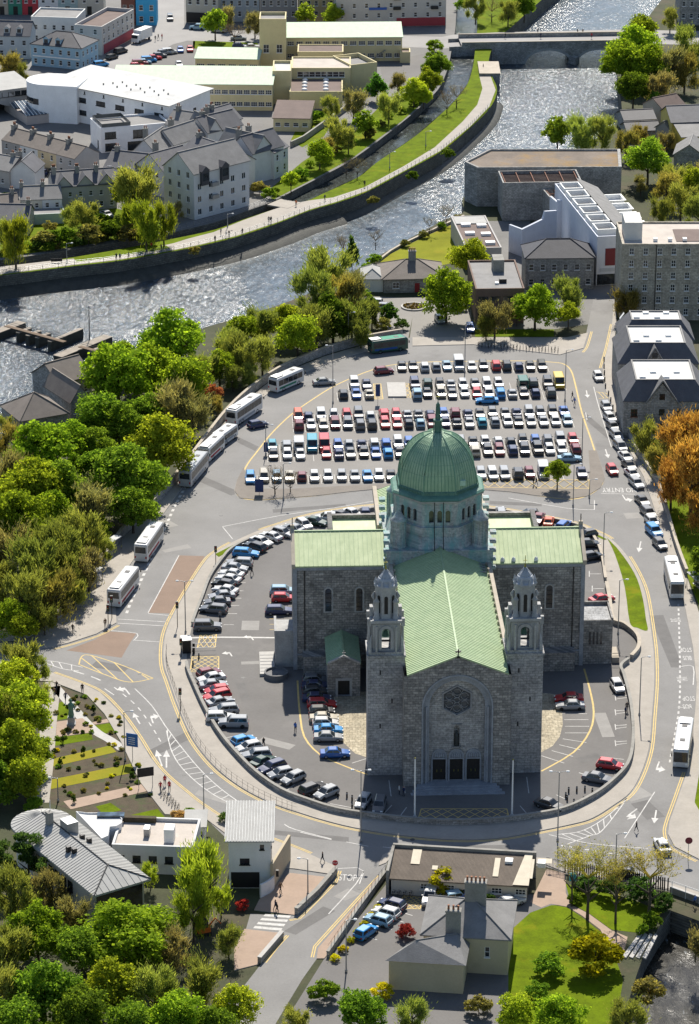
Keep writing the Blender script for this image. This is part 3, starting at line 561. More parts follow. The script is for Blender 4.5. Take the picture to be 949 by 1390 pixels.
# ================================================================== THE CATHEDRAL (local x right, y into the depth, z up)
CA = thing('cathedral', 'grey limestone cathedral with green copper roofs and ribbed dome', 'cathedral', (16.4, 446.4, .15), rad(2.2))
WM = [M['stone'], M['ashlar_dark'], M['glass'], M['copper_pale']]
X, Y, Z = Vector((1, 0, 0)), Vector((0, 1, 0)), Vector((0, 0, 1))
def part(b, name, mats, parent=CA, label=None, kind=None):
    o = b.build(name, mats, parent)
    if label: o['label'] = label
    if kind: o['kind'] = kind
    return o
def ring2d(b, O, U, V, outer, inner, d, mi):
    """raised band between two outlines, d proud"""
    O = Vector(O); nrm = Vector(U).cross(Vector(V))
    b.face2d(O + nrm * d, U, V, outer, [inner], mi, reveal=d + .05)
    n = len(outer)
    for i in range(n):
        p, q = outer[i], outer[(i + 1) % n]
        A = O + U * p[0] + V * p[1]; B_ = O + U * q[0] + V * q[1]
        b.add([A, B_, B_ + nrm * d, A + nrm * d], [(0, 1, 2, 3)], mi)
def lancet(parent, x, y, z, w, h, facing=-1, surround=.28):
    """round-headed window: dressed surround part with its pane and glazing bars"""
    b = MB(); U = X if facing == -1 else -X; V = Z; O = Vector((x, y, z))
    ring2d(b, O, U, V, arch(0, -.2, w + 2 * surround, h + surround + .2), arch(0, 0, w, h), .10, 0)
    s = part(b, 'window', [M['ashlar_fine']], parent)
    g = MB(); n = U.cross(V); g.face2d(O + n * .012, U, V, arch(0, 0, w, h)); part(g, 'pane', [M['glass']], s)
    g = MB()
    for k in range(1, int(h / .8)): g.box(x - w / 2, x + w / 2, y + n.y * .06 - .02, y + n.y * .06 + .02, z + k * .8 - .03, z + k * .8 + .03)
    part(g, 'glazing_bar', [M['black']], s)
# ---- west front: gabled wall with the great arched recess
HW, EV, AP = 8.15, 18.5, 21.65
AW, AS, AD = 10.4, 13.2, 1.1
b = MB()
oa = arch(0, .0, AW, AS + AW / 2, 24)
b.face2d((0, 0, 0), X, Z, [(-HW, 0), (-AW / 2, 0)] + [q for q in oa[::-1]][0:-2] + [(AW / 2, 0), (HW, 0), (HW, EV), (0, AP), (-HW, EV)] if False else [(-HW, -.3), (HW, -.3), (HW, EV), (0, AP), (-HW, EV)], [arch(0, -.25, AW, AS + AW / 2 + .25, 24)], 0, reveal=.45, rmi=1)
b.face2d((-HW, 4.2, 0), -Y, Z, rect(0, -.3, 4.2, EV + .3), (), 0); b.face2d((HW, 0, 0), Y, Z, rect(0, -.3, 4.2, EV + .3), (), 0)
part(b, 'front_wall', WM)
b = MB()
ring2d(b, (0, 0, 0), X, Z, arch(0, 0, AW + .5, AS + AW / 2 + .25, 24), arch(0, 0, AW, AS + AW / 2, 24), .14, 0)
b.face2d((0, .45, 0), X, Z, arch(0, 0, AW + .02, AS + AW / 2, 24), [arch(0, .01, AW - 1.9, AS + AW / 2 - .96, 24)], 0, reveal=.75)
for s in (-1, 1): b.tube([(s * (AW / 2 - .5), .36, 0), (s * (AW / 2 - .5), .36, AS)], .2, 8, 0)
part(b, 'great_arch', [M['ashlar_dark']])
IW = AW - 1.9; yi = 1.2
doors = [(-2.62, 0), (0, 0), (2.62, 0)]
import itertools
hexo = [(2.35 * math.cos(rad(90 + 60 * k)), 13.8 + 2.35 * math.sin(rad(90 + 60 * k))) for k in range(6)]
b = MB()
b.face2d((0, yi, 0), X, Z, arch(0, 0, IW, AS + IW / 2, 24), [rect(u - .98, .35, 1.96, 3.65) for u, _ in doors] + [hexo, arch(0, 6.2, .9, 3.4, 8)], 0, reveal=.5, rmi=1)
part(b, 'recess_wall', [brick_mat('coursed_limestone', (.32, .31, .30), (.42, .405, .385), (.24, .235, .23), .9, .33, .03), M['ashlar_fine']])
for u, _ in doors:
    d = MB(); d.box(u - .98, u - .03, yi + .32, yi + .42, .35, 4.0); d.box(u + .03, u + .98, yi + .32, yi + .42, .35, 4.0); d.box(u - .03, u + .03, yi + .36, yi + .42, .35, 4.0)
    for zz in (1.4, 2.6): d.box(u - .9, u + .9, yi + .29, yi + .32, zz, zz + .09)
    do = part(d, 'door', [M['dark_door']])
    for hx in (-.35, .29): d = MB(); d.box(u + hx, u + hx + .06, yi + .22, yi + .29, 1.7, 2.1); part(d, 'handle', [M['gilt']], do)
    d = MB(); d.box(u - 1.2, u + 1.2, yi - .22, yi + .02, 4.05, 4.3); d.face2d((u, yi - .1, 4.3), X, Z, arch(0, 0, 2.0, 1.25, 10)); ring2d(d, (u, yi - .08, 4.3), X, Z, arch(0, 0, 2.35, 1.45, 10), arch(0, 0, 1.9, 1.2, 10), .12, 0)
    for s in (-1, 1): d.tube([(u + s * 1.15, yi - .12, .3), (u + s * 1.15, yi - .12, 4.05)], .13, 8)
    # carved relief in the tympanum
    rn = random.Random(int(u * 10) + 50)
    for k in range(5): d.lathe([(.16, 0), (.2, .25), (.12, .5), (.12, .62), (.02, .72)], 6, (u - .6 + .3 * k, yi - .12, 4.32 + rn.uniform(0, .08)))
    part(d, 'door_surround', [M['ashlar_dark']])
# rose window tracery
b = MB(); ho = [(2.65 * math.cos(rad(90 + 60 * k)), 13.8 + 2.65 * math.sin(rad(90 + 60 * k))) for k in range(6)]
ring2d(b, (0, yi, 0), X, Z, ho, hexo, .16, 0)
for k in range(6):
    a = rad(60 * k); c = Vector((0, yi + .2, 13.8)); r1, r2 = c + Vector((math.cos(a), 0, math.sin(a))) * .45, c + Vector((math.cos(a), 0, math.sin(a))) * 2.05
    b.tube([r1, r2], .07, 6)
    am = rad(60 * k + 30); cc = c + Vector((math.cos(am), 0, math.sin(am))) * 1.35
    b.tube([cc + Vector((math.cos(t * math.pi / 5), 0, math.sin(t * math.pi / 5))) * .55 for t in range(11)], .07, 6)
b.tube([Vector((.45 * math.cos(t * math.pi / 6), yi + .2, 13.8 + .45 * math.sin(t * math.pi / 6))) for t in range(13)], .08, 6)
rs = part(b, 'rose_window', [mat('rose_tracery', (.25, .25, .255), .8, .3, .8, 4.0)]); g = MB(); g.face2d((0, yi + .4, 0), X, Z, ho); part(g, 'pane', [mat('leaded_glass', (.09, .095, .105), .4, .5, 1.2, 6.0)], rs)
# statue in its niche
b = MB(); b.face2d((0, yi + .5, 0), X, Z, arch(0, 6.2, .95, 3.4, 8)); b.box(-.7, .7, yi - .35, yi + .1, 5.9, 6.2); b.box(-.75, .75, yi - .3, yi + .02, 9.7, 9.95); part(b, 'niche', [M['stone']])
b = MB(); b.lathe([(.3, 0), (.34, .15), (.26, 1.0), (.3, 1.6), (.33, 1.95), (.14, 2.15), (.12, 2.2), (.17, 2.32), (.16, 2.5), (.05, 2.62)], 10, (0, yi + .05, 6.2)); part(b, 'statue', [mat('dark_bronze', (.03, .035, .035), .5, .3, 2.0, 6.0)])
b = MB()
for k in range(4): b.box(-7.2 + .35 * k, 7.2 - .35 * k, -3.2 + .8 * k, 1.2 if k == 3 else -3.2 + .8 * (k + 1) + .05, -.3, .09 * (k + 1) - .0)
part(b, 'front_steps', [M['ashlar_dark']])
b = MB(); b.box(-.09, .09, -.12, .12, AP + .05, AP + 1.25); b.box(-.45, .45, -.1, .1, AP + .72, AP + .92); b.box(-.25, .25, -.25, .25, AP - .1, AP + .12); part(b, 'gable_cross', [M['black']])
# ---- roofs
def gable_roof(x0, x1, y0, y1, ze, zr, along, m, seam, name, over=.15, sw=.07, mats=None, parent=CA):
    """two real slabs with standing seams; along = ridge axis"""
    b = MB(); t = .22
    if along == 'y':
        xm = (x0 + x1) / 2
        for xa, xb in ((x0 - over, xm), (x1 + over, xm)):
            b.add([(xa, y0, ze), (xa, y1, ze), (xb, y1, zr), (xb, y0, zr), (xa, y0, ze - t), (xa, y1, ze - t), (xb, y1, zr - t), (xb, y0, zr - t)], [(0, 3, 2, 1) if xa < xm else (0, 1, 2, 3), (0, 4, 7, 3), (1, 2, 6, 5), (0, 1, 5, 4), (4, 5, 6, 7)])
    else:
        ym = (y0 + y1) / 2
        for ya, yb in ((y0 - over, ym), (y1 + over, ym)):
            b.add([(x0, ya, ze), (x1, ya, ze), (x1, yb, zr), (x0, yb, zr), (x0, ya, ze - t), (x1, ya, ze - t), (x1, yb, zr - t), (x0, yb, zr - t)], [(0, 1, 2, 3) if ya < ym else (0, 3, 2, 1), (0, 4, 5, 1), (0, 3, 7, 4), (1, 5, 6, 2), (4, 7, 6, 5)])
    r = part(b, name, [m], parent)
    if not seam: return r
    b = MB(); h = .07
    if along == 'y':
        n = int((y1 - y0) / seam)
        for k in range(n + 1):
            yy = y0 + (y1 - y0) * k / n
            for xa in (x0 - over, x1 + over):
                sx = 1 if xa < xm else -1
                b.add([(xa, yy - sw / 2, ze), (xa, yy + sw / 2, ze), (xm, yy + sw / 2, zr), (xm, yy - sw / 2, zr), (xa, yy - sw / 2, ze + h), (xa, yy + sw / 2, ze + h), (xm, yy + sw / 2, zr + h), (xm, yy - sw / 2, zr + h)], [(4, 7, 6, 5), (0, 3, 7, 4), (1, 5, 6, 2), (0, 4, 5, 1)])
        b.box(xm - .14, xm + .14, y0, y1, zr - .02, zr + .12)
    else:
        n = int((x1 - x0) / seam)
        for k in range(n + 1):
            xx = x0 + (x1 - x0) * k / n
            for ya in (y0 - over, y1 + over):
                b.add([(xx - sw / 2, ya, ze), (xx + sw / 2, ya, ze), (xx + sw / 2, ym, zr), (xx - sw / 2, ym, zr), (xx - sw / 2, ya, ze + h), (xx + sw / 2, ya, ze + h), (xx + sw / 2, ym, zr + h), (xx - sw / 2, ym, zr + h)], [(4, 5, 6, 7), (0, 4, 7, 3), (1, 2, 6, 5), (0, 1, 5, 4)])
        b.box(x0, x1, ym - .14, ym + .14, zr - .02, zr + .12)
    q = part(b, 'standing_seams', [M['copper_seam']], r); q['kind'] = 'stuff'
    return r
gable_roof(-7.55, 7.55, -.12, 44.6, 18.75, 21.85, 'y', M['copper_nave'], .62, 'nave_roof', sw=.16)
for s in (-1, 1):
    b = MB(); b.face2d((s * 7.5, 44, 0) if s < 0 else (7.5, 4.2, 0), -Y if s < 0 else Y, Z, rect(0, -.3, 39.8, 18.9), [arch(6 + 7 * k, 12.6, 1.1, 3.6, 8) for k in range(5)], 0, reveal=.3, rmi=1)
    nw = part(b, 'nave_wall', WM)
    for k in range(5): b = MB(); b.face2d((s * 7.15, 44, 0) if s < 0 else (7.15, 4.2, 0), -Y if s < 0 else Y, Z, rect(5.2 + 7 * k, 12.4, 1.6, 4)); part(b, 'clerestory_window', [M['glass']], nw)
for s in (-1, 1):
    b = MB(); b.box(s * 8.05 - .3, s * 8.05 + .3, 9.7, 43.3, 18.2, 19.25); nc = part(b, 'nave_coping', [M['coping']])
    for k in range(14): b = MB(); b.box(s * 7.55 - .12, s * 7.55 + .12, 11 + k * 2.4, 11.25 + k * 2.4, 18.6, 19.4); part(b, 'coping_block', [M['coping']], nc)
# side aisles under lean-to copper
for s in (-1, 1):
    b = MB(); x0, x1 = (s * 7.5, s * 11.2); xa, xb = min(x0, x1), max(x0, x1)
    b.box(xa, xb, 9.6, 43.95, -.3, 9.5); part(b, 'aisle_wall', WM)
    b = MB(); b.add([(s * 11.4, 9.6, 9.55), (s * 11.4, 43.9, 9.55), (s * 7.5, 43.9, 11.3), (s * 7.5, 9.6, 11.3)], [(0, 1, 2, 3) if s > 0 else (0, 3, 2, 1)]); part(b, 'aisle_roof', [M['copper_pale']])
# transepts
TX, T0, T1 = 23.9, 44.0, 58.6
b = MB(); b.box(-TX, TX, T0, T1, -.3, 18.3)
for s in (-1, 1): b.face2d((s * TX, T1, 0) if s < 0 else (TX, T0, 0), -Y if s < 0 else Y, Z, [(0, 18.3), (T1 - T0, 18.3), ((T1 - T0) / 2, 21.6)])
part(b, 'transept_wall', WM)
for s in (-1, 1):
    b = MB(); b.box(s * TX - .55 if s > 0 else s * TX - .12, s * TX + .12 if s > 0 else s * TX + .55, T0 - .14, T0 + .6, -.3, 18.2); part(b, 'corner_pilaster', [M['ashlar_dark']])
    b = MB(); b.box(s * 22.1 - .09, s * 22.1 + .09, T0 - .06, T0 + .1, .2, 18.1); part(b, 'downpipe', [M['black']])
    b = MB(); b.box(min(s * 9.0, s * TX), max(s * 9.0, s * TX), T0 - .1, T0 + .05, 17.75, 18.35); part(b, 'eaves_cornice', [M['ashlar_dark']])
    b = MB(); b.box(min(s * 8.8, s * TX), max(s * 8.8, s * TX), T0 - .16, T0 + .05, 2.6, 2.85); part(b, 'string_course', [M['ashlar_dark']])
for s in (-1, 1):
    gable_roof(min(s * 8.6, s * (TX - .3)), max(s * 8.6, s * (TX - .3)), T0 - .05, T1 + .05, 18.55, 21.75, 'x', M['copper_pale'], .72, 'transept_roof')
    b = MB(); t = (T0 + T1) / 2
    for ya in (T0 - .35, T1 + .35):
        q = [(s * TX - .3, ya, 18.2), (s * TX + .3, ya, 18.2), (s * TX + .3, t, 21.7), (s * TX - .3, t, 21.7)]
        b.add(q + [(p[0], p[1], p[2] + .75) for p in q], [(0, 1, 5, 4), (1, 2, 6, 5), (2, 3, 7, 6), (3, 0, 4, 7), (4, 5, 6, 7), (0, 3, 2, 1)])
    b.box(s * TX - .32, s * TX + .32, t - .3, t + .3, 21.5, 22.9)
    part(b, 'gable_coping', [M['coping']])
    b = MB(); b.box(s * TX - .07, s * TX + .07, t - .08, t + .08, 22.85, 24.2); b.box(s * TX - .06, s * TX + .06, t - .35, t + .35, 23.5, 23.66); part(b, 'gable_cross', [M['black']])
    for u in (18.2, 13.1): lancet(CA, s * u, T0 - .01, 10.4, 1.05, 4.1)
    b = MB(); b.box(min(s * 22.4, s * 17.2), max(s * 22.4, s * 17.2), 41.6, 44.0, -.3, 3.2); b.box(min(s * 22.5, s * 17.1), max(s * 22.5, s * 17.1), 41.5, 44.02, 3.2, 3.4); part(b, 'side_chapel', WM)
for x in (10.4, 12.2, 15.9):      # small skylight domes at the right transept's eave
    b = MB(); b.lathe([(.42, 0), (.42, .25), (.25, .6), (0.02, .75)], 4, (x, T0 + .35, 18.75), sm=False, phase=.4); part(b, 'roof_light', [M['white_paint']])
for k in range(4):
    b = MB(); b.box(6.0 - .02 * k, 7.3, 38.5 + 1.1 * k, 38.8 + 1.1 * k, 18.9, 19.35); part(b, 'roof_vent', [M['grey_metal']])
# porches in the angles
for s in (-1,):
    x0, x1 = sorted((s * 13.4, s * 18.7)); xm = (x0 + x1) / 2
    b = MB(); b.face2d((0, 33.2, 0), X, Z, [(x0, -.3), (x1, -.3), (x1, 5.7), (xm, 7.0), (x0, 5.7)], [rect(xm - .95, .1, 1.9, 2.7)], 0, reveal=.5, rmi=1)
    b.face2d((x0, 44, 0), -Y, Z, rect(0, -.3, 10.8, 6.0)); b.face2d((x1, 33.2, 0), Y, Z, rect(0, -.3, 10.8, 6.0)); pw = part(b, 'porch', WM)
    b = MB(); b.box(xm - .95, xm + .95, 33.62, 33.7, .1, 2.8); part(b, 'porch_door', [M['dark_door']], pw)
    b = MB(); ring2d(b, (0, 33.2, 0), X, Z, rect(xm - 1.35, -.3, 2.7, 3.5), rect(xm - .96, .0, 1.92, 2.81), .12, 0); part(b, 'door_surround', [M['ashlar_fine']], pw)
    b = MB()
    for xa in (x0, x1):
        q = [(xa, 33.0, 5.75), (xm, 33.0, 7.05), (xm, 33.45, 7.05), (xa, 33.45, 5.75)]; b.add(q + [(p[0], p[1], p[2] + .3) for p in q], [(0, 1, 5, 4), (2, 3, 7, 6), (4, 5, 6, 7), (3, 0, 4, 7)])
    part(b, 'gable_coping', [M['ashlar_fine']], pw)
    b = MB(); b.box(xm - .05, xm + .05, 33.15, 33.25, 7.2, 8.1); b.box(xm - .3, xm + .3, 33.16, 33.24, 7.65, 7.77); part(b, 'gable_cross', [M['ashlar_fine']], pw)
    gable_roof(x0, x1, 33.46, 43.95, 5.7, 7.0, 'y', M['copper_dark'], .6, 'porch_roof')
# ---- front towers
def tower(cx, name):
    c = Vector((cx, 6.85, 0)); h = 2.8
    b = MB(); b.box(cx - h, cx + h, 4.05, 9.65, -.3, 19.9); b.box(cx - h - .18, cx + h + .18, 3.87, 9.83, 19.9, 20.25); b.box(cx - h + .1, cx + h - .1, 4.15, 9.55, 20.25, 20.7)
    for zz, xx in ((17.0, -.9), (12.2, .9), (8.0, -.9)): b.box(cx + xx - .01, cx + xx + .01, 4.0, 4.06, zz, zz)
    t = part(b, name, [brick_mat('tower_limestone', (.30, .30, .305), (.42, .41, .40), (.22, .22, .222), .9, .42, .03), M['ashlar_fine']])
    for zz, xx in ((17.0, -.9), (12.2, .9), (8.0, -.9)):
        g = MB(); g.box(cx + xx - .11, cx + xx + .11, 4.02, 4.06, zz, zz + .75); part(g, 'slit_window', [M['black']], t)
    # belfry with through arches
    b = MB(); r = 2.05
    for U, O in ((X, (cx, c.y - r, 20.7)), (-X, (cx, c.y + r, 20.7)), (Y, (cx + r, c.y, 20.7)), (-Y, (cx - r, c.y, 20.7))):
        b.face2d(O, U, Z, rect(-r, 0, 2 * r, 4.6), [arch(0, .25, 1.35, 3.4, 8)], 0, reveal=.55)
        ring2d(b, O, U, Z, arch(0, .05, 2.3, 4.1, 8), arch(0, .25, 1.36, 3.41, 8), .16, 0)
    b.box(cx - r, cx + r, c.y - r, c.y + r, 25.0, 25.3); b.box(cx - r - .35, cx + r + .35, c.y - r - .35, c.y + r + .35, 25.3, 25.75)
    for sx in (-1, 1):
        for sy in (-1, 1):
            for ox, oy in ((.5, -.55), (-.55, .5)):
                b.tube([(cx + sx * (r + ox), c.y + sy * (r + oy), 20.7), (cx + sx * (r + ox), c.y + sy * (r + oy), 24.9)], .17, 8)
            b.box(cx + sx * (r + .5) - .3, cx + sx * (r + .5) + .3, c.y + sy * (r - .55) - .3, c.y + sy * (r - .55) + .3, 24.6, 25.85)
            b.tube([(cx + sx * (r + .45), c.y + sy * (r + .45), 20.7), (cx + sx * (r + .35), c.y + sy * (r + .35), 22.3), (cx + sx * (r + .2), c.y + sy * (r + .2), 23.4)], [.3, .22, .05], 6)
    part(b, 'belfry', [M['ashlar_fine']], t)
    g = MB(); g.lathe([(.55, 0), (.5, .15), (.38, .55), (.3, .8), (.06, .9)], 12, (cx, c.y, 22.3)); g.tube([(cx - 1.2, c.y, 23.3), (cx + 1.2, c.y, 23.3)], .07, 6); part(g, 'bell', [M['copper_trim']], t)
    # lantern octagon with corner pinnacles
    b = MB(); R8 = 1.55 / math.cos(rad(22.5))
    b.lathe([(R8, 0), (R8, .55), (R8 * .97, .6), (R8 * .97, 4.7), (R8 * 1.1, 4.8), (R8 * 1.1, 5.1)], 8, (cx, c.y, 25.75), rad(22.5), sm=False)
    for sx in (-1, 1):
        for sy in (-1, 1):
            b.lathe([(.5, 0), (.5, .3), (.38, .4), (.38, 2.6), (.5, 2.75), (.28, 3.1), (.12, 3.4), (.16, 3.55), (0.02, 3.9)], 8, (cx + sx * 1.45, c.y + sy * 1.45, 25.75))
    b.box(cx - 2.45, cx - 1.95, c.y - .6, c.y + .6, 25.75, 27.3); b.box(cx + 1.95, cx + 2.45, c.y - .6, c.y + .6, 25.75, 27.3)
    for sx in (-1, 1): b.tube([(cx + sx * 1.7, c.y, 28.2), (cx + sx * 1.9, c.y, 28.9), (cx + sx * 1.7, c.y, 29.6)], [.15, .35, .1], 6)
    ln = part(b, 'lantern', [M['ashlar_fine']], t)
    for k in range(8):
        a = rad(45 * k); U = Vector((-math.sin(a), math.cos(a), 0)); n_ = Vector((math.cos(a), math.sin(a), 0))
        g = MB(); g.face2d(Vector((cx, c.y, 26.5)) + n_ * 1.525, U, Z, arch(0, 0, .55, 2.9, 6)); part(g, 'lantern_opening_shade', [M['black']], t)  # black panel paints an opening's dark inside onto the solid face
    b = MB(); b.lathe([(1.72, 0), (1.78, .2), (1.5, .35), (1.28, .75), (1.36, .85), (1.2, 1.2), (.95, 1.35), (.98, 1.45), (.72, 1.8), (.4, 2.15), (.2, 2.3), (.14, 2.5)], 10, (cx, c.y, 30.75), sm=False); [b.lathe([(.3, 0), (.34, .2), (.16, .5), (.2, .6), (.03, 1.0)], 6, (cx + 1.62 * math.cos(rad(22.5 + 45 * k)), c.y + 1.62 * math.sin(rad(22.5 + 45 * k)), 30.8)) for k in range(8)]; [b.tube([(cx + 1.3 * math.cos(rad(45 * k)), c.y + 1.3 * math.sin(rad(45 * k)), 31.3), (cx + .9 * math.cos(rad(45 * k)), c.y + .9 * math.sin(rad(45 * k)), 32.2), (cx + .15 * math.cos(rad(45 * k)), c.y + .15 * math.sin(rad(45 * k)), 33.2)], .1, 5) for k in range(8)]; part(b, 'cap_dome', [mat('grey_lead_stone', (.36, .38, .41), .7, .2, .8, 4.0)], t)
    b = MB(); b.lathe([(.22, 0), (.1, .2), (.16, .35), (.06, .6), (.05, 1.7)], 8, (cx, c.y, 33.3)); b.box(cx - .28, cx + .28, c.y - .03, c.y + .03, 34.35, 34.43); b.box(cx - .04, cx + .04, c.y - .03, c.y + .03, 34.0, 35.2); part(b, 'finial', [M['gilt']], t)
    return t
tower(-10.65, 'bell_tower'); tower(10.5, 'bell_tower')
# ---- crossing, drum and dome
CY0 = 51.3; cc = (0, CY0, 0)
def oct_(ap): return ap / math.cos(rad(22.5))
drum_stone = brick_mat('stained_limestone', (.34, .36, .365), (.43, .44, .44), (.27, .285, .29), 1.0, .45, .02)
# copper-stained tint in streaks on the drum stone
nt_ = drum_stone.node_tree; bs = nt_.nodes['Principled BSDF']; src = bs.inputs['Base Color'].links[0].from_socket
tc_ = N(nt_, 'ShaderNodeTexCoord'); mp_ = N(nt_, 'ShaderNodeMapping'); mp_.inputs['Scale'].default_value = (.9, .9, .18); L(nt_, tc_.outputs['Object'], mp_.inputs[0])
ns_ = N(nt_, 'ShaderNodeTexNoise', Scale=.8, Detail=5.0, Roughness=.65); L(nt_, mp_.outputs[0], ns_.inputs['Vector'])
L(nt_, mixc(nt_, ramp(nt_, ns_.outputs[0], [(.42, 0.0), (.66, .85)]), src, (.16, .36, .35, 1)), bs.inputs['Base Color'])
DS = [drum_stone, M['ashlar_fine'], M['copper_trim']]
b = MB(); b.box(-8.7, 8.7, CY0 - 8.6, CY0 + 8.6, 17.5, 21.2); b.box(-8.85, 8.85, CY0 - 8.75, CY0 + 8.75, 21.2, 21.5)
b.lathe([(oct_(8.3), 21.5), (oct_(8.3), 21.6), (oct_(7.5), 23.4), (oct_(7.5), 25.0)], 8, cc, rad(22.5), sm=False)
part(b, 'crossing_base', DS)
for sx in (-1, 1):
    for sy in (-1, 1):
        b = MB(); p = (sx * 6.7, CY0 + sy * 6.6, 21.3)
        b.lathe([(1.35, 0), (1.35, .5), (1.15, .6), (1.15, 4.6), (1.35, 4.75), (1.35, 5.0), (.95, 5.35), (.5, 6.2), (.14, 6.7), (.2, 6.9), (.03, 7.4)], 10, p)
        for k in range(10): b.tube([(p[0] + 1.2 * math.cos(k * .628), p[1] + 1.2 * math.sin(k * .628), 21.9), (p[0] + 1.2 * math.cos(k * .628), p[1] + 1.2 * math.sin(k * .628), 25.8)], .1, 5)
        part(b, 'corner_turret', DS)
        for k in range(5): b = MB(); b.box(sx * 8.7 - .5 + (0 if sx < 0 else 0), sx * 8.7 + .5, CY0 + sy * (8.0 - k * .1) - .7, CY0 + sy * (8.0 - k * .1) + .7, 18 + k * 1.5, 18.45 + k * 1.5); part(b, 'buttress_step', DS)
b = MB()
b.lathe([(oct_(7.35), 24.2), (oct_(7.35), 24.6), (oct_(7.05), 24.75), (oct_(7.05), 25.2)], 8, cc, rad(22.5), sm=False, cap=False)
side = 2 * 7.0 * math.tan(rad(22.5))
for k in range(8):
    a = rad(45 * k); U = Vector((-math.sin(a), math.cos(a), 0)); n_ = Vector((math.cos(a), math.sin(a), 0))
    b.face2d(Vector(cc) + n_ * 7.0, U, Z, rect(-side / 2, 24.9, side, 4.2), [arch(u, 25.7, .78, 2.1, 6) for u in (-1.35, 0, 1.35)], 0, reveal=.35, rmi=1)
b.lathe([(oct_(7.0), 29.0), (oct_(7.45), 29.25), (oct_(7.45), 29.5), (oct_(7.0), 29.6)], 8, cc, rad(22.5), mi=1, sm=False)
drum = part(b, 'drum', DS)
for k in range(8):
    a = rad(45 * k); U = Vector((-math.sin(a), math.cos(a), 0)); n_ = Vector((math.cos(a), math.sin(a), 0))
    for u in (-1.35, 0, 1.35):
        g = MB(); g.face2d(Vector(cc) + n_ * 6.7, U, Z, rect(u - .45, 25.6, .9, 2.3)); part(g, 'drum_window', [M['glass']], drum)
b = MB(); b.lathe([(oct_(7.55), 29.6), (oct_(7.6), 29.7), (oct_(7.3), 30.0), (oct_(6.6), 30.25), (oct_(6.5), 30.7), (oct_(6.35), 30.8)], 8, cc, rad(22.5), sm=False, cap=False); part(b, 'dome_gutter', [M['copper_trim']])
prof = [(6.3 * math.cos(t) ** .92 if t < 1.5 else .0, 30.5 + 8.5 * math.sin(t)) for t in [k * math.pi / 2 / 14 for k in range(14)]]
prof = [(max(r, .95), z) for r, z in prof]
b = MB(); b.lathe([(oct_(r), z) for r, z in prof], 8, cc, rad(22.5), sm=False); dome = part(b, 'dome', [M['copper_dark']], label='ribbed green copper dome')
b = MB(); E8 = [[Vector((oct_(r) * math.cos(rad(22.5 + 45 * k)), CY0 + oct_(r) * math.sin(rad(22.5 + 45 * k)), z)) for r, z in prof] for k in range(8)]
for k in range(8):
    e0, e1 = E8[k], E8[(k + 1) % 8]
    b.tube(e0, .14, 5, 0, False)
    for j in range(1, 9):
        pts = []
        for i in range(len(prof)):
            p = e0[i].lerp(e1[i], j / 9)
            if (e1[i] - e0[i]).length / 9 > .16 or j in (3, 6): pts.append(p)
        if len(pts) > 1: b.tube(pts, .055, 4, 0, False)
    for i in (3, 5, 7, 9): b.tube([e0[i], e1[i]], .025, 4, 0, False)
q = part(b, 'dome_seams', [mat('dome_seam_copper', (.15, .28, .19), .6)], dome); q['kind'] = 'stuff'
b = MB(); 
for k in range(8):
    a = rad(45 * k); n_ = Vector((math.cos(a), math.sin(a), 0)); U = Vector((-math.sin(a), math.cos(a), 0))
    for j in range(-7, 8): p = Vector(cc) + n_ * 6.62 + U * (j * .35); b.tube([p + Z * 30.3, p + Z * 30.8], .05, 4)
q = part(b, 'dome_cresting', [M['copper_trim']], dome); q['kind'] = 'stuff'
b = MB(); b.box(3.35, 4.25, CY0 - 5.52, CY0 - 5.0, 31.5, 32.4); part(b, 'roof_hatch', [mat('pale_patch', (.36, .52, .42), .6)], dome)
b = MB(); b.lathe([(1.05, 0), (1.05, .3), (.62, .4), (.56, 2.2), (.78, 2.35), (.78, 2.5), (.38, 2.65), (.30, 4.2), (.24, 5.2), (.12, 5.4), (.06, 5.6), (.045, 6.3)], 8, (0, CY0, 38.6), rad(22.5), sm=False)
for k in range(8):
    a = rad(45 * k); b.tube([(.7 * math.cos(a), CY0 + .7 * math.sin(a), 39.0), (.7 * math.cos(a), CY0 + .7 * math.sin(a), 40.9)], .07, 5)
    b.tube([(.4 * math.cos(a), CY0 + .4 * math.sin(a), 41.2), (.28 * math.cos(a), CY0 + .28 * math.sin(a), 43.8)], .045, 5)
part(b, 'dome_lantern', [M['copper_trim']], dome)
b = MB(); b.box(-.05, .05, CY0 - .04, CY0 + .04, 44.2, 45.6); b.box(-.3, .3, CY0 - .035, CY0 + .035, 44.95, 45.08); part(b, 'dome_cross', [M['gilt']], dome)
for x in (-.9, .55):
    b = MB(); b.tube([(x, CY0 - 7.5, 29.4), (x, CY0 - 7.6, 25.0), (x, CY0 - 8.7, 23.0), (x, CY0 - 8.78, 21.4)], .07, 5); part(b, 'downpipe', [M['black']])
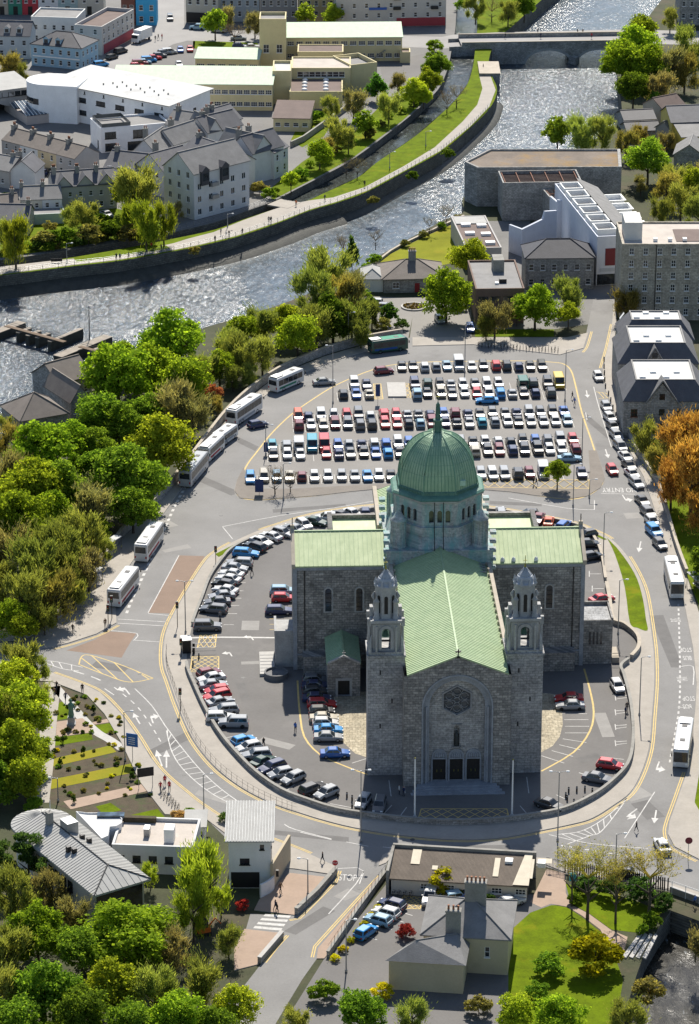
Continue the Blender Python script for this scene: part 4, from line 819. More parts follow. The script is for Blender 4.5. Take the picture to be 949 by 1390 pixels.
# chancel and low roofs behind
b = MB(); b.box(-9.1, 9.1, CY0 + 8.6, 78, -.3, 18.2); b.face2d((9.1, 78, 0), -X, Z, [(0, 18.2), (18.2, 18.2), (9.1, 21.6)]); part(b, 'chancel_wall', WM)
gable_roof(-8.8, 8.8, CY0 + 8.65, 77.9, 18.4, 21.7, 'y', M['copper_nave'], .7, 'chancel_roof')
for s in (-1, 1): b = MB(); b.box(s * 9.1 - .35, s * 9.1 + .35, CY0 + 8.6, 78.2, 18.0, 19.2); part(b, 'chancel_coping', [M['coping']])
for s in (-1, 1):
    x0, x1 = sorted((s * 9.5, s * 17.3))
    b = MB(); b.box(x0, x1, T1 + .02, 66.5, -.3, 17.0); b.box(x0, x1, 66.1, 66.9, 17.0, 18.6); b.box(s * 17.3 - .4, s * 17.3 + .4, T1 + .5, 66.9, 17.0, 18.9); part(b, 'chapel_wall', [M['stone']])
    b = MB(); b.add([(x0, T1 + .1, 17.3), (x1, T1 + .1, 17.3), (x1, 66.1, 17.9), (x0, 66.1, 17.9)], [(0, 1, 2, 3)]); part(b, 'chapel_roof', [M['copper_pale']])
# flat-roofed annexes at the transept ends
b = MB(); b.box(TX + .02, 28.9, 44.3, 51.5, -.3, 7.6); b.box(TX + .02, 29.0, 44.2, 44.5, 7.6, 7.95); b.box(TX + .02, 29.0, 51.3, 51.6, 7.6, 8.3); b.box(28.7, 29.0, 44.5, 51.3, 7.6, 8.2); an = part(b, 'annex', [M['stone']])
b = MB(); b.box(TX + .05, 28.65, 44.55, 51.25, 7.6, 7.66); part(b, 'annex_roof', [brick_mat('grey_roof_slabs', (.34, .345, .35), (.38, .385, .39), (.26, .26, .265), .9, .9, .03, horizontal=True)], an)
for k in range(4):
    g = MB(); g.box(25.0 + .62 * k, 25.32 + .62 * k, 44.24, 44.31, 3.6, 5.8); part(g, 'slit_window', [M['glass']], an)
b = MB(); b.box(29.0, 30.2, 44.6, 49.0, -.3, 1.0); part(b, 'annex_landing', [M['coping']])
for k in range(2):
    b = MB(); b.tube([(28.95, 44.3, 1.0 + .5 * k + .4), (30.3, 44.3, 1.4 + .5 * k)], .05, 5); b.tube([(30.3, 44.3, 1.4 + .5 * k), (30.3, 49, 1.4 + .5 * k)], .05, 5); part(b, 'handrail', [M['black']])
b = MB(); b.box(-27.0, -TX - .02, 45.2, 51.5, -.3, 5.8); b.box(-27.1, -TX - .02, 45.0, 45.4, 5.8, 6.6); b.box(-27.1, -26.7, 45.4, 51.5, 5.8, 6.5); an = part(b, 'annex', [M['ashlar_fine']])
b = MB(); b.box(-29.6, -27.1, 41.5, 50.5, -.2, .45); part(b, 'ramp', [M['kerb']])
for k in range(6): b = MB(); b.box(-29.5, -27.2, 42.5 + 1.3 * k, 42.56 + 1.3 * k, .45, .5); part(b, 'ramp_ridge', [M['ashlar_fine']])
b = MB(); b.lathe([(2.0, -.1), (2.0, .9), (1.7, .95), (1.65, .6), (.1, .6)], 24, (-26.9, 41.4, 0), sm=False); part(b, 'round_planter', [mat('planter_stone', (.14, .14, .145), .8), ])
# ================================================================== BUILDINGS
M['slate'] = mat('slate_roof', (.105, .105, .115), .7, .3, .4, 5.0, .3, stain=((.15, .145, .13), .58))
M['slate_dark'] = mat('dark_slate_roof', (.055, .055, .065), .65, .3, .5, 5.0, .3)
M['slate_pale'] = mat('pale_slate_roof', (.19, .185, .18), .75, .25, .5, 5.0, .3)
M['slate_brown'] = mat('brown_slate_roof', (.17, .145, .125), .8, .25, .5, 5.0, .3)
M['felt'] = mat('grey_felt_roof', (.22, .215, .21), .85, .2, .3, 4.0, .1, stain=((.15, .145, .14), .55))
M['felt_brown'] = mat('brown_felt_roof', (.155, .115, .10), .9, .2, .3, 4.0, .1)
M['white_roof'] = mat('white_membrane_roof', (.55, .55, .535), .85, .1, .3, 4.0, stain=((.42, .415, .40), .56), spec=.1)
M['pink_roof'] = mat('pale_gravel_roof', (.47, .42, .37), .9, .16, .3, 4.0, stain=((.40, .36, .33), .56))
M['moss_roof'] = mat('mossy_roof', (.19, .155, .125), .95, .4, .12, 2.0, .3, stain=((.26, .155, .04), .47))
M['metal_roof'] = mat('zinc_roof', (.40, .395, .375), .8, .12, .5, 4.0, spec=.15)
M['asbestos'] = mat('fibre_cement_roof', (.145, .12, .098), .9, .25, .5, 5.0, .3)
M['green_sheet'] = copper_mat('green_sheet_roof', (.40, .50, .36), (.49, .58, .44)); M['green_sheet'].node_tree.nodes['Principled BSDF'].inputs['Specular IOR Level'].default_value = .1
M['rubble'] = brick_mat('grey_rubble_stone', (.27, .265, .25), (.40, .39, .37), (.22, .215, .205), .7, .35, .04)
M['tan_stone'] = brick_mat('tan_mill_stone', (.34, .31, .25), (.46, .42, .345), (.29, .265, .22), .8, .38, .04)
M['brown_wall'] = mat('brown_render', (.16, .105, .08), .85, .2, .5, 4.0)
M['rust'] = mat('rusty_steel', (.16, .06, .03), .8, .35, .8, 5.0)
M['concrete'] = mat('weathered_concrete', (.26, .25, .225), .85, .25, .5, 4.0, .2, stain=((.14, .13, .11), .55))
M['terracotta'] = mat('terracotta', (.30, .13, .07), .8)
def wallm(c):
    k = 'render_%03d_%03d_%03d' % tuple(int(v * 200) for v in c)
    return mat(k, c, .85, .10, .5, 4.0, .08, stain=(tuple(v * .8 for v in c), .62))
def win_frame(w, h, col, bars=(1, 1)):
    def mk():
        b = MB(); t = .07
        b.box(0, w, -.02, .05, 0, t); b.box(0, w, -.02, .05, h - t, h); b.box(0, t, -.02, .05, t, h - t); b.box(w - t, w, -.02, .05, t, h - t)
        for k in range(1, bars[0]): b.box(w * k / bars[0] - .03, w * k / bars[0] + .03, -.01, .05, t, h - t)
        for k in range(1, bars[1]): b.box(t, w - t, -.005, .05, h * k / bars[1] - .03, h * k / bars[1] + .03)
        b.box(-.1, w + .1, -.22, -.021, -.12, .0)
        return mesh_of(b, 'window', M[col])
    return shared(('wf', round(w, 2), round(h, 2), col, bars), mk)
def pane_mesh(w, h, m='glass'):
    def mk():
        b = MB(); b.poly([(0, 0, 0), (w, 0, 0), (w, 0, h), (0, 0, h)]); return mesh_of(b, 'pane', M[m])
    return shared(('pn', round(w, 2), round(h, 2), m), mk)
FR = {'f': 0, 'r': rad(90), 'b': rad(180), 'l': rad(-90)}
def house(name, label, cat, A, B, ze, D, roof='gx', rise=2.2, wall=(.5, .5, .48), roofm='slate', wins=(), chim=(), dorm=(), doors=(), group=None, over=.3, z0=-.2, par=.5, frame='white_paint', bars=(1, 2), ridge=True):
    a, c = P(*A, ze), P(*B, ze); W = math.hypot(c.x - a.x, c.y - a.y); rz = math.atan2(c.y - a.y, c.x - a.x)
    root = thing(name, label, cat, (a.x, a.y, 0), rz, group)
    wm = wallm(wall) if isinstance(wall, tuple) else M[wall]
    FO = {'f': ((0, 0, 0), X, W), 'r': ((W, 0, 0), Y, D), 'b': ((W, D, 0), -X, W), 'l': ((0, D, 0), -Y, D)}
    holes = {k: [] for k in FO}
    for wn in wins:
        f, u0, zz, w_, h_, nx, dx, nz, dz = wn[:9]
        for i in range(nx):
            for j in range(nz): holes[f].append((u0 + i * dx, zz + j * dz, w_, h_))
    for f, u, w_, h_ in doors: holes[f].append((u, .05, w_, h_))
    b = MB()
    for f, (O, U, ln) in FO.items():
        o = rect(0, z0, ln, ze - z0)
        if (roof == 'gx' and f in 'lr') or (roof == 'gy' and f in 'fb'): o = [(0, z0), (ln, z0), (ln, ze), (ln / 2, ze + rise), (0, ze)]
        if roof == 'mono' and f in 'lr': o = [(0, z0), (ln, z0), (ln, ze + (rise if f == 'r' else 0)), (0, ze + (0 if f == 'r' else rise))]
        if roof == 'mono' and f == 'b': o = rect(0, z0, ln, ze + rise - z0)
        hs = [rect(*q) for q in holes[f] if q[0] > .05 and q[0] + q[2] < ln - .05]
        b.face2d(O, U, Z, o, hs, 0, reveal=.16)
    part(b, 'wall', [wm], root)
    for f, (O, U, ln) in FO.items():
        nd = sum(1 for q in doors if q[0] == f)
        for i, (u, zz, w_, h_) in enumerate(holes[f]):
            if not (u > .05 and u + w_ < ln - .05): continue
            n_ = U.cross(Z); loc = Vector(O) + U * u + Z * zz - n_ * .07
            isd = i >= len(holes[f]) - nd
            fo = link('door' if isd else 'window', win_frame(w_, h_, 'dark_door' if isd else frame, (1, 1) if isd else bars), root, loc, FR[f])
            link('door_panel' if isd else 'pane', pane_mesh(w_, h_, 'dark_door' if isd else 'glass'), fo, (0, .06, 0))
    rm = M[roofm]; b = MB(); t = .18; ov = over
    def slab(q):  # thick roof plane; q counter-clockwise from above
        lo = [(p[0], p[1], p[2] - t) for p in q]; n = len(q)
        b.add(list(q) + lo, [tuple(range(n)), tuple(range(2 * n - 1, n - 1, -1))] + [(i, i + n, (i + 1) % n + n, (i + 1) % n) for i in range(n)])
    zt = ze + .1; rr = rise
    if roof == 'gx':
        s = rr / (D / 2) * ov
        slab([(-ov, -ov, zt - s), (W + ov, -ov, zt - s), (W + ov, D / 2, zt + rr), (-ov, D / 2, zt + rr)]); slab([(W + ov, D + ov, zt - s), (-ov, D + ov, zt - s), (-ov, D / 2, zt + rr), (W + ov, D / 2, zt + rr)])
        if ridge: b.box(-ov, W + ov, D / 2 - .13, D / 2 + .13, zt + rr - .1, zt + rr + .09)
    elif roof == 'gy':
        s = rr / (W / 2) * ov
        slab([(-ov, D + ov, zt - s), (-ov, -ov, zt - s), (W / 2, -ov, zt + rr), (W / 2, D + ov, zt + rr)]); slab([(W + ov, -ov, zt - s), (W + ov, D + ov, zt - s), (W / 2, D + ov, zt + rr), (W / 2, -ov, zt + rr)])
        if ridge: b.box(W / 2 - .13, W / 2 + .13, -ov, D + ov, zt + rr - .1, zt + rr + .09)
    elif roof == 'hip':
        if W >= D: r0, r1 = (D / 2, D / 2), (W - D / 2, D / 2)
        else: r0, r1 = (W / 2, W / 2), (W / 2, D - W / 2)
        e = [(-ov, -ov, zt), (W + ov, -ov, zt), (W + ov, D + ov, zt), (-ov, D + ov, zt)]; p0 = (*r0, zt + rr); p1 = (*r1, zt + rr)
        if W >= D: slab([e[0], e[1], p1, p0]); slab([e[1], e[2], p1]); slab([e[2], e[3], p0, p1]); slab([e[3], e[0], p0])
        else: slab([e[0], e[1], p0]); slab([e[1], e[2], p1, p0]); slab([e[2], e[3], p1]); slab([e[3], e[0], p0, p1])
        for q in ((e[0], p0), (e[1], p1 if W >= D else p0), (e[2], p1), (e[3], p0 if W >= D else p1), (p0, p1)): b.tube([Vector(q[0]) + Z * .03, Vector(q[1]) + Z * .03], .11, 5, 0, False)
    elif roof == 'mono':
        s = rr / D * ov; slab([(-ov, -ov, zt - s), (W + ov, -ov, zt - s), (W + ov, D + ov, zt + rr + s), (-ov, D + ov, zt + rr + s)])
    elif roof == 'mansard':
        ins = over; e = [(-.2, -.2, zt), (W + .2, -.2, zt), (W + .2, D + .2, zt), (-.2, D + .2, zt)]; i_ = [(ins, ins, zt + rr), (W - ins, ins, zt + rr), (W - ins, D - ins, zt + rr), (ins, D - ins, zt + rr)]
        for k in range(4): slab([e[k], e[(k + 1) % 4], i_[(k + 1) % 4], i_[k]])
    elif roof == 'flat':
        b.poly([(.28, .28, ze - par), (W - .28, .28, ze - par), (W - .28, D - .28, ze - par), (.28, D - .28, ze - par)])
    ro = part(b, 'roof', [rm], root)
    if roof == 'flat':
        b = MB(); b.face2d((0, 0, ze), X, Y, rect(-.04, -.04, W + .08, D + .08), [rect(.3, .3, W - .6, D - .6)], 0, reveal=par); part(b, 'parapet', [wm], root)
    if roof == 'mansard':
        b = MB(); b.poly([(over + .1, over + .1, zt + rr - .25), (W - over - .1, over + .1, zt + rr - .25), (W - over - .1, D - over - .1, zt + rr - .25), (over + .1, D - over - .1, zt + rr - .25)]); part(b, 'flat_top', [M['white_roof']], root)
        b = MB(); b.face2d((0, 0, zt + rr + .05), X, Y, rect(over - .2, over - .2, W - 2 * over + .4, D - 2 * over + .4), [rect(over + .1, over + .1, W - 2 * over - .2, D - 2 * over - .2)], 0, reveal=.3); part(b, 'ridge_kerb', [M['slate_pale']], root)
    for x, y, w_, d_, zt_, pots in chim:
        b = MB(); b.box(x - w_ / 2, x + w_ / 2, y - d_ / 2, y + d_ / 2, ze - .5, zt_); b.box(x - w_ / 2 - .1, x + w_ / 2 + .1, y - d_ / 2 - .1, y + d_ / 2 + .1, zt_ - .25, zt_ - .05); cm = part(b, 'chimney', [M['concrete']], root)
        for k in range(pots):
            g = MB(); px = x + (k - (pots - 1) / 2) * (w_ / max(1, pots)); g.lathe([(.16, 0), (.13, .5), (.16, .55), (.16, .62)], 8, (px, y, zt_)); part(g, 'chimney_pot', [M['terracotta']], cm)
    for x, w_, h_ in dorm:
        sl = rise / (D / 2) if roof in ('gx', 'hip') else 1.2; y0 = .6; zb = ze + .1 + sl * y0; y1 = y0 + (h_ + w_ * .3) / sl
        b = MB(); b.box(x - w_ / 2, x + w_ / 2, y0, y1, zb - .3, zb + h_, skip='b'); b.add([(x - w_ / 2, y0, zb + h_), (x + w_ / 2, y0, zb + h_), (x, y0, zb + h_ + w_ * .4)], [(0, 1, 2)]); dm = part(b, 'dormer', [wm], root)
        b2 = MB(); q = w_ / 2 + .15; zz = zb + h_ - .06
        for s_ in (-1, 1): b2.add([(x + s_ * q, y0 - .15, zz), (x, y0 - .15, zz + w_ * .45), (x, y1 + .5, zz + w_ * .45), (x + s_ * q, y1 + .3, zz)], [(0, 3, 2, 1) if s_ < 0 else (0, 1, 2, 3)])
        part(b2, 'dormer_roof', [rm], dm); link('pane', pane_mesh(w_ * .7, h_ * .75), dm, (x - w_ * .35, y0 - .02, zb + .15))
    root['_w'] = W; return root, W, wm
def wgrid(W, n, w, h, rows, z0=1.0, dz=3.0, f='f', m=.0):
    """n windows evenly along a face of length W"""
    dx = (W - 2 * m) / n; return (f, m + dx / 2 - w / 2, z0, w, h, n, dx, rows, dz)
def width(A, B, ze): a, c = P(*A, ze), P(*B, ze); return math.hypot(c.x - a.x, c.y - a.y)
def sub(root, name, m, *boxes, label=None):
    for q in boxes:
        b = MB(); b.box(*q); part(b, name, [M[m] if isinstance(m, str) else wallm(m)], root, label)
# ---- town beyond the canal: shops and houses at the top left
for i, (x0, x1, col, lab) in enumerate(((-8, 10, (.42, .36, .28), 'cream town house at the far left end of the shop row'), (10, 29, (.05, .22, .15), 'dark green shop front in the far row of shops'), (29, 51, (.45, .05, .06), 'bright red shop in the far row of shops'), (51, 78, (.62, .62, .62), 'white shop right of the bright red shop'), (78, 105, (.32, .42, .42), 'grey green shop right of the white shop'), (105, 140, (.5, .47, .40), 'stone coloured shop behind the flat grey corner block'))):
    A, B = (x0 + .1, -20), (x1 - .1, -20); W = width(A, B, 9); house('shop_house', lab, 'shop', A, B, 9.0, 9, 'gx', 2.5, col, 'slate', [wgrid(W, 2, 1.0, 1.5, 2, 3.6, 2.8)], doors=[('f', W * .35, 1.4, 2.5)], group='far row of shops')
def quick(name, label, cat, A, B, ze, D, roof, rise, wall, roofm, nx=0, rows=0, w=1.0, h=1.4, z0=1.0, dz=3.0, side=None, sx=0, **k):
    W = width(A, B, ze); ws = []
    if nx: ws.append(wgrid(W, nx, w, h, rows, z0, dz))
    if side: ws.append(wgrid(D, sx, w, h, rows, z0, dz, side))
    return house(name, label, cat, A, B, ze, D, roof, rise, wall, roofm, ws, **k)
quick('town_house', 'pale grey house with three dormers at the left edge', 'house', (-22, 47), (40, 48.5), 6.8, 9, 'gx', 3.2, (.48, .50, .50), 'slate', 4, 2, 1.1, 1.5, .9, 3.0, dorm=[(3, 1.6, 1.4), (6.6, 1.6, 1.4), (10.2, 1.6, 1.4)])
r, W, wm = quick('corner_house', 'pale blue corner house with two white dormers', 'house', (42, 59.5), (110, 66), 6.2, 11, 'hip', 3.0, (.30, .45, .55), 'slate_dark', 6, 2, 1.0, 1.4, .8, 3.0, 'r', 4, dorm=[(4.5, 1.7, 1.4), (8.3, 1.7, 1.4)])
sub(r, 'shop_sign', 'white_paint', (.5, W - .5, -.16, -.01, 2.75, 3.1))
quick('shop_house', 'white flat roofed block with roof plant behind the blue house', 'building', (42, 22), (104, 24), 8.0, 12, 'flat', 0, (.62, .62, .60), 'felt', 5, 2, 1.0, 1.4, 1.0, 3.2)
r, W, wm = quick('corner_block', 'tall grey corner block with a sunken brown roof', 'building', (101, 33), (138, 36), 8.5, 24, 'flat', 0, (.46, .44, .42), 'felt_brown', 2, 2, 1.1, 1.5, 3.4, 2.6, 'r', 7, par=1.0)
sub(r, 'shop_front', (.30, .06, .08), (W + .01, W + .12, 1, 23, .2, 2.9))
quick('mural_building', 'bright blue painted building at the end of the street', 'building', (184, -8), (212, -8), 9.5, 8, 'gx', 2, (.05, .33, .58), 'slate', 2, 2, 1.2, 1.6, 1.2, 3.4)
quick('mural_building', 'dark red brick house left of the bright blue building', 'building', (164, -6), (183, -6), 9.0, 8, 'gx', 2, (.17, .07, .05), 'slate', 2, 2, 1.1, 1.6, 1.2, 3.4)
r, W, wm = quick('corner_pub', 'cream corner building with a dark ground floor at the street end', 'building', (252, -12), (296, -10), 9.5, 10, 'hip', 2.4, (.50, .46, .38), 'slate', 4, 1, 1.1, 1.7, 5.6, 3.4)
sub(r, 'shop_front', 'black', (.1, W - .1, -.2, -.01, .2, 3.2))
for i, (x0, x1, col, lab) in enumerate(((298, 352, (.33, .36, .38), 'grey blue terrace behind the first school lawn tree'), (353, 403, (.26, .25, .25), 'dark grey terrace house behind the school tower'), (404, 455, (.44, .35, .20), 'ochre terrace house behind the two lime green trees'))):
    quick('terrace_house', lab, 'house', (x0, -22), (x1 - .2, -22), 11.5, 9, 'gx', 2.2, col, 'slate', 5, 3, 1.0, 1.6, 1.6, 3.2, group='terrace along the far street')
r, W, wm = quick('long_terrace', 'long off white apartment terrace with red ground floor by the canal', 'building', (456, -14), (606, -17), 11.5, 10, 'gx', 2.2, (.50, .47, .43), 'slate', 9, 3, 1.0, 1.4, 2.8, 3.0)
sub(r, 'shop_front', (.34, .05, .06), (W * .55, W - .2, -.18, -.01, .1, 2.6)); sub(r, 'balcony', 'black', *[(W * u, W * u + 2.2, -.9, -.02, z, z + .9) for u in (.52, .86) for z in (5.2, 8.2)])
sub(r, 'street_sign', (.05, .12, .4), (W * .30, W * .46, -.35, -.05, 5.2, 5.9))
# school: cream blocks under green sheet roofs
CR = (.60, .52, .30)
quick('school_tower', 'tall cream windowless school tower block', 'building', (352, 25.5), (388, 25.5), 14.0, 9, 'flat', 0, CR, 'felt', 2, 1, 1.6, 2.4, 4.2, 3.0, par=.9, bars=(2, 2))
r, W, wm = quick('school_block', 'cream school block with pale green roof right of the tower', 'building', (388.5, 51), (546, 50), 7.0, 13, 'mono', 1.3, CR, 'green_sheet', 13, 2, 1.9, 1.2, 1.1, 3.6, bars=(3, 2))
b = MB()
for k in range(10): b.box(W * .72 + k * .45, W * .72 + .46 + k * .45, -1.6, -.3, .2 + k * .34, .34 + k * .34)
part(b, 'outside_stair', [M['grey_metal']], r)
quick('school_block', 'low cream school wing with green roof beside the car yard', 'building', (265, 79), (351, 80.5), 4.2, 9, 'mono', 1.0, CR, 'green_sheet', 6, 1, 2.2, 1.3, 1.4, 3, bars=(4, 2))
r, W, wm = quick('school_block', 'long cream school wing with green roof behind the white building', 'building', (152, 113), (369.5, 115), 7.2, 14, 'mono', 1.5, CR, 'green_sheet', 22, 2, 1.7, 1.2, 1.2, 3.3, bars=(3, 2))
quick('school_block', 'plain cream stair block joining the two school wings', 'building', (370, 96), (395, 96), 9.2, 12, 'flat', 0, CR, 'white_roof', 0, 0, par=.8)
r, W, wm = quick('school_hall', 'school hall with a pale flat roof and clerestory windows', 'building', (395.5, 92), (476, 92), 7.6, 13, 'flat', 0, CR, 'pink_roof', 10, 1, 1.6, 1.5, 5.0, 3, par=.4)
quick('school_hall', 'small cream block with a sunken dark roof right of the school hall', 'building', (476.5, 88), (512, 84), 7.8, 12, 'flat', 0, CR, 'felt', 0, 0, par=1.2)
r, W, wm = quick('school_hall', 'cream school block with brown roof and eight round skylights', 'building', (393, 124), (465, 124), 4.8, 17, 'flat', 0, CR, 'felt_brown', 0, 0, par=.35)
for i in range(2):
    for j in range(4):
        b = MB(); b.lathe([(.8, 0), (.8, .25), (.5, .5), (.05, .6)], 12, (4.0 + i * 5.8 + .0, 3 + j * 3.6, 4.45)); part(b, 'skylight', [M['white_paint']], r)
quick('school_hall', 'brown roofed cream shed behind the grey gabled houses', 'building', (371, 160), (420, 161), 3.6, 13, 'mono', 1.4, CR, 'felt_brown', 4, 1, 1.4, 1.0, 1.4, 3)
quick('school_hall', 'school block with brown flat roof and white vents below the green roof', 'building', (404, 70), (466, 70), 5.6, 9, 'flat', 0, CR, 'felt_brown', 0, 0, par=.3)
quick('school_porch', 'small cream porch in the school yard', 'building', (543, 70.5), (557, 70.5), 3.2, 5, 'flat', 0, CR, 'felt_brown', 2, 1, 1.4, 1.3, .9)
# white modern building with long shallow roof
WH = (.82, .82, .82)
A, B = (67, 111), (229, 143); W = width(A, B, 9.5); r, W, wm = house('modern_building', 'long white modern building with shallow white roof', 'building', A, B, 9.5, 17, 'mono', 1.0, WH, 'white_roof', [('f', 3 + k * W / 6.2, z_, 3.2, 1.3, 1, 1, 1, 1) for k in range(6) for z_ in (2.2, 5.6)] + [('f', 5.5 + k * W / 6.2, 8.0, .5, .8, 1, 1, 1, 1) for k in range(6)] + [('r', 4, 4.5, 1.2, 2.2, 2, 6, 1, 1)], frame='black', bars=(2, 1), over=.8)
for k in range(14): b = MB(); b.box(W * .35 + k * 1.6, W * .35 + k * 1.6 + .28, 5 + (k % 3) * 2, 5.3 + (k % 3) * 2, 9.9, 10.35 + .1 * (k % 3)); part(b, 'roof_vent', [M['concrete']], r)
sub(r, 'gutter_edge', 'black', (-.8, W + .8, -.88, -.8, 9.42, 9.56))
A, B = (137, 174), (230, 166); W = width(A, B, 6.6); r, W, wm = house('modern_building', 'lower white terrace block with roof garden railings', 'building', A, B, 6.6, 11, 'flat', 0, WH, 'felt', [('f', 1, 3.6, 3, 1.8, 1, 1, 1, 1), ('f', 8.5, 3.2, 3.6, 2.2, 1, 1, 1, 1), ('f', 1, .4, 3, 2.0, 1, 1, 1, 1), ('f', 7, .2, 5, 2.2, 1, 1, 1, 1), ('l', 7, .4, 1.2, 2.2, 1, 1, 1, 1)], frame='black', bars=(3, 1))
b = MB()
for q in (((.4, .4), (8, .4)), ((8, .4), (8, 10)), ((8, 10), (.4, 10)), ((.4, 10), (.4, .4))):
    b.obox((*q[0], 0), (*q[1], 0), .06, 7.5, 7.58); b.obox((*q[0], 0), (*q[1], 0), .03, 6.6, 7.5)
part(b, 'roof_railing', [mat('smoked_glass_rail', (.09, .10, .10), .3)], r)
# rounded end block, as a curved prism
ctr = P(62, 112, 10.5); t = thing('modern_building', 'curved white end block of the modern building with flat roof', 'building', (ctr.x, ctr.y, 0), rad(-13))
oc = [Vector((5 + 7.5 * math.cos(rad(90 + 180 * k / 12)) * .9 - 5, 5 + 6.5 * math.sin(rad(90 + 180 * k / 12)), 0)) for k in range(13)] + [Vector((9, -1.5, 0)), Vector((9, 11.5, 0))]
b = MB(); b.prism(oc, -.2, 10.2); part(b, 'wall', [wallm(WH)], t); b = MB(); ic = [p * .94 + Vector((.2, .3, 0)) for p in oc]; b.fill(ic, 10.23); part(b, 'roof', [M['white_roof']], t)
b = MB()
for i in range(5, 11): b.obox(oc[i] * 1.012, oc[i + 1] * 1.012, .1, 4.6, 6.2)
part(b, 'window_band', [M['glass']], t)
r, W, wm = quick('modern_building', 'grey curved wing with a glazed top storey at the left edge', 'building', (-40, 128), (45, 117), 7.0, 13, 'mono', 1.2, (.36, .35, .34), 'metal_roof', 10, 1, 2.0, 1.3, 5.0, 3, frame='black')
for x, y in ((20, 150), (36, 160), (48, 148)):
    p = P(x, y, 2); t = thing('glass_canopy', {20: 'white ribbed glass canopy left of the terrace block', 36: 'angled white skylight canopy in the courtyard', 48: 'small glass canopy beside the curved end block'}[x], 'canopy', (p.x, p.y, 0), rad(25))
    b = MB(); b.add([(0, 0, 2.5), (7, 0, 2.5), (7, 9, 4.4), (0, 9, 4.4)], [(0, 1, 2, 3)]); part(b, 'glazing', [M['glass_blue']], t)
    b = MB()
    for k in range(8): b.tube([(k, 0, 2.55), (k, 9, 4.45)], .12, 4)
    part(b, 'white_ribs', [M['white_paint']], t); b = MB(); b.box(.1, 6.9, .1, 8.8, -.1, 2.3); part(b, 'wall', [wallm((.45, .40, .37))], t)
# terrace of four small houses
seg = [(2, 190), (27, 196.5), (51, 203), (76, 209.5), (101, 216)]
for k, (col, lab) in enumerate((((.33, .31, .29), 'grey end house of the small slate terrace'), ((.62, .62, .60), 'white house second in the small slate terrace'), ((.55, .45, .28), 'yellow house third in the small slate terrace'), ((.42, .40, .38), 'stone grey house at the right end of the small slate terrace'))):
    quick('terrace_house', lab, 'house', seg[k], seg[k + 1], 5.2, 8.5, 'gx', 2.4, col, 'slate_brown', 2, 2, .9, 1.3, .8, 2.5, chim=[(.5, 4.2, .9, 1.6, 8.6, 3)], group='small slate terrace', over=.06)
quick('cottage', 'white gabled cottage below the slate terrace', 'house', (13, 231), (47, 233), 4.6, 8, 'gy', 2.6, (.64, .64, .62), 'slate', 0, 0, chim=[(1, 6, .8, .8, 8.0, 2)])
quick('cottage', 'slate roofed cottage at the left edge above the white gable', 'house', (-25, 226), (12, 232), 4.6, 9, 'gx', 2.4, (.4, .38, .35), 'slate_pale', 2, 1, .9, 1.2, 1.2, chim=[(6.5, 4.5, .9, .9, 8.0, 2)])
r, W, wm = quick('gabled_house', 'grey house of three gables with an archway', 'house', (74, 254), (158, 248), 6.4, 9, 'gx', 2.6, (.40, .385, .365), 'slate', 6, 2, .9, 1.2, .9, 2.8, chim=[(.6, 4, .9, 1.3, 10.4, 3), (6.3, 4, .9, 1.3, 10.2, 3), (11.0, 4, .9, 1.3, 10.2, 2)], doors=[('f', 13.6, 2.2, 2.8)])
for x in (2.3, 7.6, 12.8):
    b = MB(); b.add([(x - 2.1, -.06, 6.3), (x + 2.1, -.06, 6.3), (x, -.06, 8.7)], [(0, 1, 2)]); part(b, 'gable', [wm], r)
    b = MB(); b.add([(x - 2.4, -.35, 6.2), (x, -.35, 8.95), (x, 4.4, 8.95)], [(0, 1, 2)]); b.add([(x + 2.4, -.35, 6.2), (x, 4.4, 8.95), (x, -.35, 8.95)], [(0, 1, 2)]); part(b, 'gable_roof', [M['slate']], r)
for A, B, col, lab in (((28, 272), (57, 271), (.55, .52, .44), 'cream cottage beside the white cottage on the canal'), ((57.3, 271), (84, 270), (.64, .64, .64), 'white cottage beside the three gabled house')):
    quick('cottage', lab, 'house', A, B, 4.6, 8, 'gx', 2.4, col, 'slate_pale', 2, 1, .9, 1.2, 2.6, over=.06, chim=[(.4, 4, .8, 1.2, 8, 2)])
quick('cottage', 'small dark roofed cottage at the left edge by the canal', 'house', (-22, 283), (27, 278), 3.8, 7, 'gx', 2.0, (.4, .36, .30), 'slate_brown', 3, 1, .9, 1.1, 1.6, chim=[(8, 3.5, .8, .9, 7, 2)])
quick('cottage', 'grey gable ended cottage low on the canal at the left', 'house', (-14, 298), (38, 299), 3.8, 9, 'gx', 2.6, (.38, .36, .34), 'slate', 2, 1, 1, 1.2, 1.2, 3.0, 'r', 1, chim=[(8.6, 4.5, .9, .9, 7.6, 2)])
quick('garage', 'long low pale green garage in the canal gardens', 'garage', (45, 291), (88, 289), 2.6, 6, 'flat', 0, (.46, .52, .48), 'felt', 0, 0, par=.2)
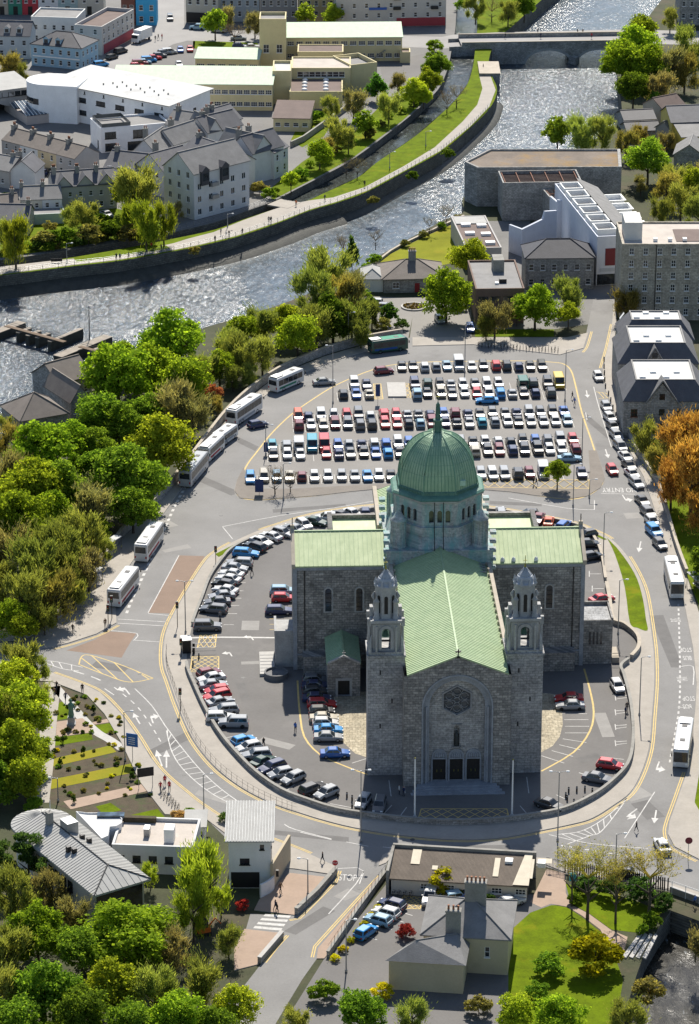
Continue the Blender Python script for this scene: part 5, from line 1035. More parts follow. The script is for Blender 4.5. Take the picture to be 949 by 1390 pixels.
# grey stone apartments
AG = (.60, .595, .585)
A, B = (263, 236), (338, 217); W = width(A, B, 11.5)
r, W, wm = house('apartment_block', 'tall grey gabled apartment block by the riverside path', 'building', A, B, 11.5, 11, 'gx', 4.2, AG, 'slate_pale', [wgrid(W, 5, 1.2, 1.5, 3, 1.0, 3.1), wgrid(11, 3, 1.1, 1.5, 4, 1.0, 3.0, 'l', .6)], frame='white_paint', bars=(2, 1))
for x in (3.2, 9.6):
    b = MB(); b.box(x - 1.2, x + 1.2, -.7, 3, 8.2, 11.8); by = part(b, 'oriel', [M['slate_dark']], r); link('pane', pane_mesh(1.9, 1.9), by, (x - .95, -.72, 9.3)); b = MB(); b.add([(x - 1.4, -.9, 11.7), (x + 1.4, -.9, 11.7), (x, -.9, 12.9), (x, 4, 12.9), (x - 1.4, 3, 11.7), (x + 1.4, 3, 11.7)], [(0, 1, 2), (0, 2, 3, 4), (1, 5, 3, 2)]); part(b, 'oriel_roof', [M['slate_dark']], by)
sub(r, 'balcony', 'grey_metal', (5.2, 7.4, -.9, -.02, 7.4, 8.3), (5.2, 7.4, -.9, -.02, 4.3, 5.2))
for A, B, ze, D, rf, rs, lab, n in (((179, 206), (213, 209), 6.2, 13, 'gy', 3.4, 'slate gabled house in front of the white terrace block', 2), ((207, 190), (236, 196), 6.5, 12, 'gy', 3.2, 'small slate gable at the foot of the white modern building', 2), ((243, 207), (298, 226), 7.5, 11, 'gx', 3.4, 'long slate roofed apartment row with roof windows', 5), ((253, 172), (282, 180), 7.0, 12, 'gy', 3.2, 'slate gabled house right of the white modern building', 2), ((283, 179), (301, 176), 7.0, 10, 'gy', 3.0, 'narrow slate gabled house behind the apartment block', 1), ((142, 226), (196, 232), 5.6, 10, 'gx', 3.0, 'low slate roofed house above the big round tree', 4), ((185, 222), (222, 232), 6.8, 11, 'gy', 3.4, 'grey stone gabled house above the archway house', 2), ((312, 200), (343, 208), 8.0, 11, 'gy', 3.6, 'grey gabled house with white bay windows nearest the canal lawn', 2), ((345, 207), (370, 199), 8.0, 12, 'gy', 3.6, 'second grey gabled house with tall chimney by the canal lawn', 2), ((372, 207), (391, 198), 7.0, 10, 'gx', 3.0, 'dark slate end house of the gabled group by the canal', 2), ((225, 168), (252, 172), 6.5, 9, 'gx', 2.8, 'dark slate roof between the white buildings and gables', 2), ((300, 168), (328, 160), 6.0, 9, 'gx', 3.0, 'slate roofed house behind the gabled pair', 3)):
    quick('gabled_house', lab, 'house', A, B, ze, D, rf, rs, AG, 'slate' if len(lab) % 2 else 'slate_pale', n, 2, 1.1, 1.5, 1.4, 3.1, chim=[(1.2, D * .5, 1.0, 1.2, ze + rs + 1.2, 2)], group='grey gabled houses by the canal')
# ---- far right: mill, houses
quick('stone_mill', 'grey stone mill at the top right corner beyond the bridge', 'mill', (925, -42), (990, -42), 17, 14, 'gx', 4, 'rubble', 'slate', 6, 4, 1.0, 1.4, 2.2, 3.6)
r, W, wm = quick('yellow_house', 'yellow walled house with slate roofs at the right edge', 'house', (912, 166), (965, 164), 7.0, 12, 'gx', 2.8, (.60, .48, .14), 'slate', 3, 2, .9, 1.2, 1.2, 2.8)
quick('yellow_house', 'bright yellow lean-to wing beside the yellow walled house', 'house', (926, 186), (965, 184), 5.0, 8, 'mono', 1.8, (.62, .48, .08), 'slate_pale', 2, 1, .9, 1.2, 1.8)
quick('gabled_house', 'dark stone gabled house at the right edge above the shrubs', 'house', (915, 209), (956, 211), 5.0, 10, 'gy', 2.6, 'rubble', 'slate_pale', 2, 1, .8, 1.1, 1.4)
quick('outbuilding', 'low dark slate outbuilding in two steps behind the yellow house', 'outbuilding', (848, 163), (890, 161), 3.2, 8, 'gx', 1.6, 'rubble', 'slate_dark', 0, 0)
quick('outbuilding', 'small low slate outhouse in front of the stepped outbuilding', 'outbuilding', (852, 178), (896, 176), 3.0, 7, 'gx', 1.5, 'rubble', 'slate_dark', 0, 0)
quick('outbuilding', 'red brown tiled cottage roof near the yellow house', 'outbuilding', (900, 148), (930, 142), 4.0, 8, 'gx', 2.2, (.45, .4, .33), 'felt_brown', 2, 1, .8, 1, 1.2)
quick('outbuilding', 'pale grey slate cottage left of the yellow house', 'outbuilding', (890, 172), (912, 178), 4.2, 9, 'gy', 2.0, (.34, .32, .3), 'slate_pale', 0, 0)
# ---- theatre group
def flatprism(name, label, cat, pts, zt, wall, roofm, par=.5, z0=-.2, group=None):
    c = sum((P(x, y, zt) for x, y in pts), Vector()) / len(pts)
    t = thing(name, label, cat, (c.x, c.y, 0), 0, group); lp = [P(x, y, zt) - c for x, y in pts]
    b = MB(); b.prism([Vector((p.x, p.y, 0)) for p in lp], z0, zt - par); wm = wallm(wall) if isinstance(wall, tuple) else M[wall]
    lp2 = [Vector((p.x, p.y, 0)) for p in lp]; inn = [p * .965 for p in lp2]
    part(b, 'wall', [wm], t)
    b = MB(); b.face2d((0, 0, zt), X, Y, [(p.x, p.y) for p in lp2], [[(p.x, p.y) for p in inn]], 0, reveal=par); 
    for i in range(len(lp2)):
        p, q = lp2[i], lp2[(i + 1) % len(lp2)]; b.add([(p.x, p.y, zt - par), (q.x, q.y, zt - par), (q.x, q.y, zt), (p.x, p.y, zt)], [(0, 1, 2, 3)])
    part(b, 'parapet', [wm], t); b = MB(); b.fill(inn, zt - par + .02); part(b, 'roof', [M[roofm]], t); return t
flatprism('derelict_hall', 'derelict stone hall with a mossy flat roof on the river', 'hall', [(631, 219), (648, 227), (844, 226), (842, 202), (665, 202)], 9.9, 'rubble', 'moss_roof', .5)
A, B = (683, 248), (790, 246); ze = 9.5; W = width(A, B, ze); r, W, wm = house('roofless_hall', 'roofless stone hall with rows of rusty roof beams', 'hall', A, B, ze, 10.5, 'flat', 0, 'rubble', 'felt_brown', (), par=3.0)
for k in range(6): sub(r, 'roof_beam', 'rust', (.6 + k * (W - 1.4) / 5, .8 + k * (W - 1.4) / 5, .3, 10.2, ze - .6, ze - .25))
for k in range(9): sub(r, 'purlin', 'felt_brown', (.3, W - .3, .8 + k * 1.1, .95 + k * 1.1, ze - .85, ze - .68))
A, B = (750, 272), (790, 270); W = width(A, B, 8.0); r, W, wm = house('roofless_hall', 'small ruin with rusty beams in front of the roofless hall', 'ruin', A, B, 8.0, 10, 'flat', 0, 'rubble', 'felt_brown', (), par=2.5)
for k in range(4): sub(r, 'roof_beam', 'rust', (.6 + k * (W - 1.3) / 3, .78 + k * (W - 1.3) / 3, .3, 9.7, 7.5, 7.8))
for k in range(3): sub(r, 'purlin', 'rust', (.3, W - .3, 2 + k * 2.8, 2.15 + k * 2.8, 7.25, 7.42))
WB = (.56, .59, .66)
def gable_screen(label, A, B, ze, D, notch):
    a, c = P(*A, ze), P(*B, ze); W = math.hypot(c.x - a.x, c.y - a.y); t = thing('party_wall', label, 'wall', (a.x, a.y, 0), math.atan2(c.y - a.y, c.x - a.x))
    b = MB(); b.face2d((0, 0, 0), X, Z, [(0, -.2), (W, -.2)] + [(u * W, ze + v) for u, v in notch]); b.face2d((W, .6, 0), -X, Z, [(0, -.2), (W, -.2)] + [((1 - u) * W, ze + v) for u, v in notch[::-1]])
    q = [(W, -.2)] + [(u * W, ze + v) for u, v in notch] + [(0, -.2)]
    for p, s_ in zip(q, q[1:]): b.add([(p[0], 0, p[1]), (p[0], .6, p[1]), (s_[0], .6, s_[1]), (s_[0], 0, s_[1])], [(0, 1, 2, 3)])
    part(b, 'wall', [wallm(WB)], t)
    b = MB()
    for u, v in ((W - .05, 1), (.05, -1)): b.box(min(u, u + .5 * -v), max(u, u + .5 * -v), .6, D, -.2, ze - .8)
    part(b, 'return_wall', [wallm(WB)], t); return t
gable_screen('white party wall with a valley shaped top between the ruins', (757, 271), (797, 268), 9.8, 6, [(1, .8), (.42, -.9), (0, 0)])
gable_screen('lower white party wall stepping down beside the valley shaped one', (709, 307), (756, 297), 7.4, 5, [(1, 2.0), (.66, 2.4), (.6, .6), (0, -.8)])
A, B = (811, 321), (843, 319.5); W = width(A, B, 11.5); r, W, wm = house('theatre', 'white modern theatre with red window over its entrance', 'theatre', A, B, 11.5, 44, 'flat', 0, WB, 'felt', [], doors=(), par=.5)
sub(r, 'red_window', (.16, .03, .035), (W * .36, W * .78, -.12, .0, 4.6, 8.6)); sub(r, 'sign_board', (.42, .45, .5), (W * .15, W * .92, -.1, .0, 3.2, 4.0)); sub(r, 'entrance_glazing', 'glass', (.2, W - .2, -.06, -.01, .1, 2.6))
for k in range(5): sub(r, 'door_mullion', 'black', (.3 + k * (W - .7) / 4, .38 + k * (W - .7) / 4, -.12, -.06, .1, 2.6))
for k in range(6):
    y = 2 + k * 6.8; b = MB(); b.face2d((.4, y, 12.5), X, Y, rect(0, 0, W - .8, 5.2), [rect(.3, .3, W - 1.4, 4.6)], 0, reveal=1.2); b.box(.4, W - .4, y, y + .02, 11, 12.5); b.box(.4, .42, y, y + 5.2, 11, 12.5); b.box(W - .42, W - .4, y, y + 5.2, 11, 12.5); part(b, 'roof_well', [M['white_paint']], r)
b = MB(); b.add([(W + .05, 6, 12.2), (W + 5.5, 6, 9.6), (W + 5.5, 46, 9.6), (W + .05, 46, 12.2)], [(0, 1, 2, 3)]); b.box(W + .05, W + 5.5, 6, 46, -.2, 9.4); part(b, 'slate_lean_to', [M['slate_pale']], r)
for k in range(5): b = MB(); y = 6 + k * 7.5; b.face2d((W + 5.6, y, 9.0), X, Y, rect(0, 0, 4.5, 5.5), [rect(.4, .4, 3.7, 4.7)], 0, reveal=1.2); b.box(W + 5.6, W + 10.1, y, y + 5.5, -.2, 7.9); part(b, 'roof_frame', [M['white_paint']], r)
quick('hipped_house', 'dark stone house with hipped slate roof beside the theatre', 'house', (714, 351), (807, 350), 7.4, 10, 'hip', 3.0, 'rubble', 'slate_dark', 6, 2, 1.1, 1.4, 1.2, 3.4)
A, B = (845, 331), (968, 331); W = width(A, B, 17.4); r, W, wm = house('stone_mill', 'six storey tan stone mill with pale flat roof', 'mill', A, B, 17.4, 17, 'flat', 0, 'tan_stone', 'pink_roof', [('f', 1.6, 1.2, 1.0, 1.5, 7, 3.05, 6, 2.75)], par=.4, bars=(2, 2))
sub(r, 'roof_house', (.62, .60, .56), (.8, 4.6, 4, 12, 17.0, 21.0)); sub(r, 'roof_sheet', 'felt_brown', (12, W - .5, 3, 12, 17.01, 17.15)); sub(r, 'roof_vent', 'white_paint', *[(7 + k * 3.2, 7.9 + k * 3.2, 3, 4, 17.0, 17.7) for k in range(3)]); sub(r, 'downpipe', 'black', (7.35, 7.5, -.12, -.01, .2, 17.2))
r, W, wm = quick('brown_building', 'flat roofed brown building with roof plant behind the bicycles', 'building', (646, 392), (712, 391), 8.0, 21, 'flat', 0, 'brown_wall', 'felt', 0, 0, par=.4)
sub(r, 'roof_plant', 'concrete', (5.0, 7.4, 13, 17.5, 7.6, 10.4)); sub(r, 'roof_unit', 'white_paint', (5.4, 7.0, 17.8, 20, 7.6, 9.2)); sub(r, 'roof_unit', 'black', (5.6, 7.2, 5, 6.2, 7.6, 8.5)); sub(r, 'rooflight', 'white_paint', (4.6, 5.4, 4, 5, 7.6, 8.0))
sub(r, 'window_strip', 'glass', *[(.6 + k * 2.7, 2.7 + k * 2.7, -.05, -.01, z_, z_ + 1.2) for k in range(4) for z_ in (1.4, 5.0)])
r, W, wm = quick('skylight_shed', 'low brown roofed shed with rows of white skylights by the river', 'shed', (633, 337), (681, 335.5), 5.0, 26, 'flat', 0, (.42, .40, .38), 'felt_brown', 0, 0, par=.3)
for i in range(3):
    for j in range(2): b = MB(); b.box(1.4 + j * 3.6, 3.6 + j * 3.6, 4 + i * 7 - j, 5.6 + i * 7 - j, 4.7, 5.3); part(b, 'skylight', [M['white_paint']], r)
sub(r, 'metal_roof_sheet', 'metal_roof', (.4, W - .4, 20, 25.6, 4.75, 4.95))
r, W, wm = quick('bungalow', 'stone bungalow with hipped roof and a broad chimney', 'house', (521, 379), (603, 377), 3.3, 11, 'hip', 2.8, 'rubble', 'slate_brown', 0, 0, over=.6, chim=[(6.9, 5.5, 1.6, 1.2, 8.2, 4)])
for x in (2.0, 10.4): f = link('window', win_frame(1.5, 1.4, 'white_paint', (2, 2)), r, (x, -.03, 1.1)); link('pane', pane_mesh(1.5, 1.4), f, (0, .02, 0))
sub(r, 'red_door', (.30, .03, .03), (7.0, 8.1, -.07, -.01, .1, 2.2))
quick('bungalow_annex', 'white annex with a pyramid metal roof beside the bungalow', 'house', (491, 379), (520, 379), 3.0, 8, 'hip', 1.6, (.66, .67, .66), 'metal_roof', 0, 0)
# slate houses by the weir
quick('weir_house', 'slate roofed lodge with hipped end at the weir', 'house', (28, 572), (92, 561), 4.0, 10, 'hip', 3.6, 'rubble', 'slate_brown', 5, 1, 1, 1.2, 1.2)
quick('weir_house', 'dark slate gabled house behind the lodge at the weir', 'house', (80, 520), (124, 508), 4.6, 9, 'gx', 3.0, 'rubble', 'slate_brown', 3, 1, 1, 1.2, 1.2)
quick('weir_house', 'slate gabled wing joining the two weir houses', 'house', (96, 545), (122, 540), 4.2, 12, 'gy', 3.0, 'rubble', 'slate_brown', 2, 1, .9, 1.2, 1.4)
# slate mansard buildings at the right
for A, B, D, lab in (((847, 545), (962, 545), 17, 'nearer stone building with mansard slate roof and white flat top'), ((840, 494), (948, 494), 16, 'middle mansard building with small front gable and white flat top'), ((842, 462), (942, 462), 11, 'rear mansard building half hidden behind its neighbour')):
    W = width(A, B, 7.8); r, W, wm = house('mansard_building', lab, 'building', A, B, 7.8, D, 'mansard', 3.6, 'rubble', 'slate', [wgrid(W, 4, 1.3, 1.6, 2, 1.2, 3.4)], over=2.6, frame='rust', bars=(2, 2), group='stone mansard buildings')
    xg = W * .45; gw = 3.0 if 'nearer' in lab else 1.6; gh = 4.6 if 'nearer' in lab else 3.0
    if 'rear' not in lab:
        zb = 7.7 if 'nearer' in lab else 8.4; b = MB(); b.add([(xg - gw, -.25, 0 if gw > 2 else zb), (xg + gw, -.25, 0 if gw > 2 else zb), (xg + gw, -.25, zb), (xg, -.25, zb + gh * .85), (xg - gw, -.25, zb)], [(0, 1, 2, 3, 4)]); g = part(b, 'front_gable', [M['rubble']], r)
        b = MB()
        for s_ in (-1, 1):
            q = [(xg + s_ * (gw + .3), -.6, zb - .2), (xg, -.6, zb + gh), (xg, 3.2, zb + gh), (xg + s_ * (gw + .3), 1.2, zb - .2)]; b.add(q, [(0, 1, 2, 3) if s_ > 0 else (0, 3, 2, 1)])
            b.tube([q[0], q[1]], .16, 5)
        part(b, 'gable_roof', [M['slate_pale']], g)
        for zz in ((2.0, 5.0, 8.2) if gw > 2 else (9.0,)): link('pane', pane_mesh(1.1, 1.3), g, (xg - .55, -.28, zz))
    sub(r, 'roof_window', 'white_paint', *[(W * .2 + k * W * .14, W * .2 + k * W * .14 + 1.2, 4 + (k % 2) * 3, 4.8 + (k % 2) * 3, 11.2, 11.6) for k in range(4)])
    for k in range(3): b = MB(); y = 3.5 + k * 3.5; b.add([(.7, y, 8.95), (.7, y + 1.1, 8.95), (1.6, y + 1.1, 10.2), (1.6, y, 10.2)], [(0, 3, 2, 1)]); part(b, 'skylight', [M['white_paint']], r)
# ---- foreground: arts centre, pavilion, shed, chimneyed house
def arts():
    e0, e1 = P(57, 1102, 8.0), P(146, 1173, 8.0); d = (e1 - e0); d.z = 0; Ln = d.length; rz = math.atan2(d.y, d.x)
    t = thing('arts_centre', 'long zinc roofed building with a rounded end', 'building', (e0.x, e0.y, 0), rz)
    hw, ze, zr = 4.6, 6.2, 7.9; n = 14
    end = Vector((Ln + 4.2, 0, ze)); arc = [Vector((-hw * math.sin(math.pi * k / n) * 1.0, hw * math.cos(math.pi * k / n), ze)) for k in range(n + 1)]
    b = MB(); ap = Vector((0, 0, zr)); rp = Vector((Ln, 0, zr)); A_, B_ = Vector((Ln + 4.2, hw, ze)), Vector((Ln + 4.2, -hw, ze))
    for k in range(n): b.add([arc[k], arc[k + 1], ap], [(0, 1, 2)])
    b.add([arc[0], ap, rp, A_], [(0, 1, 2, 3)]); b.add([arc[n], B_, rp, ap], [(0, 1, 2, 3)]); b.add([B_, A_, rp], [(0, 1, 2)])
    per = arc + [B_, A_]
    for i in range(len(per)): p, q = per[i], per[(i + 1) % len(per)]; b.add([p, q, q - Z * .3, p - Z * .3], [(0, 1, 2, 3)])
    ro = part(b, 'roof', [M['metal_roof']], t)
    b = MB()
    m_ = 40
    for s_ in (-1, 1):
        for k in range(m_):
            x = (Ln + 4.2) * k / m_; x1 = min(x, Ln); zt = zr
            if x > Ln: f_ = (x - Ln) / 4.2; top = Vector((x, s_ * hw * f_, zr + (ze - zr) * f_))
            else: top = Vector((x, 0, zr))
            b.tube([Vector((x, s_ * hw, ze + .03)), top + Z * .03], .05, 4, 0, False)
    for k in range(n): b.tube([arc[k] + Z * .03, ap + Z * .03], .05, 4, 0, False)
    for k in range(9): y = -hw + (k + .5) * hw * 2 / 9; b.tube([Vector((Ln + 4.2, y, ze + .03)), Vector((Ln + 4.2 * abs(y) / hw, y, zr + (ze - zr) * abs(y) / hw + .03))], .05, 4, 0, False)
    q = part(b, 'standing_seams', [mat('zinc_seam', (.34, .335, .32), .7)], ro); q['kind'] = 'stuff'
    b = MB()
    for q_ in ((ap, rp), (rp, A_), (rp, B_)): b.tube([q_[0] + Z * .05, q_[1] + Z * .05], .1, 5)
    part(b, 'ridge_cap', [M['black']], ro)
    wl = [Vector((p.x * .86 if p.x < 0 else p.x, p.y * .86, 0)) for p in arc] + [Vector((Ln + 3.2, -hw * .86, 0)), Vector((Ln + 3.2, hw * .86, 0))]
    b = MB(); b.prism(wl, -.2, ze - .1); part(b, 'wall', [wallm((.5, .49, .46))], t)
    for k in range(8): f = link('window', win_frame(1.4, 1.5, 'black', (1, 1)), t, (1.5 + k * 1.9, -hw * .86 - .03, 3.2)); link('pane', pane_mesh(1.4, 1.5), f, (0, .02, 0))
    b = MB(); b.box(Ln + 3.2, Ln + 3.25, -hw * .8, hw * .8, 1, 5.6); part(b, 'end_glazing', [M['glass']], t)
    for x, y, w_, zt in ((3.4, -.6, .5, 9.6), (6.6, .9, 1.1, 9.2)): b = MB(); b.box(x - w_, x + w_, y - w_ * .8, y + w_ * .8, 6.5, zt); part(b, 'roof_plant', [M['concrete'] if w_ < 1 else M['grey_metal']], t)
    for x, y in ((9.5, 1.4), (11.0, 1.7), (12.6, -1.6), (11.6, -2.0)): b = MB(); b.box(x - .3, x + .3, y - .3, y + .3, 6.8, 8.0); part(b, 'roof_vent', [M['black']], t)
    b = MB(); b.tube([(2.6, 0, 7.8), (2.6, 0, 11.0)], .05, 5); part(b, 'mast', [M['white_paint']], t)
arts()
t = flatprism('white_pavilion', 'small white flat roofed block with rounded end and skylight', 'building', [(103, 1101), (118, 1103), (150, 1103), (160, 1105), (166, 1111), (165, 1117), (158, 1121), (149, 1122), (147, 1134), (138, 1138)], 5.2, (.70, .70, .70), 'white_roof', .25)
b = MB(); b.box(-1.6, 2.4, 1.6, 2.8, 5.0, 5.35); part(b, 'skylight', [M['glass_blue']], t)
r, W, wm = quick('terrace_building', 'low pale grey building under the roof terrace', 'building', (152, 1146), (262, 1150), 4.6, 9, 'flat', 0, (.58, .58, .57), 'pink_roof', 5, 1, 1.2, 1.1, 1.8, frame='black', bars=(1, 1))
sub(r, 'terrace_planter', 'soil', (.5, W * .45, 8.0, 8.8, 4.1, 4.9)); sub(r, 'roof_kiosk', 'white_paint', (W * .62, W * .74, 2, 4, 4.1, 6.2)); sub(r, 'roof_box', 'grey_metal', (W * .35, W * .42, 3.5, 5, 4.1, 5.4))
r, W, wm = quick('kiosk', 'small white kiosk with shallow roof behind the willow', 'kiosk', (252, 1122), (278, 1122), 3.0, 4, 'mono', .5, (.68, .68, .67), 'metal_roof', 2, 1, .8, 1, 1.2)
A, B = (310, 1140), (367, 1140); W = width(A, B, 7.8); r, W, wm = house('gallery_building', 'tall white building with ribbed metal roof by the crossing', 'building', A, B, 7.8, 8.5, 'mono', 1.5, (.68, .68, .67), 'metal_roof', [('f', 4.5, 6.2, .6, .8, 1, 1, 1, 1), ('f', 1.6, 3.8, 1.4, 1.0, 1, 1, 1, 1), ('r', 2, 5.5, .5, 1.2, 2, 3, 1, 1)], frame='black', bars=(1, 1), over=.55)
b = MB()
for k in range(18): x = -.5 + k * (W + 1.0) / 17; b.tube([(x, -.5, 7.85), (x, 9.0, 9.55)], .05, 4, 0, False)
q = part(b, 'standing_seams', [M['grey_metal']], r); q['kind'] = 'stuff'
sub(r, 'undercroft_shade', 'black', (.3, 4.4, -.04, -.01, .1, 2.6)); b = MB(); b.wall([Vector((4.6 + 1.8 * math.sin(k * .2), -3.0 + 3.0 * k / 8, 0)) for k in range(9)], .3, -.1, 2.2); part(b, 'curved_wall', [wallm((.66, .66, .65))], r)  # black sheet on the wall front paints the shade under the building
t = thing('boundary_wall', 'tan rendered wall running up beside the white gallery building', 'wall', P(369, 1208)); b = MB(); b.obox(Vector((0, 0, 0)), P(393, 1168) - P(369, 1208), .4, -.1, 4.2); part(b, 'wall', [wallm((.44, .37, .26))], t); b = MB(); b.box(.6, 1.0, .2, .6, 2.0, 3.0); part(b, 'recess', [M['black']], t)  # black block by the wall, a hollow's shade put into its colour
A, B = (531, 1192), (715, 1203); W = width(A, B, 2.6); r, W, wm = house('long_shed', 'long low shed with brown corrugated roof and pale patches', 'shed', A, B, 2.6, 7.2, 'mono', .9, (.50, .47, .41), 'asbestos', [('f', 4.2, 1.1, 1.5, .9, 5, 3.4, 1, 1)], over=.3, bars=(3, 2))
b = MB()
for k in range(110): x = -.25 + k * (W + .5) / 109; b.tube([(x, -.3, 2.70), (x, 7.4, 3.66)], .035, 3, 0, False)
q = part(b, 'corrugation', [M['asbestos']], r); q['kind'] = 'stuff'
for x, y0, y1, w_ in ((2.4, 3.5, 7.2, 1.3), (14.4, 1.6, 6.2, .8), (19.2, 1.6, 6.4, .9), (5.6, 2.4, 3.4, .8), (20.6, 5.6, 6.8, 2.0)):
    b = MB(); s_ = .9 / 7.2; b.add([(x, y0, 2.82 + s_ * y0), (x + w_, y0, 2.82 + s_ * y0), (x + w_, y1, 2.82 + s_ * y1), (x, y1, 2.82 + s_ * y1)], [(0, 1, 2, 3)]); part(b, 'roof_patch', [mat('cream_sheet', (.55, .49, .38), .8, .15)], r)
for x in (15.9, 20.6): b = MB(); b.box(x, x + 1.1, 5.0, 6.2, 3.0, 3.75); part(b, 'rooflight', [M['white_paint']], r)
b = MB(); b.add([(W - 2.0, -.3, 2.86), (W + .3, -.3, 2.86), (W + .3, 7.4, 3.80), (W - .8, 7.4, 3.80)], [(0, 1, 2, 3)]); part(b, 'roof_patch', [mat('cream_sheet')], r)
b = MB(); b.box(-.6, W + .8, 7.5, 8.0, -.2, 4.1); part(b, 'rear_wall', [M['concrete']], r); b = MB(); b.box(-.7, -.3, -.4, 7.5, -.2, 4.0); part(b, 'end_wall', [M['concrete']], r); sub(r, 'end_door', 'black', (W + .01, W + .05, 1.5, 4.0, .1, 2.3))
YH = (.50, .43, .29)
r, W, wm = house('chimneyed_house', 'cream house with grey hipped slate roofs and tall chimneys', 'house', (575, 1268), (690, 1275), 5.6, 10.5, 'hip', 2.9, YH, 'slate_pale', [('f', 8.4, 2.6, .7, 1.6, 1, 1, 1, 1), ('l', 4, 2.6, .7, 1.6, 1, 1, 1, 1)], chim=[(6.6, 5.4, 2.9, 1.2, 11.4, 5), (4.0, .6, 2.0, 1.1, 9.4, 3)], over=.45)
def lw():
    b = MB(); e = [(-4.6, -6.2, 4.6), (6.4, -6.2, 4.6), (6.4, .2, 4.6), (-2.2, -1.6, 4.6)]; p0, p1 = (-.6, -3.6, 6.6), (4.6, -1.2, 6.6)
    b.add([e[0], e[1], e[2], e[3], p0, p1], [(0, 1, 4), (1, 2, 5, 4), (2, 3, 5), (3, 0, 4, 5)]); b.tube([p0, p1], .12, 5); b.tube([e[3], p0], .1, 5); part(b, 'wing_roof', [M['slate_pale']], r)
    b = MB(); b.prism([Vector(q) for q in ((-4.1, -5.8, 0), (6.0, -5.8, 0), (6.0, -.2, 0), (-2.0, -1.8, 0))], -.2, 4.55); part(b, 'wing_wall', [wm], r)
lw()
# ================================================================== TREES AND SHRUBS
def leaf_mat(name, trans=.45):
    m, nt, b = new_mat(name); nt.nodes.remove(b)
    out = nt.nodes['Material Output']; oi = N(nt, 'ShaderNodeObjectInfo'); g = N(nt, 'ShaderNodeNewGeometry')
    n1 = N(nt, 'ShaderNodeTexNoise', Scale=.55, Detail=3.0); L(nt, g.outputs['Position'], n1.inputs['Vector'])
    n2 = N(nt, 'ShaderNodeTexNoise', Scale=2.6, Detail=2.0); L(nt, g.outputs['Position'], n2.inputs['Vector'])
    rnd = g.outputs['Random Per Island']
    k = math_node(nt, 'ADD', math_node(nt, 'MULTIPLY', n1.outputs[0], .9), math_node(nt, 'ADD', math_node(nt, 'MULTIPLY', n2.outputs[0], .5), math_node(nt, 'MULTIPLY', rnd, .7)))
    c = mixc(nt, 1.0, oi.outputs['Color'], ramp(nt, math_node(nt, 'MULTIPLY', k, .5), [(0.28, (.55, .6, .6, 1)), (0.55, (1, 1, 1, 1)), (0.85, (1.6, 1.45, 1.1, 1))]), 'MULTIPLY')
    d = N(nt, 'ShaderNodeBsdfDiffuse'); t = N(nt, 'ShaderNodeBsdfTranslucent'); L(nt, c, d.inputs[0])
    L(nt, mixc(nt, 1.0, c, (1.15, 1.1, .55, 1), 'MULTIPLY'), t.inputs[0])
    mx = N(nt, 'ShaderNodeMixShader'); mx.inputs[0].default_value = trans; L(nt, d.outputs[0], mx.inputs[1]); L(nt, t.outputs[0], mx.inputs[2])
    L(nt, mx.outputs[0], out.inputs[0]); return m
M['leaf'] = leaf_mat('broad_leaves', .62); M['twig'] = leaf_mat('twigs', .5)
M['bark'] = mat('bark', (.075, .06, .045), .95, .3, 2.0, 6.0, .3)
def leaf_quad(b, p, n, up, s, asp=.7):
    a = n.cross(up)
    if a.length < 1e-4: a = n.cross(Vector((1, 0, 0)))
    a.normalize(); c = n.cross(a); h = s * asp
    b.add([p - a * h, p - c * s, p + a * h, p + c * s], [(0, 1, 2, 3)], 0)
def rv(r):
    while True:
        v = Vector((r.uniform(-1, 1), r.uniform(-1, 1), r.uniform(-1, 1)))
        if .02 < v.length < 1: return v.normalized()
def crown_broad(seed, clumps, per, ls, lobes=7, spread=.30, flat=1.0, hollow=.35):
    """unit crown: uneven lobes, leaf clumps near the lobes' skin, gaps between"""
    r = random.Random(seed); b = MB(); lb = [(Vector((r.uniform(-.12, .12), r.uniform(-.12, .12), .0)), .62)]
    for k in range(lobes):
        a = 2 * math.pi * (k + r.uniform(-.3, .3)) / lobes; e = r.uniform(-.6, .85)
        lb.append((Vector((math.cos(a) * .6 * math.cos(e), math.sin(a) * .6 * math.cos(e), .6 * math.sin(e))), r.uniform(.24, .50)))
    lb.append((Vector((r.uniform(-.15, .15), r.uniform(-.15, .15), .5)), .42))
    for i in range(clumps):
        c, R = lb[r.randrange(len(lb))]; d = rv(r)
        if d.z < -.85: d.z *= -.6; d.normalize()
        ctr = c + d * R * (1 - hollow * r.random() ** 2); cs = spread * r.uniform(.35, 1.0)
        for j in range(per):
            q = rv(r) * cs * r.random() ** .6; q.z *= .7
            p = ctr + q; n = (rv(r) * .9 + Vector((0, 0, .55)) + d * .4).normalized()
            leaf_quad(b, p * 1.0, n, rv(r), ls * r.uniform(.6, 1.3))
    return b
def branches(b, r, p, d, ln, rad_, depth, tips, mi=0):
    pts = [p]; q = p.copy(); dd = d.copy()
    for k in range(3):
        dd = (dd + rv(r) * .22 + Vector((0, 0, .05))).normalized(); q = q + dd * ln / 3; pts.append(q.copy())
    b.tube(pts, [rad_, rad_ * .85, rad_ * .65, rad_ * .45], 5 if depth > 1 else 3, mi, False)
    tips.append(q)
    if depth > 0:
        for k in range(r.choice((3, 4)) if depth > 1 else 4):
            s = pts[r.choice((1, 2, 3))] if k else pts[3]
            branches(b, r, s, (dd + rv(r) * .85 + Vector((0, 0, .25))).normalized(), ln * r.uniform(.55, .8), rad_ * .5, depth - 1, tips, mi)
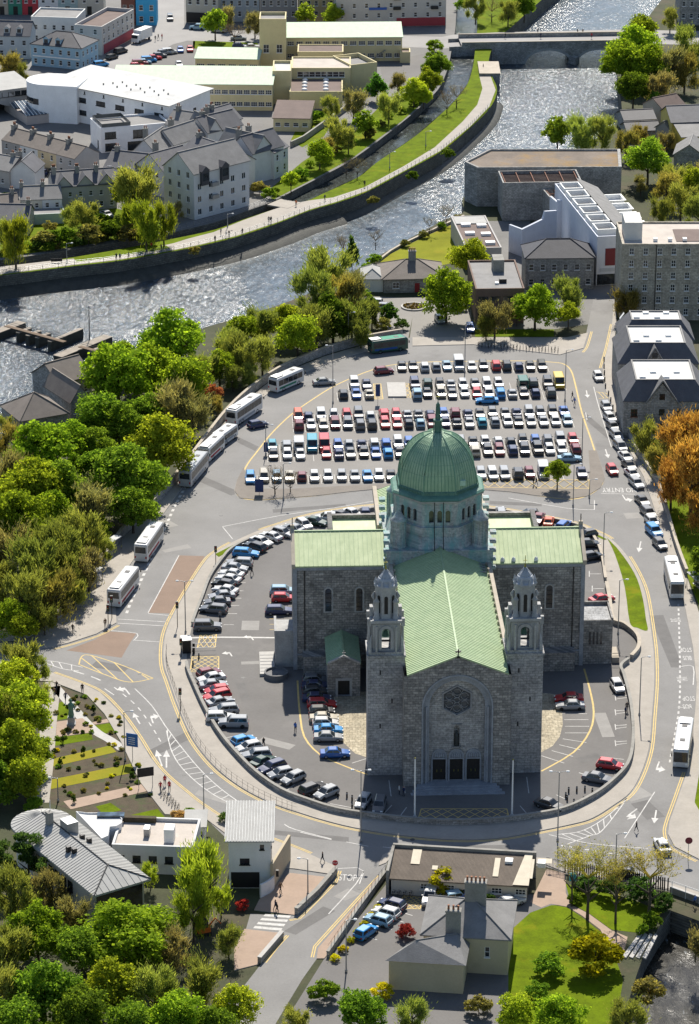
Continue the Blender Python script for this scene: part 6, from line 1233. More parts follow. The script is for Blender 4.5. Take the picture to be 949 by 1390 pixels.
def trunk_full(seed):
    r = random.Random(seed); b = MB(); b.tube([(0, 0, -.03), (.01, .005, .25), (-.01, .01, .6), (0, 0, 1.0)], [.075, .06, .05, .02], 7)
    for k in range(6):
        a = k * 1.05 + r.uniform(-.3, .3); z = r.uniform(.45, .8); o = Vector((math.cos(a), math.sin(a), 0))
        b.tube([Vector((0, 0, z)), o * .25 + Vector((0, 0, z + .13)), o * .55 + Vector((0, 0, z + .28))], [.035, .024, .01], 5)
    return mesh_of(b, 'trunk', M['bark'])
def crown_bare(seed, leaves, ls, depth=4):
    """bare or just budding crown: recursive limbs to fine twigs, a few buds"""
    r = random.Random(seed); b = MB(); tips = []
    for k in range(6):
        a = k * 1.05 + r.uniform(-.4, .4); d = Vector((math.cos(a) * .75, math.sin(a) * .75, r.uniform(.35, 1.0))).normalized()
        branches(b, r, Vector((0, 0, -.75 + .1 * r.random())), d, .62, .028, depth, tips)
    mx = max(max(abs(t.x), abs(t.y), abs(t.z)) for t in tips); s = 1.0 / mx
    b.v = [(x * s, y * s, z * s) for x, y, z in b.v]
    tips = [t * s for t in tips]
    for i in range(leaves):
        t = r.choice(tips) + rv(r) * .07
        leaf_quad(b, t, rv(r), rv(r), ls * r.uniform(.6, 1.3))
    b.m = [0] * len(b.f); return b
def crown_haze(seed, n, ls):
    """upright hazy crown: many fine strands fanning out of rising limbs (trees in bud)"""
    r = random.Random(seed); b = MB(); lb = []
    for k in range(16):
        a = r.uniform(0, 6.28); q = r.uniform(.1, .72); lb.append((Vector((math.cos(a) * q, math.sin(a) * q, r.uniform(-.7, .7) * (1 - q * .5))), r.uniform(.16, .42)))
    for i in range(n):
        c, R = lb[r.randrange(len(lb))]; d = rv(r); p = c + d * R * abs(r.gauss(0, .62)); p.z += .12 * r.random()
        u = (Vector((p.x * .8, p.y * .8, .9)) + rv(r) * .55).normalized(); a = rv(r).cross(u)
        if a.length < .01: continue
        a.normalize(); w_ = ls * r.uniform(.10, .34); h = ls * r.uniform(.6, 1.7)
        b.add([p - a * w_ - u * h, p + a * w_ - u * h * .6, p + a * w_ * .6 + u * h, p - a * w_ * .4 + u * h * .7], [(0, 1, 2, 3)])
    return b
def crown_pine(seed, n, ls):
    r = random.Random(seed); b = MB(); tiers = [(Vector((r.uniform(-.6, .6), r.uniform(-.6, .6), r.uniform(-.7, .8))), r.uniform(.22, .4)) for k in range(13)]
    for i in range(n):
        c, R = tiers[r.randrange(len(tiers))]; d = rv(r); q = d * R * r.random() ** .4; q.z *= .45; leaf_quad(b, c + q, (rv(r) + Vector((0, 0, .6))).normalized(), rv(r), ls * r.uniform(.6, 1.3), .35)
    return b
CROWN = {}
def crowns(k):
    if k not in CROWN:
        mk = {'broad': lambda s: crown_broad(s, 280, 50, .046), 'broad_s': lambda s: crown_broad(s, 110, 32, .085, 6, .34), 'sparse': lambda s: crown_broad(s, 110, 24, .06, 8, .24, hollow=.7), 'bare': lambda s: crown_bare(s, 500, .02, 4), 'bud': lambda s: crown_bare(s, 1500, .026, 4), 'haze': lambda s: crown_haze(s, 12000, .062), 'haze_s': lambda s: crown_haze(s, 4500, .085), 'pine': lambda s: crown_pine(s, 5200, .07), 'bush': lambda s: crown_broad(s, 80, 34, .09, 6, .36, hollow=.25)}[k]
        CROWN[k] = [mesh_of(mk(11 + 7 * i), 'crown', M['twig' if k in ('bare', 'bud', 'haze', 'haze_s') else 'leaf']) for i in range({'broad': 4, 'haze': 3}.get(k, 2))]
    return CROWN[k]
TRUNKS = [trunk_full(s) for s in (1, 2, 3)]
# kind: (crown family, colour, aspect, clearance of crown bottom in metres, words)
KIND = {'chestnut': ('broad', (.118, .175, .016), .95, 1.2, 'bright green broadleaf tree'), 'lime': ('broad', (.150, .188, .018), 1.0, 1.5, 'yellow green broadleaf tree'), 'dark': ('broad', (.070, .112, .014), 1.0, 1.2, 'dark green broadleaf tree'),
        'olive': ('haze', (.115, .132, .034), 1.15, .6, 'hazy olive tree in bud'), 'brown': ('haze', (.118, .110, .052), 1.1, .6, 'brown leafless hazy tree'), 'willow': ('haze', (.165, .195, .022), 1.5, .8, 'tall feathery yellow green tree'), 'ochre': ('haze', (.145, .13, .04), 1.1, .6, 'ochre brown budding tree'),
        'orange': ('haze', (.20, .115, .034), 1.15, .5, 'tree with orange spring foliage'), 'bare': ('bare', (.11, .09, .065), 1.0, 1.6, 'bare leafless tree'), 'bud': ('bud', (.17, .16, .05), .85, 6.4, 'sparse tree with yellow buds'), 'pine': ('pine', (.032, .058, .018), 1.3, 1.8, 'dark green pine tree'),
        'copper': ('broad_s', (.20, .085, .045), 1.0, 1.0, 'copper leaved tree'), 'small': ('broad_s', (.125, .17, .02), 1.05, 1.4, 'small light green tree'), 'small_dark': ('broad_s', (.04, .085, .015), 1.2, .6, 'small dark green tree'), 'ivy': ('broad_s', (.025, .05, .012), 2.6, .6, 'tall narrow ivy clad tree')}
BUSH = {'bush': ((.08, .13, .015), 'green shrub'), 'olivebush': ((.11, .105, .035), 'olive brown shrub'), 'yellowbush': ((.24, .23, .012), 'yellow flowering shrub'), 'redbush': ((.15, .022, .022), 'dark red shrub'), 'darkbush': ((.03, .055, .014), 'dark evergreen shrub'), 'tanbush': ((.26, .19, .10), 'pale tan shrub')}
ORD = ['first', 'second', 'third', 'fourth', 'fifth', 'sixth', 'seventh', 'eighth', 'ninth', 'tenth', 'eleventh', 'twelfth', 'thirteenth', 'fourteenth', 'fifteenth', 'sixteenth', 'seventeenth', 'eighteenth', 'nineteenth', 'twentieth'] + ['twenty-' + q for q in ('first', 'second', 'third', 'fourth', 'fifth', 'sixth', 'seventh', 'eighth', 'ninth')] + ['thirtieth'] + ['thirty-' + q for q in ('first', 'second', 'third', 'fourth', 'fifth', 'sixth', 'seventh', 'eighth', 'ninth')] + ['fortieth'] + ['forty-' + q for q in ('first', 'second', 'third', 'fourth', 'fifth', 'sixth', 'seventh', 'eighth', 'ninth')]
TR = random.Random(77)
AREA = {}
PEND = []
def tree(cx, cy, r, kind, area, colk=1.0, asp=1.0, zbase=0.0): PEND.append((cy, cx, r, kind, area, colk, asp, zbase))
def trees(area, *l):
    for q in l: tree(*q[:4], area, *q[4:])
def scale_at(cx, cy, z): return proj(P(cx, cy, z) + Vector((1, 0, 0)))[0] - cx
def plant_all():
    cnt = {}
    for q in PEND: cnt[(q[3], q[4])] = cnt.get((q[3], q[4]), 0) + 1
    idx = {}
    for cy, cx, r, kind, area, colk, asp, zb in sorted(PEND, key=lambda q: (q[0], q[1])):
        key = (kind, area); i = idx.get(key, 0); idx[key] = i + 1
        isb = kind in BUSH
        if isb: col, wd = BUSH[kind]; fam, a_, clr = 'bush', .8, -.15
        else: fam, col, a_, clr, wd = KIND[kind]
        a_ *= asp; R = r / scale_at(cx, cy, 4) * (1.10 if area in ('wood', 'riverwood', 'ringwood', 'lowwood', 'art', 'canal', 'bank') and not isb else 1.06); clr *= .45 if area in ('wood', 'riverwood', 'ringwood', 'lowwood', 'art') else .8; Rv = R * a_; zc = zb + clr + Rv
        if R < 2.6 and fam == 'broad': fam = 'broad_s'
        if R < 2.2 and fam == 'haze': fam = 'haze_s'
        p = P(cx, cy, zc); ph = AREA.get(area, area)
        wd2 = wd.replace('tree with orange spring foliage', 'orange tree').replace('sparse tree with yellow buds', 'yellow budded tree').replace('tall feathery yellow green tree', 'feathery yellow green tree'); lab = wd + ' ' + ph if cnt[key] == 1 else '%s %s %s, from the top' % (ORD[min(i, len(ORD) - 1)], wd2, ph)
        t = thing('shrub' if isb else ('pine_tree' if kind == 'pine' else 'tree'), lab, 'shrub' if isb else 'tree', (p.x, p.y, zb), TR.uniform(0, 6.28), ('shrubs ' if isb else 'trees ') + ph)
        ms = crowns(fam); j = TR.uniform(.86, 1.16) * colk * 2.7; hue = TR.uniform(-.06, .06)
        c = link('foliage' if isb else 'crown', ms[TR.randrange(len(ms))], t, (0, 0, zc - zb), 0, (col[0] * j * (1 + hue), col[1] * j * (1 - hue * .4), col[2] * j)); c.scale = (R * TR.uniform(.95, 1.08), R * TR.uniform(.95, 1.08), Rv)
        k = link('stem' if isb else 'trunk', TRUNKS[TR.randrange(3)], t, (0, 0, -.1)); th = zc - zb + .1
        if fam in ('bare', 'bud'): k.scale = (R * .75, R * .75, (th - Rv * .72) * 1.0)
        else: k.scale = (R * (.5 if isb else .85), R * (.5 if isb else .85), th * 1.15)
AREA.update(wood='in the left wood', riverwood='in the wood above the coaches', ringwood='in the wood by the bus stops', lowwood='left of the striped garden', art='around the zinc roof', orange='on the lawn at the right edge', theatre='in front of the theatre group', lot='on the car park edge', bank='on the bank by the stone bridge', canal='along the canal lawn', town='along the far street', gardens='in the canal side gardens', rightwood='behind the theatre at the right', corner='on the corner lawn at the bottom right', bung='around the bungalow drive', bottom='along the bottom edge', shed='in the car yard by the long shed', houses='by the yellow house', garden='in the striped garden beds')
trees('wood', (233, 462, 42, 'chestnut'), (160, 512, 46, 'chestnut'), (205, 500, 34, 'chestnut', .9), (253, 520, 36, 'chestnut'), (136, 566, 32, 'dark', 1.3), (165, 575, 30, 'dark', 1.2), (218, 605, 42, 'lime', .8), (55, 620, 46, 'chestnut', .95), (95, 600, 32, 'chestnut'), (176, 648, 46, 'dark', 1.25), (140, 640, 30, 'dark'), (38, 668, 44, 'lime', .75), (85, 665, 40, 'dark', 1.2), (30, 712, 46, 'lime', .7), (72, 700, 36, 'chestnut', .85), (120, 690, 36, 'brown'), (5, 650, 36, 'brown'), (100, 640, 24, 'dark'), (8, 600, 24, 'ochre'), (4, 575, 14, 'olive'), (130, 605, 26, 'dark', 1.1), (200, 560, 26, 'dark', 1.2), (180, 690, 30, 'dark', 1.2), (168, 488, 26, 'chestnut', .8))
trees('riverwood', (240, 550, 34, 'brown'), (262, 560, 26, 'brown'), (288, 535, 14, 'copper'), (298, 498, 22, 'lime', .8), (312, 470, 24, 'olive'), (275, 500, 24, 'olive', .8), (330, 480, 28, 'olive'), (356, 480, 23, 'olive', 1.1), (404, 456, 28, 'lime'), (392, 438, 24, 'lime', .85), (352, 440, 24, 'olive'), (330, 450, 22, 'lime', .7), (428, 398, 32, 'olive', .9), (447, 368, 34, 'olive', 1.0), (462, 400, 26, 'ochre'), (452, 430, 30, 'dark', .7), (478, 344, 9, 'ivy'), (466, 328, 16, 'bare'), (480, 395, 26, 'brown'), (478, 430, 26, 'olive', .7), (490, 450, 18, 'olive', .7), (430, 440, 26, 'olive', .8), (338, 508, 15, 'olive', .9), (316, 512, 15, 'olive', .7), (296, 548, 12, 'ochre', .8), (505, 425, 16, 'olive', .7))
trees('ringwood', (111, 728, 34, 'olive'), (84, 750, 38, 'olive', .85), (120, 772, 28, 'brown'), (50, 770, 42, 'olive', .9), (34, 806, 38, 'olive'), (75, 805, 34, 'ochre', .8), (12, 838, 26, 'lime', .9), (100, 800, 22, 'olive', .8), (135, 716, 16, 'lime'), (10, 745, 36, 'brown'), (60, 838, 20, 'olive', .8), (30, 850, 20, 'lime', .7), (140, 745, 16, 'olive'), (-5, 790, 30, 'olive'), (92, 775, 30, 'olive', .9))
trees('lowwood', (25, 896, 30, 'olive', 1.1), (50, 908, 20, 'olive'), (20, 922, 28, 'lime', 1.1), (26, 965, 40, 'lime'), (14, 1020, 44, 'lime', .9), (34, 1058, 30, 'lime', .7), (0, 980, 34, 'olive'), (52, 945, 18, 'olive', 1.2), (-5, 1060, 30, 'dark'), (50, 1020, 22, 'lime', .8))
trees('art', (38, 1162, 27, 'pine'), (66, 1182, 20, 'pine'), (8, 1172, 26, 'pine'), (70, 1208, 26, 'brown'), (20, 1215, 36, 'olive', .8), (100, 1240, 26, 'brown', .9), (174, 1266, 62, 'chestnut', 1.0, .72), (50, 1265, 40, 'chestnut', .7), (276, 1195, 40, 'willow'), (262, 1235, 28, 'willow', .8), (204, 1186, 13, 'willow', .9), (110, 1290, 34, 'dark', 1.2), (10, 1290, 34, 'olive'), (235, 1290, 30, 'brown'), (300, 1220, 16, 'willow', .9), (310, 1275, 22, 'olive', .9))
trees('bottom', (440, 1345, 20, 'bush'), (520, 1345, 14, 'yellowbush'), (650, 1365, 18, 'olivebush'), (730, 1345, 16, 'bush'), (850, 1385, 30, 'olive'), (880, 1345, 22, 'olivebush'), (290, 1395, 30, 'dark'),  (60, 1345, 46, 'dark', 1.1), (150, 1340, 40, 'lime', .8), (210, 1345, 36, 'olive'), (270, 1335, 36, 'olive'), (-5, 1350, 40, 'olive'), (110, 1380, 40, 'dark'), (320, 1365, 30, 'lime'), (240, 1385, 40, 'chestnut'), (490, 1375, 34, 'dark'), (560, 1380, 26, 'olive'), (760, 1385, 36, 'chestnut'), (700, 1375, 26, 'lime'), (20, 1395, 40, 'dark'), (180, 1395, 36, 'dark'), (400, 1385, 24, 'olive'))
trees('orange', (927, 596, 36, 'orange'), (940, 640, 46, 'orange', 1.05), (912, 655, 30, 'orange', .85), (962, 600, 40, 'orange'), (955, 690, 30, 'orange', .8), (878, 592, 22, 'olive', 1.1), (892, 622, 22, 'ochre'), (965, 760, 30, 'dark'), (978, 1010, 24, 'lime'), (985, 1070, 26, 'dark'), (975, 950, 18, 'olive'))
trees('theatre', (727, 414, 30, 'chestnut', .95), (773, 398, 24, 'olive', 1.1), (640, 352, 28, 'lime', .9), (606, 396, 34, 'lime', .9), (850, 412, 22, 'ochre', .7), (742, 368, 10, 'small_dark'), (672, 430, 24, 'brown', .8), (660, 442, 16, 'olive', .6), (772, 425, 16, 'lime'), (702, 425, 13, 'copper', .5))
trees('lot', (373, 644, 19, 'bare'), (394, 646, 14, 'bare'), (757, 640, 17, 'small', .9))
trees('bank', (862, 66, 32, 'chestnut', 1.05), (845, 84, 30, 'chestnut', .85), (880, 90, 30, 'chestnut', .8), (870, 45, 24, 'lime', .8), (905, 90, 28, 'brown'), (930, 95, 24, 'ochre', .8), (895, 118, 24, 'brown'), (757, 178, 19, 'small', .8), (790, 180, 24, 'olive', 1.2), (818, 180, 22, 'olive', 1.1), (860, 120, 22, 'dark', .9), (890, 137, 11, 'small_dark'), (850, 195, 18, 'ochre', .8), (930, 60, 22, 'olive'), (910, 25, 14, 'olive'), (945, 80, 20, 'olive'))
trees('rightwood', (880, 216, 29, 'dark', 1.5), (905, 255, 22, 'ochre'), (925, 270, 26, 'olive', 1.1), (945, 250, 22, 'lime', .8), (895, 285, 18, 'olive'), (950, 290, 24, 'olive'), (960, 240, 20, 'brown'), (915, 240, 18, 'olive', 1.2), (870, 250, 12, 'brown'))
trees('canal', (512, 117, 14, 'small_dark', 1.3), (562, 122, 16, 'lime', 1.2), (582, 108, 17, 'lime', .9), (597, 86, 15, 'dark', 1.4), (575, 128, 12, 'lime', 1.2), (528, 142, 18, 'olive', 1.2), (540, 112, 13, 'brown'), (496, 166, 15, 'small', .9), (458, 178, 20, 'olive', 1.3), (473, 188, 15, 'olive', 1.2), (434, 206, 17, 'lime', .9), (444, 200, 14, 'ochre'), (480, 140, 20, 'brown'), (450, 145, 14, 'olive'), (430, 158, 10, 'bush'), (395, 244, 12, 'lime'), (410, 235, 10, 'bush'), (607, 132, 14, 'bare'), (620, 122, 16, 'bare'), (470, 222, 12, 'bare'), (485, 220, 14, 'bare'), (586, 78, 10, 'bush'), (590, 62, 11, 'bush'), (646, 10, 16, 'olive'), (668, 6, 16, 'bare'), (690, 14, 16, 'olive', .8), (712, 8, 16, 'dark'), (630, 5, 12, 'bush'), (583, 300, 12, 'bare'), (606, 285, 13, 'bare'), (585, 90, 12, 'dark'))
trees('town', (292, 30, 18, 'small', .85), (310, 22, 14, 'brown'), (415, 18, 13, 'small'), (452, 19, 14, 'small'), (318, 40, 18, 'bare'), (346, 32, 16, 'brown'), (12, 88, 20, 'ochre', .7), (30, 98, 12, 'olive'))
trees('gardens', (183, 256, 34, 'olive', 1.1), (176, 258, 26, 'lime', .7), (198, 300, 24, 'willow', .7), (222, 300, 20, 'willow', .7), (172, 295, 16, 'willow', .7), (112, 290, 22, 'olive'), (98, 295, 14, 'olive'), (20, 322, 26, 'willow', .6), (4, 315, 22, 'olive'), (60, 325, 16, 'olivebush'), (85, 322, 18, 'bush', .6), (120, 318, 18, 'olivebush', .8), (150, 312, 18, 'bush', .6), (175, 318, 16, 'olivebush', .8), (135, 300, 14, 'bush', .5), (342, 208, 14, 'small'), (68, 308, 10, 'olivebush'), (10, 270, 12, 'darkbush'), (200, 320, 14, 'bush', .6), (240, 285, 12, 'brown'), (352, 255, 12, 'olivebush'), (365, 262, 10, 'bush'), (264, 340, 8, 'olivebush'), (507, 272, 8, 'olivebush'), (560, 238, 8, 'bush', .6), (608, 208, 9, 'bush', .6))
trees('bung', (503, 412, 9, 'small_dark'), (528, 425, 12, 'small_dark', .8), (520, 440, 12, 'olivebush'), (545, 440, 10, 'darkbush'), (497, 400, 8, 'bush'), (508, 352, 10, 'bush'), (498, 365, 10, 'bush'), (550, 330, 7, 'olivebush'), (575, 318, 7, 'olivebush'), (600, 306, 7, 'bush'), (622, 296, 7, 'olivebush'), (510, 318, 13, 'bare'), (620, 405, 16, 'bush'))
trees('corner', (800, 1168, 44, 'bud'), (838, 1182, 34, 'bud', .9), (884, 1168, 44, 'bud', 1.1), (778, 1164, 28, 'bud', .9), (808, 1296, 34, 'yellowbush', .55), (780, 1220, 10, 'bush', .6), (830, 1205, 20, 'darkbush', 1.2), (870, 1210, 22, 'darkbush'), (795, 1200, 16, 'darkbush', 1.2), (900, 1225, 16, 'darkbush'), (885, 1250, 14, 'bush', .7), (872, 1262, 10, 'bush', .8), (945, 1280, 20, 'brown'), (745, 1310, 20, 'bush'))
trees('shed', (598, 1196, 22, 'yellowbush', .6), (551, 1264, 13, 'redbush'), (622, 1213, 10, 'bush', .7), (575, 1203, 9, 'bush', .7), (660, 1222, 12, 'darkbush'), (512, 1232, 6, 'yellowbush'), (503, 1243, 6, 'yellowbush'), (494, 1254, 6, 'yellowbush'), (485, 1264, 6, 'yellowbush'), (476, 1276, 6, 'yellowbush'), (466, 1288, 7, 'yellowbush'), (455, 1300, 7, 'yellowbush'))
trees('art', (328, 1228, 10, 'redbush', 1.4), (243, 1108, 12, 'tanbush'), (236, 1135, 12, 'tanbush', .9), (256, 1103, 9, 'bush'), (208, 1140, 10, 'bush', 1.2), (305, 1110, 9, 'darkbush', 1.5), (150, 1300, 16, 'yellowbush', .8), (45, 1092, 14, 'bush'))
trees('houses', (890, 200, 14, 'ochre'), (905, 190, 12, 'brown'), (870, 182, 14, 'ochre', .8), (935, 235, 12, 'olive'))
AREA['ditch'] = 'along the canal ditch hedge'; AREA['slope'] = 'on the canal lawn slope'
hr = random.Random(8)
for k in range(16): tree(8 + k * 14.5 + hr.uniform(-4, 4), 340 - k * 1.9 + hr.uniform(-5, 3), hr.uniform(7, 11), hr.choice(('bush', 'olivebush', 'darkbush')), 'ditch', hr.uniform(.6, 1.0))
for k in range(14): tree(378 + k * 15 + hr.uniform(-5, 5), 262 - k * 9.6 + hr.uniform(-12, -2), hr.uniform(6, 11), hr.choice(('bush', 'olivebush', 'yellowbush', 'bush')), 'slope', hr.uniform(.6, 1.0))
gr = random.Random(5)
for k in range(85):
    y = gr.uniform(945, 1080); x = gr.uniform(72, 150 + (y - 945) * .45); tree(x, y, gr.uniform(2.2, 4.2), gr.choice(('bush', 'olivebush', 'yellowbush', 'darkbush', 'olivebush', 'olivebush')), 'garden', gr.uniform(.7, 1.2))
for x, y in ((127, 962), (85, 1004), (82, 1034), (179, 1053), (96, 976), (100, 1085), (190, 1045), (113, 1018)): tree(x, y, 3.2, 'darkbush', 'garden', .9, 2.6)
plant_all()
# ================================================================== VEHICLES
def paint_mat():
    m, nt, b = new_mat('car_paint'); oi = N(nt, 'ShaderNodeObjectInfo'); L(nt, oi.outputs['Color'], b.inputs['Base Color'])
    b.inputs['Roughness'].default_value = .32; b.inputs['Coat Weight'].default_value = .5; b.inputs['Coat Roughness'].default_value = .12; b.inputs['Specular IOR Level'].default_value = .4; return m
M['paint'] = paint_mat(); M['car_glass'] = glass_mat('car_glass', (.018, .022, .026), .10); M['tyre'] = mat('tyre_rubber', (.018, .018, .018), .85, .2, 4, 9); M['alloy'] = mat('alloy_rim', (.45, .45, .46), .35, .1, 4, 9, metal=.7)
M['lamp_red'] = mat('red_lens', (.35, .01, .01), .25); M['lamp_clear'] = mat('clear_lens', (.75, .75, .74), .15); M['trim'] = mat('black_trim', (.03, .03, .032), .6)
def loft(b, secs, mi=0, sm=False):
    n = len(secs[0]); vs = [p for s in secs for p in s]; fs = []
    for i in range(len(secs) - 1):
        for k in range(n): fs.append((i * n + k, i * n + (k + 1) % n, (i + 1) * n + (k + 1) % n, (i + 1) * n + k))
    b.add(vs, fs, mi, sm); b.add(secs[0], [tuple(range(n - 1, -1, -1))], mi); b.add(secs[-1], [tuple(range(n))], mi)
def wheel_meshes(r, w):
    def mk():
        t = MB(); n = 14; t.lathe([(r * .62, -w / 2), (r * .95, -w / 2), (r, -w * .3), (r, w * .3), (r * .95, w / 2), (r * .62, w / 2)], n); t.v = [(x, z, y) for x, y, z in t.v]
        q = MB(); q.lathe([(.02, w * .36), (r * .62, w * .42), (r * .64, w * .3)], n, cap=False); q.lathe([(r * .64, -w * .3), (r * .62, -w * .42), (.02, -w * .36)], n, cap=False); q.v = [(x, z, y) for x, y, z in q.v]
        return mesh_of(t, 'tyre', M['tyre']), mesh_of(q, 'rim', M['alloy'])
    return shared(('wh', r, w), mk)
# length, width, height, stations of the lower body (x, top z, half width), cabin: base rear/front x, roof rear/front x, roof half width
CARS = {'hatchback': (4.0, 1.74, 1.48, [(-2.0, .70, .74), (-1.93, .92, .82), (-1.2, .97, .87), (.7, .94, .87), (1.2, .88, .86), (1.75, .76, .80), (1.97, .60, .68)], (-1.9, 1.05, -1.5, .22, .60)),
        'saloon': (4.5, 1.78, 1.43, [(-2.25, .72, .74), (-2.15, .92, .84), (-1.3, .95, .89), (.8, .92, .89), (1.4, .85, .87), (2.0, .74, .81), (2.22, .58, .68)], (-1.65, 1.05, -.95, .25, .60)),
        'estate car': (4.6, 1.80, 1.50, [(-2.3, .74, .78), (-2.2, .95, .86), (-1.3, .98, .90), (.8, .95, .90), (1.4, .88, .88), (2.05, .77, .82), (2.28, .60, .70)], (-2.2, 1.05, -1.85, .28, .62)),
        'off-roader': (4.6, 1.88, 1.75, [(-2.3, .85, .84), (-2.22, 1.08, .90), (-1.3, 1.12, .94), (.85, 1.10, .94), (1.45, 1.06, .93), (2.1, .98, .88), (2.28, .75, .80)], (-2.2, 1.05, -2.0, .35, .70)),
        'people carrier': (4.5, 1.82, 1.65, [(-2.25, .78, .80), (-2.17, 1.0, .88), (-1.3, 1.04, .91), (1.0, 1.0, .91), (1.5, .93, .88), (2.0, .80, .82), (2.22, .62, .70)], (-2.15, 1.5, -1.9, .45, .66)),
        'van': (5.1, 1.98, 2.25, [(-2.55, 1.1, .94), (-2.5, 1.2, .97), (-1.5, 1.2, .99), (1.2, 1.2, .99), (1.7, 1.15, .97), (2.35, .95, .90), (2.53, .7, .80)], (-2.48, 1.75, -2.45, 1.0, .88))}
def car_parts(kind):
    def mk():
        Ln, Wd, H, st, (br, bf, rr, rf, rw) = CARS[kind]; b = MB(); secs = []
        for x, z, w in st: secs.append([(x, -w * .9, .22), (x, -w, .42), (x, -w, z - .18), (x, -w * .9, z), (x, w * .9, z), (x, w, z - .18), (x, w, .42), (x, w * .9, .22)])
        loft(b, secs, 0, False)
        zb = min(s[1] for s in st[1:5]) - .02; wb = max(s[2] for s in st) * .93
        base = [(br, -wb, zb), (bf, -wb * .95, zb), (bf, wb * .95, zb), (br, wb, zb)]; zs = H - .07
        sh = [(rr - .06, -rw - .05, zs), (rf + .08, -rw - .05, zs), (rf + .08, rw + .05, zs), (rr - .06, rw + .05, zs)]; top = [(rr + .06, -rw * .9, H), (rf - .08, -rw * .9, H), (rf - .08, rw * .9, H), (rr + .06, rw * .9, H)]
        loft(b, [base, sh, top]); b.box(st[0][0] - .03, st[0][0] + .1, -st[0][2] * .9, st[0][2] * .9, .32, .52, 1); b.box(st[-1][0] - .1, st[-1][0] + .03, -st[-1][2] * .85, st[-1][2] * .85, .28, .46, 1)
        for s_ in (-1, 1): b.box(.62 if kind != 'van' else 1.25, .80 if kind != 'van' else 1.42, min(s_ * wb, s_ * (wb + .2)), max(s_ * wb, s_ * (wb + .2)), zb + .02, zb + .16, 0)
        out = {'body': mesh_of(b, 'body', [M['paint'], M['trim']])}
        def quad(nm, a0, a1, b1, b0, inset, off, m):
            a0, a1, b1, b0 = map(Vector, (a0, a1, b1, b0)); c = (a0 + a1 + b0 + b1) / 4; n = (a1 - a0).cross(b0 - a0).normalized() * off
            q = MB(); q.poly([c + (p - c) * inset + n for p in (a0, a1, b1, b0)]); out[nm] = mesh_of(q, nm, M[m])
        quad('windscreen', base[1], base[2], sh[2], sh[1], .88, .012, 'car_glass'); quad('rear_window', base[3], base[0], sh[0], sh[3], .80, .012, 'car_glass')
        def side(nm, s_):
            i, j = (0, 1) if s_ < 0 else (3, 2); A_, B_, T1, T0 = (Vector(p) for p in (base[i], base[j], sh[j], sh[i])); q = MB(); n = (B_ - A_).cross(T0 - A_).normalized() * (.012 if s_ < 0 else -.012)
            at = lambda u, v: A_.lerp(B_, u).lerp(T0.lerp(T1, u), v) + n
            segs = ((.05, .46), (.50, .94)) if kind != 'van' else ((.70, .95),)
            for u0, u1 in segs: q.poly([at(u0, .12), at(u1, .12), at(u1, .88), at(u0, .88)][::(1 if s_ < 0 else -1)])
            out[nm] = mesh_of(q, 'side_window', M['car_glass'])
        side('side_l', -1); side('side_r', 1)
        x0, z0, w0 = st[0]; q = MB(); q.box(x0 - .035, x0 + .02, -.14, .14, z0 - .16, z0); out['tail'] = mesh_of(q, 'tail_light', M['lamp_red'])
        x1, z1, w1 = st[-1]; q = MB(); q.box(-.12, .06, -.17, .17, -.07, .07); out['head'] = mesh_of(q, 'headlight', M['lamp_clear'])
        out['_'] = (Ln, Wd, w0 * .82, x1 - .05, z1 + .06, w1 * .8)
        return out
    return shared(('car', kind), mk)
PAL = {'white': (.52, .52, .51), 'silver': (.28, .29, .30), 'grey': (.12, .125, .135), 'black': (.03, .03, .034), 'navy': (.02, .03, .09), 'blue': (.02, .11, .38), 'bright blue': (.02, .24, .55), 'pale blue': (.22, .36, .46), 'red': (.45, .02, .025), 'dark red': (.16, .015, .025), 'orange red': (.55, .09, .02), 'green': (.02, .12, .08), 'teal': (.02, .27, .36), 'beige': (.42, .38, .30), 'yellow': (.62, .42, .03), 'dark green': (.015, .05, .035), 'gold': (.34, .29, .2)}
def car(kind, colour, px, py, head, label, group, z=.03, lights=True):
    """head: heading in degrees, 0 = facing right, -90 = facing the camera"""
    p = P(px, py); t = thing('van' if kind == 'van' else 'car', label, 'van' if kind == 'van' else 'car', (p.x, p.y, z), rad(head), group)
    pt = car_parts(kind); col = PAL[colour]; link('body', pt['body'], t, None, 0, col)
    link('windscreen', pt['windscreen'], t); link('rear_window', pt['rear_window'], t); link('side_window', pt['side_l'], t); link('side_window', pt['side_r'], t)
    Ln, Wd, wt, xh, zh, wh = pt['_']; r = .31 if kind not in ('off-roader', 'van') else .36; ty, rm = wheel_meshes(r, .2)
    for sx in (-1, 1):
        for sy in (-1, 1):
            wl = link('wheel', ty, t, (sx * Ln * .305, sy * (Wd / 2 - .10), r))
            if lights: link('rim', rm, wl)
    if lights:
        for s_ in (-1, 1): link('headlight', pt['head'], t, (xh, s_ * wh, zh)); link('tail_light', pt['tail'], t, (0, s_ * wt, 0))
    t.scale = (1.05, 1.05, 1.04); return t
CRN = random.Random(9)
SHORT = {'w': 'white', 's': 'silver', 'g': 'grey', 'k': 'black', 'n': 'navy', 'b': 'blue', 'B': 'bright blue', 'p': 'pale blue', 'r': 'red', 'R': 'dark red', 'o': 'orange red', 'G': 'green', 't': 'teal', 'e': 'beige', 'y': 'yellow', 'D': 'dark green', 'd': 'gold'}
def pick_kind(): return CRN.choices(['hatchback', 'saloon', 'estate car', 'off-roader', 'people carrier'], [5, 4, 2, 2, 2])[0]
